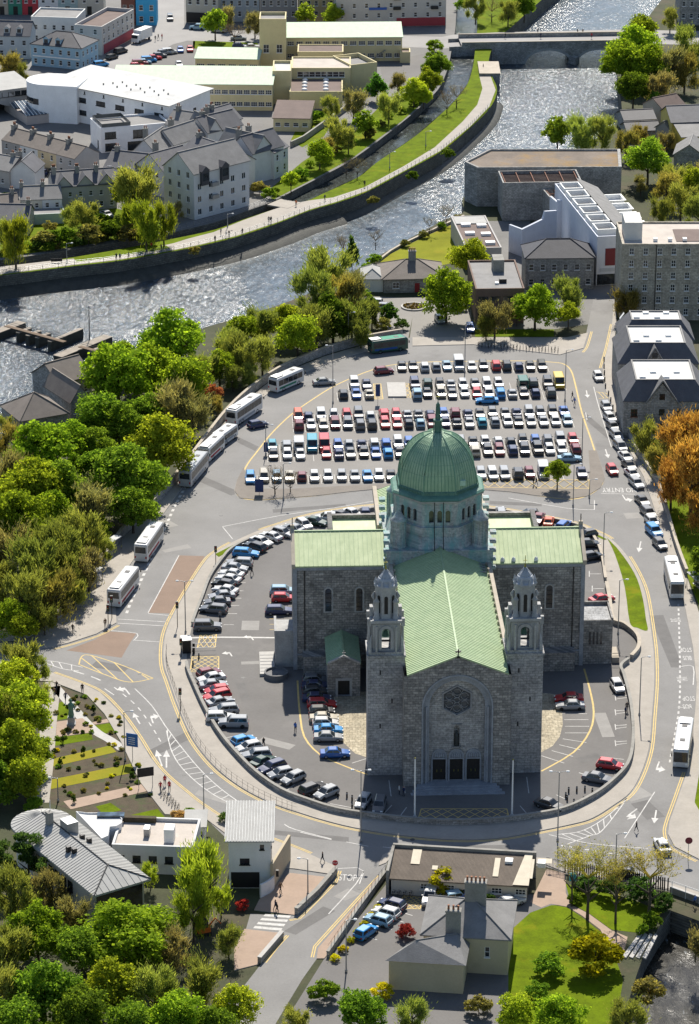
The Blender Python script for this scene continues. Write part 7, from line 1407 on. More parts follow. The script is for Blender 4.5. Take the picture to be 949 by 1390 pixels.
# ---- the main car park: rows of nose-to-nose bays
ROWS = [('farthest single row', 500.5, 0, [(546, 'k'), (561, 'k'), (576, 'w'), (592, 's'), (607, 's'), (623, 'Vw'), (641, 'w'), (656, 's'), (673, 'r'), (688, 'k'), (704, 'n'), (720, 'k'), (736, 'k')]),
        ('second row, rear half', 526, -.004, [(481, 'w'), (498, 'n'), (563, 'n'), (580, 'OD'), (597, 'k'), (612, 's'), (629, 'w'), (645, 's'), (661, 'w'), (677, 'w'), (709, 'VG'), (724, 'Ok'), (743, 'Ok'), (759, 'Vy')]),
        ('second row, front half', 538.5, -.004, [(466, 'k'), (484, 'b'), (502, 's'), (566, 's'), (580, 'k'), (598, 's'), (614, 's'), (631, 'w'), (647, 'r'), (663, 'w'), (679, 'B'), (696, 'w'), (711, 'k'), (727, 'n'), (748, 'Ok')]),
        ('third row, rear half', 569, -.0165, [(405, 'o'), (419, 'n'), (436, 'w'), (453, 'w'), (471, 'r'), (487, 's'), (503, 'w'), (521, 'Or'), (538, 'r'), (553, 'w'), (568, 's'), (584, 'g'), (602, 'b'), (618, 'g'), (635, 'g'), (652, 'k'), (669, 'g'), (686, 'g'), (701, 'g'), (718, 's'), (734, 'g'), (750, 'k'), (766, 'g')]),
        ('third row, front half', 581, -.0165, [(406, 'R'), (422, 'w'), (439, 's'), (455, 'R'), (472, 's'), (489, 'g'), (505, 'k'), (523, 'r'), (539, 'r'), (555, 'k'), (571, 's'), (587, 'g'), (604, 'g'), (620, 'k'), (637, 'w'), (655, 't'), (672, 's'), (689, 'w'), (704, 'k'), (721, 's'), (738, 's'), (754, 'w'), (770, 's')]),
        ('fourth row, rear half', 609, -.021, [(370, 't'), (389, 'w'), (406, 'Vw'), (424, 'Vt'), (440, 'Vr'), (459, 'b'), (474, 'w'), (491, 'n'), (508, 'w'), (524, 'g'), (540, 'w'), (556, 'b'), (575, 'r'), (625, 'w'), (642, 'g'), (659, 'w'), (676, 'w'), (693, 'k'), (710, 'k'), (727, 'g'), (743, 'g'), (761, 's'), (778, 'r')]),
        ('fourth row, front half', 621, -.021, [(371, 'k'), (390, 'w'), (408, 'w'), (443, 'r'), (460, 'n'), (476, 's'), (494, 'k'), (510, 'b'), (527, 'B'), (543, 'k'), (645, 'e'), (662, 'k'), (678, 'g'), (696, 'n'), (712, 'k'), (730, 'k'), (746, 'w'), (763, 'w'), (781, 'R')]),
        ('nearest single row', 651, -.014, [(340, 'B'), (359, 'e'), (376, 's'), (393, 'e'), (410, 'g'), (427, 'w'), (445, 'w'), (464, 'w'), (482, 's'), (499, 'B'), (514, 'w'), (531, 'k'), (653, 's'), (669, 'w'), (685, 'w'), (703, 'k'), (719, 'R'), (738, 'Vw'), (790, 'n')])]
HL = -87.0
for nm, y0, sl_, lst in ROWS:
    n = len(lst)
    for i, (x, c) in enumerate(lst):
        c = CRN.choice('wwws') if c == 'w' else CRN.choice('sssgep') if c == 's' else CRN.choice('ggkbnR') if c == 'g' else c
        k = {'V': 'van', 'O': 'off-roader'}.get(c[0]) if len(c) == 2 else pick_kind(); col = SHORT[c[-1]]
        back = CRN.random() < (.25 if 'rear' in nm or 'far' in nm else .2); o = ORD[i]
        car(k, col, x + CRN.uniform(-.5, .5), y0 + sl_ * (x - 400) + CRN.uniform(-.8, .8), HL + (180 if back else 0) + CRN.uniform(-1.5, 1.5), '%s %s, %s from the left in the %s' % (col, k, o, nm), 'cars in the main car park', ZL, False)
# bay lines
bl = 0
for nm, y0, sl_, lst in ROWS:
    xs = [x for x, c in lst]; xs = sorted(set(xs))
    edges = [xs[0] - 8] + [(a + c) / 2 for a, c in zip(xs, xs[1:])] + [xs[-1] + 8]
    for x in edges:
        p = P(x, y0 + sl_ * (x - 400)); d = Vector((math.cos(rad(HL)), math.sin(rad(HL)), 0)); mark(lot, [p - d * 2.4, p + d * 2.4], .11, ZL + .004, 'white_worn', 'bay_line')
marks_px(lot, [[(400, 602), (560, 600), (790, 594)], [(440, 563), (620, 560), (770, 557)]], .1, ZL + .005, 'white_worn')
# concrete pad in the car park
b = MB(); b.prism(PL([(527, 540), (552, 540), (550, 521), (525, 521)]), 0, .35); struct(b.build('concrete_pad', M['kerb']))
# ---- cars along the compound wall: noses to the wall
WALLN = WW
def wall_heading(px, py):
    p = P(px, py); i = min(range(len(WALLN)), key=lambda k: (WALLN[k] - p).length); d = WALLN[i] - p; return math.degrees(math.atan2(d.y, d.x))
ARC1 = [(496, 700, 'n'), (479, 702, 'w'), (461, 704, 'k'), (443, 707, 'w'), (428, 713, 'D'), (413, 717, 'w'), (398, 722, 's'), (384, 728, 's'), (368, 733, 'w'), (355, 740, 'w'), (346, 747, 'k'), (334, 756, 'B'), (325, 769, 's'), (319, 776, 's'), (314, 784, 'w'), (310, 791, 'w'), (303, 798, 'k'), (306, 806, 'w'), (301, 814, 's'), (295, 822, 'g'), (290, 832, 'g'), (282, 856, 'Og')]
ARC2 = [(284, 919, 'R'), (287, 926, 'w'), (290, 935, 's'), (294, 943, 'r'), (294, 950, 'r'), (299, 958, 's'), (304, 969, 's'), (300, 979, 'w'), (317, 987, 'Os'), (331, 1011, 'B'), (338, 1020, 'w'), (348, 1030, 's'), (357, 1039, 'D'), (369, 1047, 'n'), (381, 1056, 's'), (398, 1062, 's'), (425, 1076, 'k'), (443, 1082, 's'), (493, 1094, 's'), (515, 1099, 'g')]
def arc_cars(lst, where, grp, head=None):
    for i, (x, y, c) in enumerate(lst):
        k = {'V': 'van', 'O': 'off-roader'}.get(c[0]) if len(c) == 2 else CRN.choice(('hatchback', 'saloon', 'estate car', 'saloon')); col = SHORT[c[-1]]
        h = wall_heading(x, y) + (180 if CRN.random() < .35 else 0) if head is None else head + CRN.uniform(-2, 2)
        car(k, col, x, y, h + CRN.uniform(-2, 2), '%s %s, %s %s' % (col, k, ORD[i], where), grp, ZC + .01)
arc_cars(ARC1, 'along the upper left compound wall from the top', 'cars along the compound wall')
arc_cars(ARC2, 'along the lower left compound wall from the gate', 'cars along the compound wall')
arc_cars([(428, 928, 'g'), (429, 936, 'n'), (428, 944, 'k'), (430, 953, 'n'), (437, 961, 'r'), (437, 971, 'k'), (440, 980, 'e'), (442, 987, 'w'), (446, 996, 'B'), (446, 1006, 's'), (455, 1028, 'b')], 'down the column beside the porch', 'cars beside the cathedral', 3)
arc_cars([(385, 807, 'p'), (385, 817, 'r'), (379, 834, 'n')], 'beside the left transept', 'cars beside the cathedral', 2)
arc_cars([(680, 700, 's'), (717, 703, 'k'), (731, 709, 'R'), (745, 713, 'o'), (765, 718, 'b'), (796, 731, 'k'), (799, 743, 'k'), (804, 760, 'k'), (817, 818, 'r')], 'along the upper right compound wall from the left', 'cars along the compound wall')
for k_, c_, x, y, h, lab in (('saloon', 'red', 772, 953, 182, 'red saloon beside the silver saloon right of the front'), ('saloon', 'silver', 774, 963, 181, 'silver saloon parked right of the cathedral front'), ('hatchback', 'white', 838, 937, -80, 'white hatchback below the curved ramp wall'), ('hatchback', 'red', 828, 1044, -18, 'red hatchback by the lower right compound wall'), ('saloon', 'grey', 811, 1062, -22, 'dark grey saloon below the red hatchback'), ('saloon', 'black', 746, 1098, -35, 'black saloon at the right of the front steps')):
    car(k_, c_, x, y, h, lab, 'cars beside the cathedral', ZC + .01)
# ---- cars along the right-hand kerb and on the roads
KERBL = [(812, 515, 'w'), (823, 556, 's'), (828, 571, 'w'), (832, 583, 'g'), (837, 595, 's'), (842, 610, 's'), (849, 624, 'w'), (854, 636, 'k'), (858, 647, 'w'), (864, 660, 's'), (872, 684, 'k'), (880, 700, 'g'), (885, 712, 'w'), (888, 726, 'B'), (896, 743, 'g')]
for i, (x, y, c) in enumerate(KERBL): 
    k = pick_kind(); car(k, SHORT[c], x, y, -74 + (-8 if i < 2 else 0) + CRN.uniform(-2, 2), '%s %s, %s car down the right kerb' % (SHORT[c], k, ORD[i]), 'cars parked along the right kerb', .14 if i == -1 else .03)
for k_, c_, x, y, h, lab in (('hatchback', 'red', 831, 642, -80, 'red hatchback driving toward the no entry lettering'), ('saloon', 'bright blue', 661, 547, 183, 'bright blue car crossing the car park aisle'), ('saloon', 'pale blue', 773, 626, 3, 'pale blue car crossing the lower car park aisle'), ('hatchback', 'dark red', 521, 507, 15, 'dark red car at the top left car park corner'), ('saloon', 'silver', 440, 522, 12, 'silver car driving past the upper car park'), ('hatchback', 'navy', 350, 580, 28, 'navy hatchback beside the largest white coach'), ('saloon', 'white', 899, 1153, 100, 'white taxi at the lower right junction'), ('saloon', 'black', 846, 1190, 175, 'black car behind the palisade fence'), ('hatchback', 'white', 508, 414, 170, 'white car nearest the bungalow annex'), ('hatchback', 'silver', 516, 420, 172, 'silver car on the bungalow drive'), ('hatchback', 'silver', 597, 437, -80, 'silver car under the drive tree'), ('hatchback', 'blue', 638, 449, -88, 'blue car by the brown building'), ('hatchback', 'bright blue', 497, 1270, 55, 'bright blue car lowest in the shed yard'), ('hatchback', 'pale blue', 513, 1254, 150, 'pale blue car second in the shed yard'), ('hatchback', 'white', 524, 1244, 150, 'white car third in the shed yard'), ('hatchback', 'navy', 532, 1233, 150, 'navy car nearest the bicycles in the shed yard'), ('off-roader', 'white', 584, 1223, -100, 'white off-roader at the shed wall'), ('hatchback', 'pale blue', 610, 1224, -160, 'pale blue car at the shed wall'), ('hatchback', 'blue', 634, 1221, -170, 'blue car half hidden by the slate roof'), ('saloon', 'white', 692, 1229, 30, 'white car right of the chimneyed house')):
    car(k_, c_, x, y, h, lab, 'cars on the roads and yards', .035)
for i, (c_, x, y, h) in enumerate((('bright blue', 137, 90, 30), ('black', 152, 80, 50), ('black', 164, 72, 50), ('grey', 231, 27, -85), ('red', 186, 92, 10), ('dark red', 190, 89, 10), ('pale blue', 196, 87, 10), ('bright blue', 202, 84, 10), ('red', 209, 81, 15), ('grey', 217, 78, 15), ('silver', 223, 74, 15), ('white', 230, 73, 15), ('blue', 245, 70, -85), ('red', 258, 69, -85), ('white', 243, 90, -80), ('white', 32, 246, -30), ('navy', 52, 238, 140), ('black', 62, 236, 140), ('silver', 145, 294, -60), ('white', 17, 216, 160), ('silver', 324, 54, 0), ('white', 342, 66, 10), ('navy', 325, 65, 0), ('silver', 297, 44, 170), ('pale blue', 268, 40, 170))):
    car(pick_kind(), c_, x, y, h, '%s car, %s of the town cars from the left street' % (c_, ORD[i]), 'cars in the far town', .035, False)
# ---- coaches
def coach_meshes(Ln, H):
    def mk():
        W = 1.25; b = MB(); secs = []
        for x, f, zt in ((-Ln / 2, .94, H - .25), (-Ln / 2 + .12, .99, H - .06), (-Ln / 2 + .5, 1, H), (Ln / 2 - .8, 1, H), (Ln / 2 - .25, .985, H - .12), (Ln / 2 - .05, .95, H - .5 if H > 3 else H - .35), (Ln / 2, .93, 1.1)):
            w = W * f; secs.append([(x, -w, .35), (x, -w, zt - .3), (x, -w * .93, zt - .06), (x, -w * .8, zt), (x, w * .8, zt), (x, w * .93, zt - .06), (x, w, zt - .3), (x, w, .35)])
        loft(b, secs); o = {'body': mesh_of(b, 'body', [M['paint']])}
        n = max(4, int(Ln / 1.55)); zl, zh = H * .46, H - .55; dx = (Ln - 1.1) / n
        q = MB(); q.poly([(0, 0, zl), (dx - .06, 0, zl), (dx - .06, 0, zh), (0, 0, zh)]); o['pane'] = mesh_of(q, 'window', M['car_glass'])
        q = MB(); q.poly([(Ln / 2 + .012, -1.1, 1.15), (Ln / 2 + .012, 1.1, 1.15), (Ln / 2 - .03, 1.08, H - .6), (Ln / 2 - .03, -1.08, H - .6)]); o['windscreen'] = mesh_of(q, 'windscreen', M['car_glass'])
        q = MB(); q.poly([(-Ln / 2 - .012, 1.0, H * .52), (-Ln / 2 - .012, -1.0, H * .52), (-Ln / 2 - .012, -.95, H - .55), (-Ln / 2 - .012, .95, H - .55)]); o['rear'] = mesh_of(q, 'rear_window', M['car_glass'])
        q = MB(); q.box(-.45, .45, -.4, .4, 0, .09); o['hatch'] = mesh_of(q, 'roof_hatch', M['trim'])
        q = MB(); q.box(-1.1, 1.1, -.85, .85, 0, .22); o['ac'] = mesh_of(q, 'air_conditioner', M['grey_metal'])
        q = MB(); q.box(-.1, .1, -.08, .08, -.28, .28); q.tube([(0, 0, .2), (-.25, -.0, .5)], .03, 4); o['mirror'] = mesh_of(q, 'mirror', M['trim'])
        q = MB(); q.box(-Ln / 2 - .03, -Ln / 2, -.12, .12, .9, 1.3); o['tail'] = mesh_of(q, 'tail_light', M['lamp_red']); q = MB(); q.box(Ln / 2, Ln / 2 + .03, -.2, .2, .7, .95); o['head'] = mesh_of(q, 'headlight', M['lamp_clear']); o['n'] = (n, dx)
        return o
    return shared(('coach', Ln, H), mk)
def coach(rear, front, Ln, H, col, label, roof=None, back=False):
    a, c = P(*rear), P(*front); d = c - a; m_ = (a + c) / 2; o = coach_meshes(Ln, H); t = thing('coach', label, 'coach', (m_.x, m_.y, .035), math.atan2(d.y, d.x), 'coaches by the roads')
    link('body', o['body'], t, None, 0, col); link('windscreen', o['windscreen'], t); link('rear_window', o['rear'], t); n, dx = o['n']
    for k in range(n):
        link('window', o['pane'], t, (-Ln / 2 + .5 + k * dx, -1.262, 0)); w_ = link('window', o['pane'], t, (-Ln / 2 + .5 + (k + 1) * dx - .06, 1.262, 0), math.pi)
    for x in (-Ln * .22, Ln * .22): link('roof_hatch', o['hatch'], t, (x, 0, H - .02))
    if Ln > 8: link('air_conditioner', o['ac'], t, (-Ln * .36, 0, H - .02))
    ty, rm = wheel_meshes(.48, .3)
    for x in (Ln * .29, -Ln * .26) + ((-Ln * .36,) if Ln > 11 else ()):
        for s_ in (-1, 1): wl = link('wheel', ty, t, (x, s_ * 1.12, .46)); link('rim', rm, wl)
    for s_ in (-1, 1): link('mirror', o['mirror'], t, (Ln / 2 + .1, s_ * 1.42, H - 1.0)); link('headlight', o['head'], t, (0, s_ * .9, 0)); link('tail_light', o['tail'], t, (0, s_ * 1.0, 0))
    sc = ((.02, .08, .3), (.35, .02, .03), (.05, .05, .06), (.03, .2, .12), (.3, .32, .34))[len(label) % 5]
    for s_ in (-1, 1): b = MB(); b.box(-Ln * .42, Ln * .2, min(s_ * 1.252, s_ * 1.262), max(s_ * 1.252, s_ * 1.262), .75, 1.15); part(b, 'stripe', [wallm(sc)], t)
    if roof:
        b = MB(); b.box(-Ln / 2 + .5, Ln / 2 - .9, -.98, .98, H - .01, H + .04); part(b, 'roof_panel', [wallm(roof)], t)
CW = (.60, .60, .59)
coach((500, 480), (553, 473), 8.4, 3.0, (.015, .07, .05), 'dark green coach with lighter green roof', (.08, .30, .20))
coach((371, 533), (406, 518), 9.0, 3.2, CW, 'white coach nearest the top of the car park', None)
coach((312, 580), (351, 554), 11.6, 3.5, CW, 'largest white coach, third from the top along the wood')
coach((293, 608), (318, 590), 7.0, 2.7, CW, 'small white minibus between two coaches along the wood')
coach((272, 632), (302, 604), 8.6, 3.1, CW, 'white midi coach next to the silver coach')
coach((245, 670), (281, 627), 11.8, 3.5, (.36, .37, .38), 'silver coach lowest in the upper coach queue')
coach((186, 772), (219, 724), 12.0, 3.6, CW, 'white coach by the upper bus shelter')
coach((149, 833), (186, 785), 11.5, 3.5, CW, 'white coach lowest on the left by the crossing')
coach((908, 772), (921, 822), 11.8, 3.5, CW, 'white coach on the right road by the shelter')
coach((932, 990), (922, 1054), 12.0, 3.4, (.55, .55, .55), 'white bus with dark front low on the right road')
# box lorry in the far street
p = P(192, 56); t = thing('lorry', 'white box lorry in the far street', 'lorry', (p.x, p.y, .03), rad(-118)); b = MB(); b.box(-4.2, 2.0, -1.25, 1.25, .9, 3.7); part(b, 'box_body', [M['white_paint']], t); b = MB(); loft(b, [[(2.1, -1.15, .5), (2.1, 1.15, .5), (2.1, 1.15, 2.9), (2.1, -1.15, 2.9)], [(3.6, -1.15, .5), (3.6, 1.15, .5), (3.5, 1.1, 2.6), (3.5, -1.1, 2.6)], [(3.9, -1.1, .5), (3.9, 1.1, .5), (3.8, 1.05, 1.6), (3.8, -1.05, 1.6)]]); part(b, 'cab', [M['white_paint']], t)
b = MB(); b.poly([(3.92, -1.0, 1.65), (3.92, 1.0, 1.65), (3.62, 1.0, 2.5), (3.62, -1.0, 2.5)]); part(b, 'windscreen', [M['car_glass']], t)
ty, rm = wheel_meshes(.48, .3)
for x in (2.8, -2.6):
    for s_ in (-1, 1): link('wheel', ty, t, (x, s_ * 1.05, .47))
# ================================================================== WALLS, BRIDGE, WEIR, STREET FURNITURE, PEOPLE
def wall_thing(name, label, pts, w_, h, m='rubble', cap='coping', z=0, cat='wall'):
    t = thing(name, label, cat, (pts[0].x, pts[0].y, 0)); o = pts[0]; q = [Vector((p.x - o.x, p.y - o.y, z)) for p in pts]
    b = MB(); b.wall(q, w_, -.1, h); part(b, 'wall', [M[m]], t)
    if cap: b = MB(); b.wall(q, w_ + .14, h, h + .12); part(b, 'coping', [M[cap]], t)
    return t
wall_thing('compound_wall', 'low stone wall curving round the upper left of the cathedral yard', WW[0:4 * 11 + 2], .34, .6, 'rubble', 'concrete', .1)
wall_thing('compound_wall', 'low stone wall sweeping round the front of the cathedral yard', WW[4 * 14 - 1:4 * 37], .36, .8, 'rubble', 'concrete', .1)
wall_thing('compound_wall', 'curved ramp wall and coping right of the cathedral', WW[4 * 37:4 * 43], .5, .9, 'rubble', 'coping', .1)
wall_thing('compound_wall', 'low stone wall behind the right transept', WW[4 * 43:4 * 51], .38, .7, 'rubble', 'coping', .1)
wall_thing('roadside_wall', 'long stone wall between the coaches and the wood', PL([(-80, 870), (20, 870), (57, 854), (91, 833), (111, 803), (131, 773), (152, 753), (165, 730), (200, 698), (232, 662), (262, 625), (300, 575), (330, 544), (365, 517), (400, 498), (440, 482), (470, 473), (505, 464), (546, 457)], 0, 3), .45, 1.7)
wall_thing('roadside_wall', 'stone wall along the lawn at the right edge', PL([(853, 594), (868, 622), (886, 648), (899, 678), (917, 741), (932, 782)], 0, 3), .4, 1.3)
wall_thing('street_wall', 'dark stone wall on the left of the side street', PL([(456, 1186), (430, 1216), (402, 1242)]), .5, 1.0, 'rubble', 'concrete')
wall_thing('street_wall', 'low wall with a railing on the right of the side street', PL([(523, 1190), (486, 1240), (445, 1300)]), .35, .9, 'rubble', 'concrete')
wall_thing('street_wall', 'pale wall below the zebra crossing', PL([(383, 1272), (352, 1308)]), .5, .9, 'concrete', 'kerb')
wall_thing('quay_wall', 'stone parapet along the bungalow lawn', PL([(494, 374), (530, 343), (575, 320), (630, 295)], 0, 3), .4, .5)
wall_thing('school_wall', 'long grey wall between the school and canal lawn', PL([(500, 128), (470, 150), (440, 172), (412, 192), (395, 200)]), .5, 1.6, 'concrete', None)
wall_thing('canal_bridge_wall', 'concrete parapet of the road over the canal at the lower right', PL([(910, 1212), (949, 1226), (1040, 1262)]), .3, 1.0, 'concrete', 'kerb')
# railings
def railing(label, pts, h=1.1, step=2.0, m='black', rails=3, pick=.04, name='railing', z=0):
    t = thing(name, label, 'railing', (pts[0].x, pts[0].y, 0)); o = pts[0]; q = [Vector((p.x - o.x, p.y - o.y, z)) for p in pts]; b = MB(); acc = 0
    for k in range(rails):
        b.tube([p + Z * (h * (k + 1) / rails) for p in q], pick * .8, 4, 0, False)
    for a_, c_ in zip(q, q[1:]):
        d = (c_ - a_).length; n = max(1, int(d / step))
        for i in range(n): p = a_.lerp(c_, i / n); b.tube([p, p + Z * h], pick, 4, 0, False)
    o_ = part(b, 'posts_and_rails', [M[m]], t); o_['kind'] = 'stuff'; return t
railing('black railing along the river promenade', PL([(-60, 381), (0, 373), (39, 368), (101, 360), (162, 353), (236, 340), (270, 333), (320, 321), (377, 302), (420, 285), (458, 274)], 0, 3), 1.15, 2.0, 'grey_metal', 3, .05)
railing('grey railing along the island path up to the bridge', PL([(458, 274), (499, 259), (553, 230), (599, 204.5), (639, 171.5), (665, 145)], 0, 3), 1.15, 2.0, 'grey_metal', 3, .05)
railing('railing on the canal edge by the apartments', PL([(240, 313), (290, 300), (330, 287), (371, 271)], 0, 3), 1.1, 2.0, 'grey_metal')
railing('white railing over the lower right canal', PL([(912, 1214), (949, 1227), (1040, 1263)]), 2.1, 2.2, 'white_paint', 2, .05)
railing('railing on the low wall beside the shed yard', PL([(523, 1190), (486, 1240), (445, 1300)]), 1.9, 1.4, 'black', 2, .03)
railing('black bar fence on the cathedral kerb', offset(KW[4 * 12:4 * 21], .5), 1.1, 1.6, 'black', 2, .025)
# palisade fence: every pale a part
t = thing('palisade_fence', 'dark palisade fence behind the budding trees', 'fence', P(767, 1186)); fp = PL([(767, 1186), (820, 1196), (865, 1203), (910, 1211)], 0, 8); o = fp[0]; me = None
b = MB(); b.box(-.1, .1, -.02, .02, 0, 2.0); b.add([(-.1, -.02, 2.0), (.1, -.02, 2.0), (0, 0, 2.2), (-.1, .02, 2.0), (.1, .02, 2.0)], [(0, 1, 2), (4, 3, 2)]); me = mesh_of(b, 'pale', M['black'])
for a_, c_ in zip(fp, fp[1:]):
    n = max(1, int((c_ - a_).length / .28))
    for i in range(n): p = a_.lerp(c_, i / n) - o; link('pale', me, t, (p.x, p.y, .1), math.atan2((c_ - a_).y, (c_ - a_).x))
b = MB()
for zz in (.5, 1.7): b.tube([p - o + Z * zz for p in fp], .05, 4)
part(b, 'rail', [M['black']], t)
t = thing('metal_gate', 'open bar gate between the shed and the palisade fence', 'gate', P(742, 1180)); d = P(767, 1186) - P(742, 1180)
for k in range(14): b = MB(); p = d * (k / 13); b.tube([p, p + Z * 2.0], .03, 4); part(b, 'bar', [M['black']], t)
b = MB(); b.tube([Z * .3, d + Z * .3], .04, 4); b.tube([Z * 1.9, d + Z * 1.9], .04, 4); part(b, 'rail', [M['black']], t)
# ---- stone bridge with two arches
def bridge():
    a, c = P(655, 62, 1.0), P(850, 59, 1.0); d = c - a; d.z = 0; Ln = d.length; rz = math.atan2(d.y, d.x); Wd = 11.0
    t = thing('stone_bridge', 'grey stone road bridge with two arches over the river', 'bridge', (a.x, a.y, 0), rz); zt = .9
    cx = [Ln * .46, Ln * .82]; R = Ln * .16
    holes = []
    for x in cx: holes.append([(x + R * math.cos(math.pi * k / 14), ZW - .3 + R * .62 * math.sin(math.pi * k / 14) + .0) for k in range(15)])
    b = MB(); b.face2d((0, 0, 0), X, Z, rect(-6, -7, Ln + 14, zt + 7), holes, 0, reveal=Wd); b.face2d((Ln, Wd, 0), -X, Z, rect(-8, -7, Ln + 14, zt + 7), [[(Ln - u, v) for u, v in h[::-1]] for h in holes]); part(b, 'spandrel_wall', [M['rubble']], t)
    for x in cx:
        b = MB(); pts = [(x + R * math.cos(math.pi * k / 14), -.06, ZW - .3 + R * .62 * math.sin(math.pi * k / 14)) for k in range(15)]; out = [(x + (R + .7) * math.cos(math.pi * k / 14), -.06, ZW - .3 + (R * .62 + .7) * math.sin(math.pi * k / 14)) for k in range(15)]
        for k in range(14): b.add([pts[k], out[k], out[k + 1], pts[k + 1]], [(0, 1, 2, 3)])
        part(b, 'arch_ring', [M['ashlar_fine']], t)
    b = MB(); x = Ln * .64; b.prism([Vector((x - 1.6, .2, 0)), Vector((x, -3.0, 0)), Vector((x + 1.6, .2, 0))], -7, -2.4); part(b, 'cutwater', [M['rubble']], t)
    for y in (-.02, Wd - .45): b = MB(); b.box(-6, Ln + 8, y, y + .47, zt, zt + 1.05); pw = part(b, 'parapet', [M['rubble']], t); b = MB(); b.box(-6.05, Ln + 8.05, y - .06, y + .53, zt + 1.05, zt + 1.2); part(b, 'coping', [M['coping']], pw)
    b = MB(); b.box(-6, Ln + 8, .46, Wd - .46, zt - .2, zt + .02); part(b, 'roadway', [mat('town_asphalt')], t)
    b = MB(); b.box(-6, Ln + 8, .47, 2.3, zt + .0, zt + .15); part(b, 'footway', [M['paving']], t)
    # footbridge ramp and abutment on the island side
    t2 = thing('abutment', 'stone abutment with railings where the island path meets the bridge', 'abutment', P(664, 96)); b = MB(); b.box(-2.8, 2.8, -6, 8, -6, .6); part(b, 'wall', [M['rubble']], t2); b = MB(); b.box(-3.0, 3.0, -6.2, 8.0, .6, .8); part(b, 'coping', [M['coping']], t2)
bridge()
# road bridge over the side canal
t = thing('canal_bridge', 'low road bridge parapet over the side canal', 'bridge', P(610, 68)); d = P(648, 66) - P(610, 68)
for oy in (0, 10): b = MB(); b.obox(Vector((0, oy, 0)), d + Vector((0, oy, 0)), .4, -3, 1.0); part(b, 'parapet', [M['rubble']], t)
b = MB(); b.add([(0, .2, .05), (d.x, d.y + .2, .05), (d.x, d.y + 10, .05), (0, 10, .05)], [(0, 1, 2, 3)]); part(b, 'deck', [mat('town_asphalt')], t)
t = thing('sluice_footbridge', 'paved sluice crossing between lawn and promenade', 'bridge', P(372, 274)); d = P(400, 279) - P(372, 274); b = MB(); b.obox(Vector((0, 0, 0)), d, 6.0, -.3, .06); part(b, 'deck', [M['paving']], t)
# ---- weir: piers and gangways
def pier(label, a, c, w_, z1): a, c = P(*a, z1), P(*c, z1); t = thing('weir_pier', label, 'pier', (a.x, a.y, 0), 0, 'weir piers'); b = MB(); b.obox(Vector((0, 0, 0)), c - a, w_, -7, z1); part(b, 'pier_body', [mat('wet_rubble_pier_shade')], t); b = MB(); b.obox(Vector((0, 0, 0)), c - a, w_ + .2, z1, z1 + .12); part(b, 'pier_top', [mat('sunlit_pier_top', (.27, .235, .19), .85, .3)], t)  # dark sides and pale top put shade and sunlight into the pier colours
pier('broad weir pier cut by the left edge', (-14, 454), (30, 437), 2.2, -2.9)
for k, (x, y) in enumerate(((24, 452), (37, 456), (50, 459), (67, 464))): pier('%s slim weir pier from the left' % ORD[k], (x, y), (x + (17 if k < 3 else 44), y - (7 if k < 3 else 18)), .9, -2.4)
pier('long broad weir pier with sunlit top near the slate houses', (78, 484), (147, 456), 2.3, -2.6)
for k, (x, y) in enumerate(((122, 478), (140, 482))): pier('%s small weir pier before the wood' % ORD[k], (x, y), (x + 18, y - 8), .9, -2.5)
for lab, a, c in (('brown timber gangway over the left weir piers', (8, 442), (88, 464)), ('brown timber gangway over the right weir piers', (108, 470), (163, 485))):
    a, c = P(*a, -1.9), P(*c, -1.9); t = thing('gangway', lab, 'gangway', (a.x, a.y, 0)); b = MB(); b.obox(Vector((0, 0, 0)), c - a, 1.1, -2.0, -1.85); part(b, 'deck', [mat('brown_timber', (.16, .11, .07), .85, .25, 1.5, 6.0)], t)
    for s_ in (-.5, .5): b = MB(); n = Vector((-(c - a).y, (c - a).x, 0)).normalized() * s_; b.tube([n + Z * -1.0, (c - a) + n + Z * -1.0], .05, 4); part(b, 'handrail', [M['black']], t)
for x, yb, yt in ((122, 470, 415), (141, 486, 466)): p = P(x, yb, -4); t = thing('gauge_pole', 'tall dark pole standing in the weir' if x < 130 else 'short dark post by the right weir gangway', 'pole', (p.x, p.y, -5)); b = MB(); hh = (yb - yt) / 5.9 + 1; b.tube([(0, 0, 0), (0, 0, hh)], [.14, .08], 6); part(b, 'pole', [M['black']], t); b = MB(); b.box(-.25, .25, -.05, .05, hh - .6, hh - .2); part(b, 'board', [M['grey_metal']], t)
# ---- lamp posts, traffic lights, poles
def height_at(px, yb, yt):
    p = P(px, yb); lo, hi = 0, 30
    for _ in range(40):
        m_ = (lo + hi) / 2
        if proj((p.x, p.y, m_))[1] > yt: lo = m_
        else: hi = m_
    return lo
def lamp(px, yb, yt, label, arms=1, side=1):
    p = P(px, yb); h = height_at(px, yb, yt); t = thing('lamp_post', label, 'lamp post', (p.x, p.y, .1), 0, 'lamp posts')
    b = MB(); b.tube([(0, 0, 0), (0, 0, .8), (0, 0, h)], [.13, .10, .065], 8); b.lathe([(.19, 0), (.19, .3), (.13, .4)], 8); part(b, 'post', [M['grey_metal']], t)
    for s_ in ((-1, 1) if arms == 2 else (side,)):
        b = MB(); b.tube([(0, 0, h - .1), (s_ * .5, 0, h + .08), (s_ * 1.1, 0, h + .12)], .045, 6); am = part(b, 'arm', [M['grey_metal']], t); b = MB(); b.lathe([(.05, .18), (.24, .1), (.3, 0), (.2, -.06), (.02, -.08)], 10, (s_ * 1.25, 0, h + .1)); part(b, 'lantern', [M['white_paint']], am)
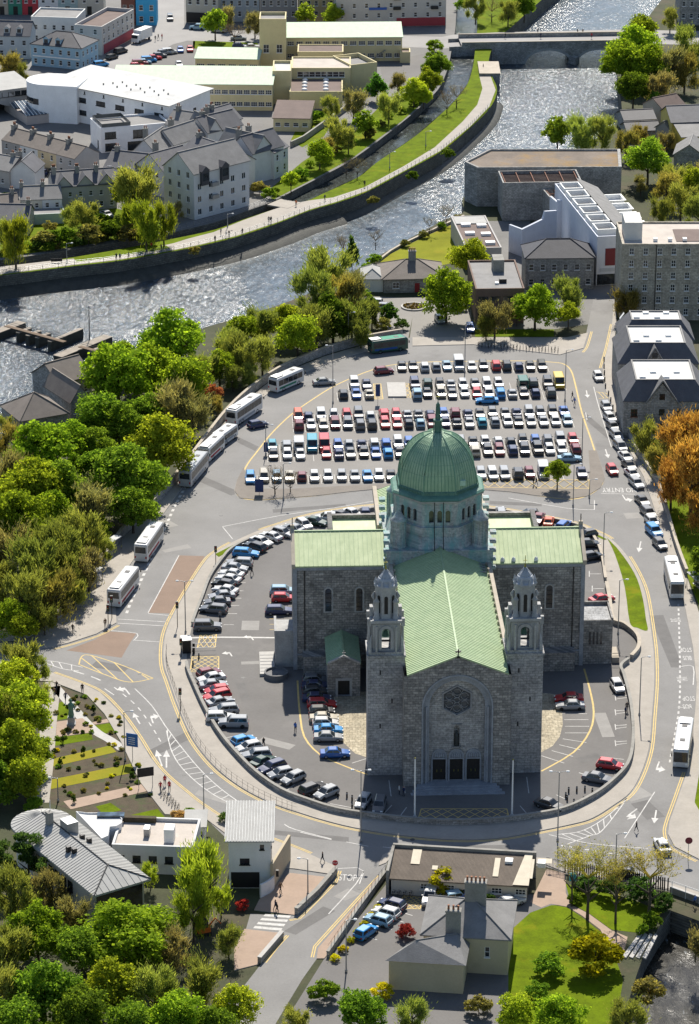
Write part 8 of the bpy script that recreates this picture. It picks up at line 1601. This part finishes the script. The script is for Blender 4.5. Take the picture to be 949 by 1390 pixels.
LAMPS = [(490, 1143, 1047, 2, 'double lamp post left of the cathedral front'), (757, 1142, 1049, 2, 'double lamp post right of the cathedral front'), (252, 860, 790, 2, 'double lamp post by the left yard gate'), (277, 1109, 1052, 1, 'lamp post before the hatched road island'), (170, 1033, 967, 1, 'lamp post beside the blue garden sign'), (79, 1088, 1057, -1, 'lamp post in the striped garden'), (418, 1216, 1167, -1, 'lamp post on the pink paved plaza'), (819, 754, 697, 1, 'lamp post at the top of the grass verge'), (839, 862, 788, 1, 'lamp post by the lower end of the grass verge'), (868, 972, 893, 1, 'lamp post on the right ring pavement'), (452, 548, 470, -1, 'lamp post at the upper left of the car park'), (361, 618, 578, 1, 'lamp post at the left of the car park rows'), (385, 679, 630, 1, 'lamp post by the bare car park trees'), (631, 506, 440, 1, 'lamp post at the middle of the far car row'), (767, 545, 476, 1, 'lamp post by the yellow van'), (790, 622, 568, 1, 'lamp post at the right end of the fourth row'), (778, 688, 631, 1, 'lamp post by the small car park tree'), (800, 676, 652, 1, 'short lamp post at the car park corner'), (529, 229, 207, 1, 'lamp post low on the island path'), (578, 199, 179, 1, 'lamp post high on the island path'), (91, 357, 331, 1, 'lamp post by the promenade bench'), (309, 308, 291, 1, 'lamp post below the apartment block'), (836, 1172, 1133, 1, 'lamp post among the budding trees'), (473, 470, 425, 1, 'lamp post against the wood above the car park'), (160, 690, 648, 1, 'lamp post in the wood edge'), (470, 1320, 1250, 1, 'lamp post at the bottom edge')]
for x, yb, yt, a_, lab in LAMPS: lamp(x, yb, yt, lab, 2 if a_ == 2 else 1, a_ if a_ != 2 else 1)
def signal(px, yb, yt, label):
    p = P(px, yb); h = height_at(px, yb, yt); t = thing('traffic_light', label, 'traffic light', (p.x, p.y, .1), 0, 'traffic lights'); b = MB(); b.tube([(0, 0, 0), (0, 0, h)], .07, 6); part(b, 'post', [M['black']], t); b = MB(); b.box(-.24, .24, -.2, .2, h - 1.1, h + .1); hd = part(b, 'signal_head', [M['black']], t)
    for k, m_ in enumerate(('lamp_red', 'yellow_line', 'copper_trim')): b = MB(); b.lathe([(.1, 0), (.1, .03)], 8); b.v = [(x, -.2 - z, y + h - .2 - .32 * k) for x, y, z in b.v]; part(b, 'lens', [M[m_]], hd)
signal(241, 852, 818, 'traffic light on the ring pavement by the buff surfacing'); signal(147, 847, 822, 'traffic light beside the lowest white coach'); signal(245, 966, 935, 'traffic light post on the left ring pavement'); signal(293, 764, 742, 'small signal at the tip of the grass strip'); signal(152, 840, 810, 'signal pole on the wide bus pavement'); signal(246, 893, 868, 'signal at the yard gate')
for x, yb, yt, s_ in ((563, 1110, 1031, 'left'), (695, 1108, 1033, 'right')): p = P(x, yb); h = height_at(x, yb, yt); t = thing('flagpole', 'white flagpole %s of the front steps' % s_, 'flagpole', (p.x, p.y, .1)); b = MB(); b.tube([(0, 0, 0), (0, 0, h)], [.14, .09], 8); part(b, 'pole', [M['white_paint']], t); b = MB(); b.lathe([(.05, 0), (.14, .1), (.1, .22), (.01, .26)], 8, (0, 0, h)); part(b, 'finial', [M['gilt']], t); b = MB(); b.lathe([(.3, 0), (.3, .2), (.1, .3)], 10); part(b, 'base', [M['kerb']], t)
# bollards
bm = MB(); bm.lathe([(.14, 0), (.14, .85), (.11, .92), (.02, .98)], 10); bme = mesh_of(bm, 'bollard', M['black']); bc = MB(); bc.lathe([(.15, .7), (.15, .78)], 10, cap=False); bcm = mesh_of(bc, 'collar', M['white_paint'])
BOL = [('right of the front yard', [(768, 1084), (772, 1077), (783, 1076), (794, 1075), (804, 1078), (792, 1090), (779, 1093), (770, 1088)]), ('left of the front yard', [(459, 1083), (471, 1084), (478, 1088), (478, 1098)]), ('along the right pavement', [(820, 491), (820, 500), (820.5, 509), (821, 518), (822, 527), (826, 537), (829, 546), (832, 556), (836, 566), (840, 578), (843, 588)]), ('at the yard gate', [(268, 850), (270, 895), (262, 905), (299, 845)])]
for wh, l in BOL:
    for i, (x, y) in enumerate(l): p = P(x, y); o = tag(link('bollard', None, None, (p.x, p.y, .13)), '%s black bollard %s' % (ORD[i], wh), 'bollard', 'bollards'); link('post', bme, o); link('collar', bcm, o)
# bus shelters
def shelter(px, py, rz, label):
    p = P(px, py); t = thing('bus_shelter', label, 'bus shelter', (p.x, p.y, .13), rad(rz)); b = MB(); b.box(-2, 2, -.75, .75, 2.35, 2.5); part(b, 'roof', [M['white_roof']], t); b = MB(); b.box(-1.95, 1.95, .66, .70, .2, 2.3); part(b, 'back_pane', [M['glass_blue']], t)
    for x in (-1.9, 1.9):
        for y in (-.65, .65): b = MB(); b.tube([(x, y, 0), (x, y, 2.35)], .05, 6); part(b, 'post', [M['black']], t)
    b = MB(); b.box(-1.4, 1.4, .2, .55, .45, .52); part(b, 'bench', [M['grey_metal']], t)
shelter(153, 750, 62, 'upper bus shelter against the wood wall'); shelter(127, 793, 60, 'lower bus shelter against the wood wall'); shelter(943, 800, -72, 'bus shelter by the white coach at the right edge')
# signs
def sign(px, py, z0, w_, h_, m, label, rz=0, name='sign', mast=1, post='grey_metal'):
    p = P(px, py); t = thing(name, label, 'sign', (p.x, p.y, .1), rad(rz)); b = MB(); b.box(-w_ / 2, w_ / 2, -.05, .05, z0, z0 + h_); part(b, 'panel', [m], t)
    for x in ((0,) if mast == 1 else (-w_ * .42, w_ * .42)): b = MB(); b.tube([(x, .06, 0), (x, .06, z0 + h_)], .05, 6); part(b, 'post', [M[post]], t)
    return t
s_ = sign(180, 1033, 2.4, 1.9, 2.2, wallm((.04, .13, .36)), 'blue information sign on the garden pavement', -18); b = MB(); [b.box(-.6, .5, -.07, -.051, 2.8 + .35 * k, 2.9 + .35 * k) for k in range(4)]; part(b, 'lettering', [M['white_paint']], s_)
sign(198, 1070, 1.9, 2.6, 1.5, M['black'], 'black sign board at the garden corner', 18, mast=2)
s_ = sign(455, 1190, 1.9, .01, .01, M['white_paint'], 'red stop sign at the side street', 0); b = MB(); b.lathe([(.45, 0), (.45, .04)], 8, phase=rad(22.5)); b.v = [(x, -.1 - z, y + 2.2) for x, y, z in b.v]; part(b, 'stop_plate', [mat('sign_red', (.5, .02, .03), .5)], s_)
cu = bpy.data.curves.new('t', 'FONT'); cu.body = 'STOP'; cu.align_x = 'CENTER'; cu.align_y = 'CENTER'; cu.size = .34; o = bpy.data.objects.new('t', cu); C.objects.link(o); bpy.context.view_layer.update(); me = bpy.data.meshes.new_from_object(o.evaluated_get(bpy.context.evaluated_depsgraph_get())); bpy.data.objects.remove(o); me.materials.clear(); me.materials.append(M['white_paint']); q = link('lettering', me, s_, (0, -.16, 2.2)); q.rotation_euler = (rad(90), 0, 0)
s_ = sign(934, 1168, 3.0, .01, .01, M['white_paint'], 'round red traffic sign at the lower right kerb', 0); b = MB(); b.lathe([(.55, 0), (.55, .04)], 16); b.v = [(x, -.1 - z, y + 3.2) for x, y, z in b.v]; part(b, 'plate', [mat('sign_maroon', (.16, .02, .03), .5)], s_)
sign(777, 1212, 1.8, 1.0, 1.3, wallm((.04, .35, .42)), 'teal notice on the palisade fence', 0); sign(513, 548, 1.5, .9, 2.6, wallm((.03, .06, .16)), 'dark blue tariff board on the car park', 0); sign(361, 618, .6, .8, 2.0, wallm((.03, .07, .2)), 'blue tariff board at the left of the car park', 0); sign(352, 672, .5, 1.6, 2.6, wallm((.03, .05, .14)), 'navy notice board by the bare trees', 0)
# garden statue on its plinth
p = P(97, 983); t = thing('statue', 'grey bronze standing figure on a plinth in the garden', 'statue', (p.x, p.y, .04)); b = MB(); b.box(-.55, .55, -.55, .55, 0, 1.3); b.box(-.7, .7, -.7, .7, 0, .25); part(b, 'plinth', [M['ashlar_fine']], t); b = MB(); b.lathe([(.42, 1.3), (.48, 1.6), (.36, 2.4), (.42, 3.1), (.46, 3.5), (.2, 3.75), (.16, 3.85), (.22, 4.0), (.2, 4.25), (.05, 4.4)], 10); b.tube([(.4, 0, 3.4), (.65, -.1, 2.9), (.5, -.35, 2.6)], [.13, .11, .08], 6); part(b, 'figure', [M['copper_trim']], t)
# round flower bed on the drive
p = P(562, 417); t = thing('flower_bed', 'round stone edged flower bed on the bungalow drive', 'flower bed', (p.x, p.y, .02)); b = MB(); b.lathe([(2.9, 0), (2.9, .3), (2.5, .3), (2.5, .1)], 24, sm=False, cap=False); part(b, 'edging', [M['kerb']], t); b = MB(); b.lathe([(2.5, .12), (.1, .25)], 24); part(b, 'soil', [M['soil']], t)
rr = random.Random(3)
for k in range(22): a_, q_ = rr.uniform(0, 6.28), 2.3 * rr.random() ** .5; f = link('plant', crowns('bush')[k % 2], t, (q_ * math.cos(a_), q_ * math.sin(a_), .35), 0, (.34, .26, .12)); f.scale = (.3, .3, .3)
# bicycles
def bike_mesh():
    b = MB()
    for x in (-.52, .52): b.tube([Vector((x + .34 * math.cos(k * math.pi / 8), 0, .36 + .34 * math.sin(k * math.pi / 8))) for k in range(17)], .025, 4)
    w_ = mesh_of(b, 'wheels', M['tyre']); b = MB()
    for q in (((-.52, 0, .36), (-.1, 0, .36), (.38, 0, .82), (-.2, 0, .8), (-.52, 0, .36)), ((-.1, 0, .36), (-.24, 0, .92)), ((.52, 0, .36), (.36, 0, .98))): b.tube([Vector(p) for p in q], .022, 4)
    f = mesh_of(b, 'frame', M['black']); b = MB(); b.box(-.36, -.12, -.07, .07, .92, .98); s = mesh_of(b, 'saddle', M['black']); b = MB(); b.tube([(.3, -.26, 1.02), (.36, 0, 1.0), (.3, .26, 1.02)], .02, 4); h = mesh_of(b, 'handlebar', M['black'])
    return w_, f, s, h
BK = bike_mesh()
def bike(px, py, rz, label, grp):
    p = P(px, py); t = thing('bicycle', label, 'bicycle', (p.x, p.y, .14), rad(rz), grp)
    for n_, m_ in zip(('wheel_pair', 'frame', 'saddle', 'handlebar'), BK): link(n_, m_, t)
for k in range(7): bike(220 + k * 3.6, 1080 + k * 3.4, 75 + 4 * (k % 3), '%s bicycle from the left in the garden corner rack' % ORD[k], 'bicycles at the garden corner')
for k in range(26): bike(650 + k * 4.3, 471 + (k % 2) + k * .25, 85 + 7 * ((k * 5) % 4 - 1.5), '%s bicycle from the left in the row by the brown building' % ORD[k], 'bicycles by the brown building')
for k, x in enumerate((534, 541, 549, 557)): bike(x, 1219 + k * .3, 60, '%s bicycle from the left beside the long shed' % ORD[k], 'bicycles by the shed')
# yard gate: kiosk and barriers
p = P(253, 885); t = thing('gate_kiosk', 'dark gate kiosk at the left yard entrance', 'kiosk', (p.x, p.y, .13), rad(10)); b = MB(); b.box(-.7, .7, -.9, .9, 0, 2.3); part(b, 'body', [M['black']], t); b = MB(); b.box(-.85, .85, -1.05, 1.05, 2.3, 2.45); part(b, 'roof', [M['grey_metal']], t); b = MB(); b.box(.701, .72, -.6, .6, 1.1, 2.0); part(b, 'window', [M['glass_blue']], t)
for y, n_ in ((882, 'upper'), (888, 'lower')): p = P(263, y); t = thing('barrier', '%s white barrier arm of the yard gate' % n_, 'barrier', (p.x, p.y, .14)); b = MB(); b.box(-.2, .2, -.2, .2, 0, 1.1); part(b, 'post', [M['black']], t); b = MB(); b.tube([(0, 0, 1.0), (3.8, .3, 1.05)], .05, 6); part(b, 'arm', [M['white_paint']], t)
# benches on the promenade
p = P(77, 357); t = thing('bench', 'dark bench on the promenade', 'bench', (p.x, p.y, .02), rad(5)); b = MB(); b.box(-1.3, 1.3, -.25, .25, .42, .5); part(b, 'seat', [M['black']], t); b = MB(); b.box(-1.3, 1.3, .22, .28, .5, .95); part(b, 'backrest', [M['black']], t)
for x in (-1.1, 1.1): b = MB(); b.box(x - .05, x + .05, -.2, .2, 0, .42); part(b, 'leg', [M['black']], t)
# orange digger parts seen through the willow
p = P(276, 1268); t = thing('mini_digger', 'small orange digger under the feathery tree', 'digger', (p.x, p.y, 0), rad(20)); b = MB(); b.box(-.9, .9, -.7, .7, .5, 1.2); part(b, 'body', [wallm((.6, .14, .02))], t); b = MB(); b.box(-.3, .6, -.5, .5, 1.2, 2.2); part(b, 'cab', [M['glass']], t)
for s_ in (-.6, .6): b = MB(); b.box(-1.0, 1.0, s_ - .18, s_ + .18, 0, .5); part(b, 'track', [M['tyre']], t)
b = MB(); b.tube([(.8, 0, 1.1), (1.8, 0, 2.2), (2.6, 0, 1.2)], [.14, .12, .09], 6); part(b, 'boom', [wallm((.6, .14, .02))], t)
# lock steps by the lower right canal
for k in range(4): b = MB(); q = PL([(845 + 9 * k, 1300), (868 + 7 * k, 1268), (872 + 7 * k, 1270), (850 + 9 * k, 1302)]); b.prism(q, -.1, .25 - .05 * k); o = b.build('canal_step', M['kerb']); struct(o)
# ---- people
def person_mesh(pose):
    J = {'pelvis': (0, 0, .93), 'waist': (0, .0, 1.08), 'chest': (0, .01, 1.30), 'neck': (0, 0, 1.46), 'head': (0, -.02, 1.58), 'crown': (0, -.01, 1.70)}
    sw = {'stand': (.05, -.02, .03), 'walk': (.28, -.26, .22), 'walk2': (-.24, .24, -.2)}[pose]
    for s_, nm, f in ((-1, 'l', sw[0]), (1, 'r', sw[1])):
        J['hip' + nm] = (s_ * .10, 0, .90); J['knee' + nm] = (s_ * .11, -f * .6 - .02, .50); J['ank' + nm] = (s_ * .11, -f + .04, .09); J['toe' + nm] = (s_ * .12, -f - .13, .04)
        J['sh' + nm] = (s_ * .19, 0, 1.41); J['elb' + nm] = (s_ * .25, f * .4 + .03, 1.14); J['wri' + nm] = (s_ * .25, f * .7 - .06, .90); J['hand' + nm] = (s_ * .25, f * .75 - .09, .81)
    R = {'pelvis': .145, 'waist': .125, 'chest': .155, 'neck': .06, 'head': .10, 'crown': .075, 'hip': .10, 'knee': .065, 'ank': .045, 'toe': .04, 'sh': .07, 'elb': .05, 'wri': .036, 'hand': .04}
    E = [('pelvis', 'waist'), ('waist', 'chest'), ('chest', 'neck'), ('neck', 'head'), ('head', 'crown')]
    for n_ in 'lr': E += [('pelvis', 'hip' + n_), ('hip' + n_, 'knee' + n_), ('knee' + n_, 'ank' + n_), ('ank' + n_, 'toe' + n_), ('chest', 'sh' + n_), ('sh' + n_, 'elb' + n_), ('elb' + n_, 'wri' + n_), ('wri' + n_, 'hand' + n_)]
    ks = list(J); me = bpy.data.meshes.new('p'); me.from_pydata([J[k] for k in ks], [(ks.index(a), ks.index(c)) for a, c in E], []); o = bpy.data.objects.new('p', me); C.objects.link(o)
    md = o.modifiers.new('s', 'SKIN'); me = o.data
    for i, k in enumerate(ks): r_ = R[k] if k in R else R[k[:-1]]; me.skin_vertices[0].data[i].radius = (r_, r_); me.skin_vertices[0].data[i].use_root = (k == 'pelvis')
    sb = o.modifiers.new('d', 'SUBSURF'); sb.levels = 1; sb.render_levels = 1; bpy.context.view_layer.update()
    res = bpy.data.meshes.new_from_object(o.evaluated_get(bpy.context.evaluated_depsgraph_get())); bpy.data.objects.remove(o)
    res.materials.clear(); [res.materials.append(m_) for m_ in (mat('coat', use_obj=True, var=.1), mat('trousers', (.025, .03, .045), .9), mat('skin', (.5, .31, .22), .6, .08), mat('hair', (.05, .03, .02), .8), mat('shoes', (.02, .02, .02), .6))]
    for f in res.polygons:
        z = f.center.z; x = abs(f.center.x); f.use_smooth = True
        f.material_index = 4 if z < .08 else 1 if z < .92 and x < .2 else 2 if (x > .2 and z < .9) or 1.47 < z else 0
        if z > 1.64 or (z > 1.54 and f.center.y > .03): f.material_index = 3
    return res
PM = [person_mesh(k) for k in ('stand', 'walk', 'walk2')]
PC = {'red': (.45, .02, .03), 'blue': (.03, .12, .4), 'black': (.02, .02, .022), 'navy': (.02, .03, .08), 'white': (.6, .6, .58), 'grey': (.2, .2, .2), 'orange': (.6, .16, .03), 'green': (.05, .15, .06), 'brown': (.15, .09, .05)}
PRN = random.Random(21)
def person(x, y, c, lab, pose=None, z=.14):
    p = P(x, y); i = PRN.randrange(3) if pose is None else pose; t = thing('person', lab, 'person', (p.x, p.y, z), PRN.uniform(0, 6.28), 'people'); bd = link('body', PM[i], t, None, 0, PC[c]); k = PRN.uniform(.97, 1.06); bd.scale = (k, k, k)
for x, y, c, lab in ((158, 353, 'black', 'person in black left of a pair on the promenade'), (163, 353, 'grey', 'person in grey right of a pair on the promenade'), (175, 351, 'navy', 'person in navy walking alone on the promenade'), (206, 338, 'red', 'person in red beside the promenade trees'), (219, 341, 'black', 'person in black under the promenade trees'), (292, 329, 'black', 'person in black low by the apartment block'), (300, 319, 'navy', 'person in navy high by the apartment block'), (307, 322, 'white', 'person in white beside the apartment block pair'), (311, 322, 'black', 'person in black right of the white coat at the apartments'), (329, 319, 'black', 'person in black just right of the apartment block'), (365, 303, 'grey', 'person in grey left of a pair near the sluice'), (368, 303, 'black', 'person in black right of a pair near the sluice'), (441, 273, 'navy', 'person in navy at the start of the island path'), (402, 280, 'orange', 'person in orange on the sluice crossing'), (495, 254, 'black', 'person in black halfway up the island path'), (656, 94, 'black', 'person in black on the path to the bridge')): person(x, y, c, lab, None, .02)
for x, c, lab, y in ((686, 'black', 'person in black at the left end of the bridge', 56.5), (730, 'grey', 'person in grey on the far footway of the bridge', 50), (734, 'navy', 'person in navy on the near footway of the bridge', 56.5), (784, 'black', 'person in black left of a pair on the bridge', 51), (791, 'brown', 'person in brown right of a pair on the bridge', 51), (803, 'red', 'person in red on the near footway of the bridge', 56.5)): person(x, y, c, lab, None, 1.0)
for x, y, c, lab in ((215, 54, 'black', 'person in black crossing the far street'), (220, 54, 'red', 'person in red crossing the far street'), (211, 56, 'grey', 'person in grey waiting by the far street'), (777, 542, 'black', 'person in black by the yellow van'), (780, 551, 'blue', 'person in blue right of the car park rows'), (724, 660, 'black', 'person in black left of a pair on the yellow hatching'), (728, 660, 'navy', 'person in navy right of a pair on the yellow hatching'), (99, 860, 'black', 'person in black walking under the wood wall'), (143, 853, 'brown', 'person in brown at the left crossing'), (342, 782, 'black', 'person in black beside the wall side cars'), (299, 843, 'grey', 'person in grey behind the grey off-roader'), (401, 995, 'blue', 'person in bright blue walking across the yard'), (358, 1016, 'black', 'person in black by the lower wall cars'), (851, 967, 'black', 'person in black by the right compound wall'), (849, 972, 'navy', 'person in navy by the right compound wall'), (864, 1130, 'black', 'person in black at the lower right junction'), (77, 938, 'black', 'person in black at the garden entrance'), (74, 947, 'brown', 'person in brown on the garden gravel path'), (89, 953, 'navy', 'person in navy on the pale garden path'), (112, 942, 'black', 'person in black on the garden pavement'), (218, 1075, 'red', 'leftmost person in red by the bicycles'), (224, 1067, 'red', 'rearmost person in red by the bicycles'), (230, 1075, 'red', 'rightmost person in red by the bicycles'), (438, 1172, 'black', 'person in black by the side street stop sign'), (376, 1240, 'black', 'person in black stepping onto the zebra crossing'), (374, 1237, 'navy', 'person in navy beside the zebra crossing'), (381, 1213, 'brown', 'person in brown on the pink plaza'), (943, 1231, 'blue', 'person in blue on the lower right canal bridge'), (542, 1080, 'white', 'person in white in the shade left of the steps'), (548, 1082, 'navy', 'person in navy in the shade left of the steps')): person(x, y, c, lab)
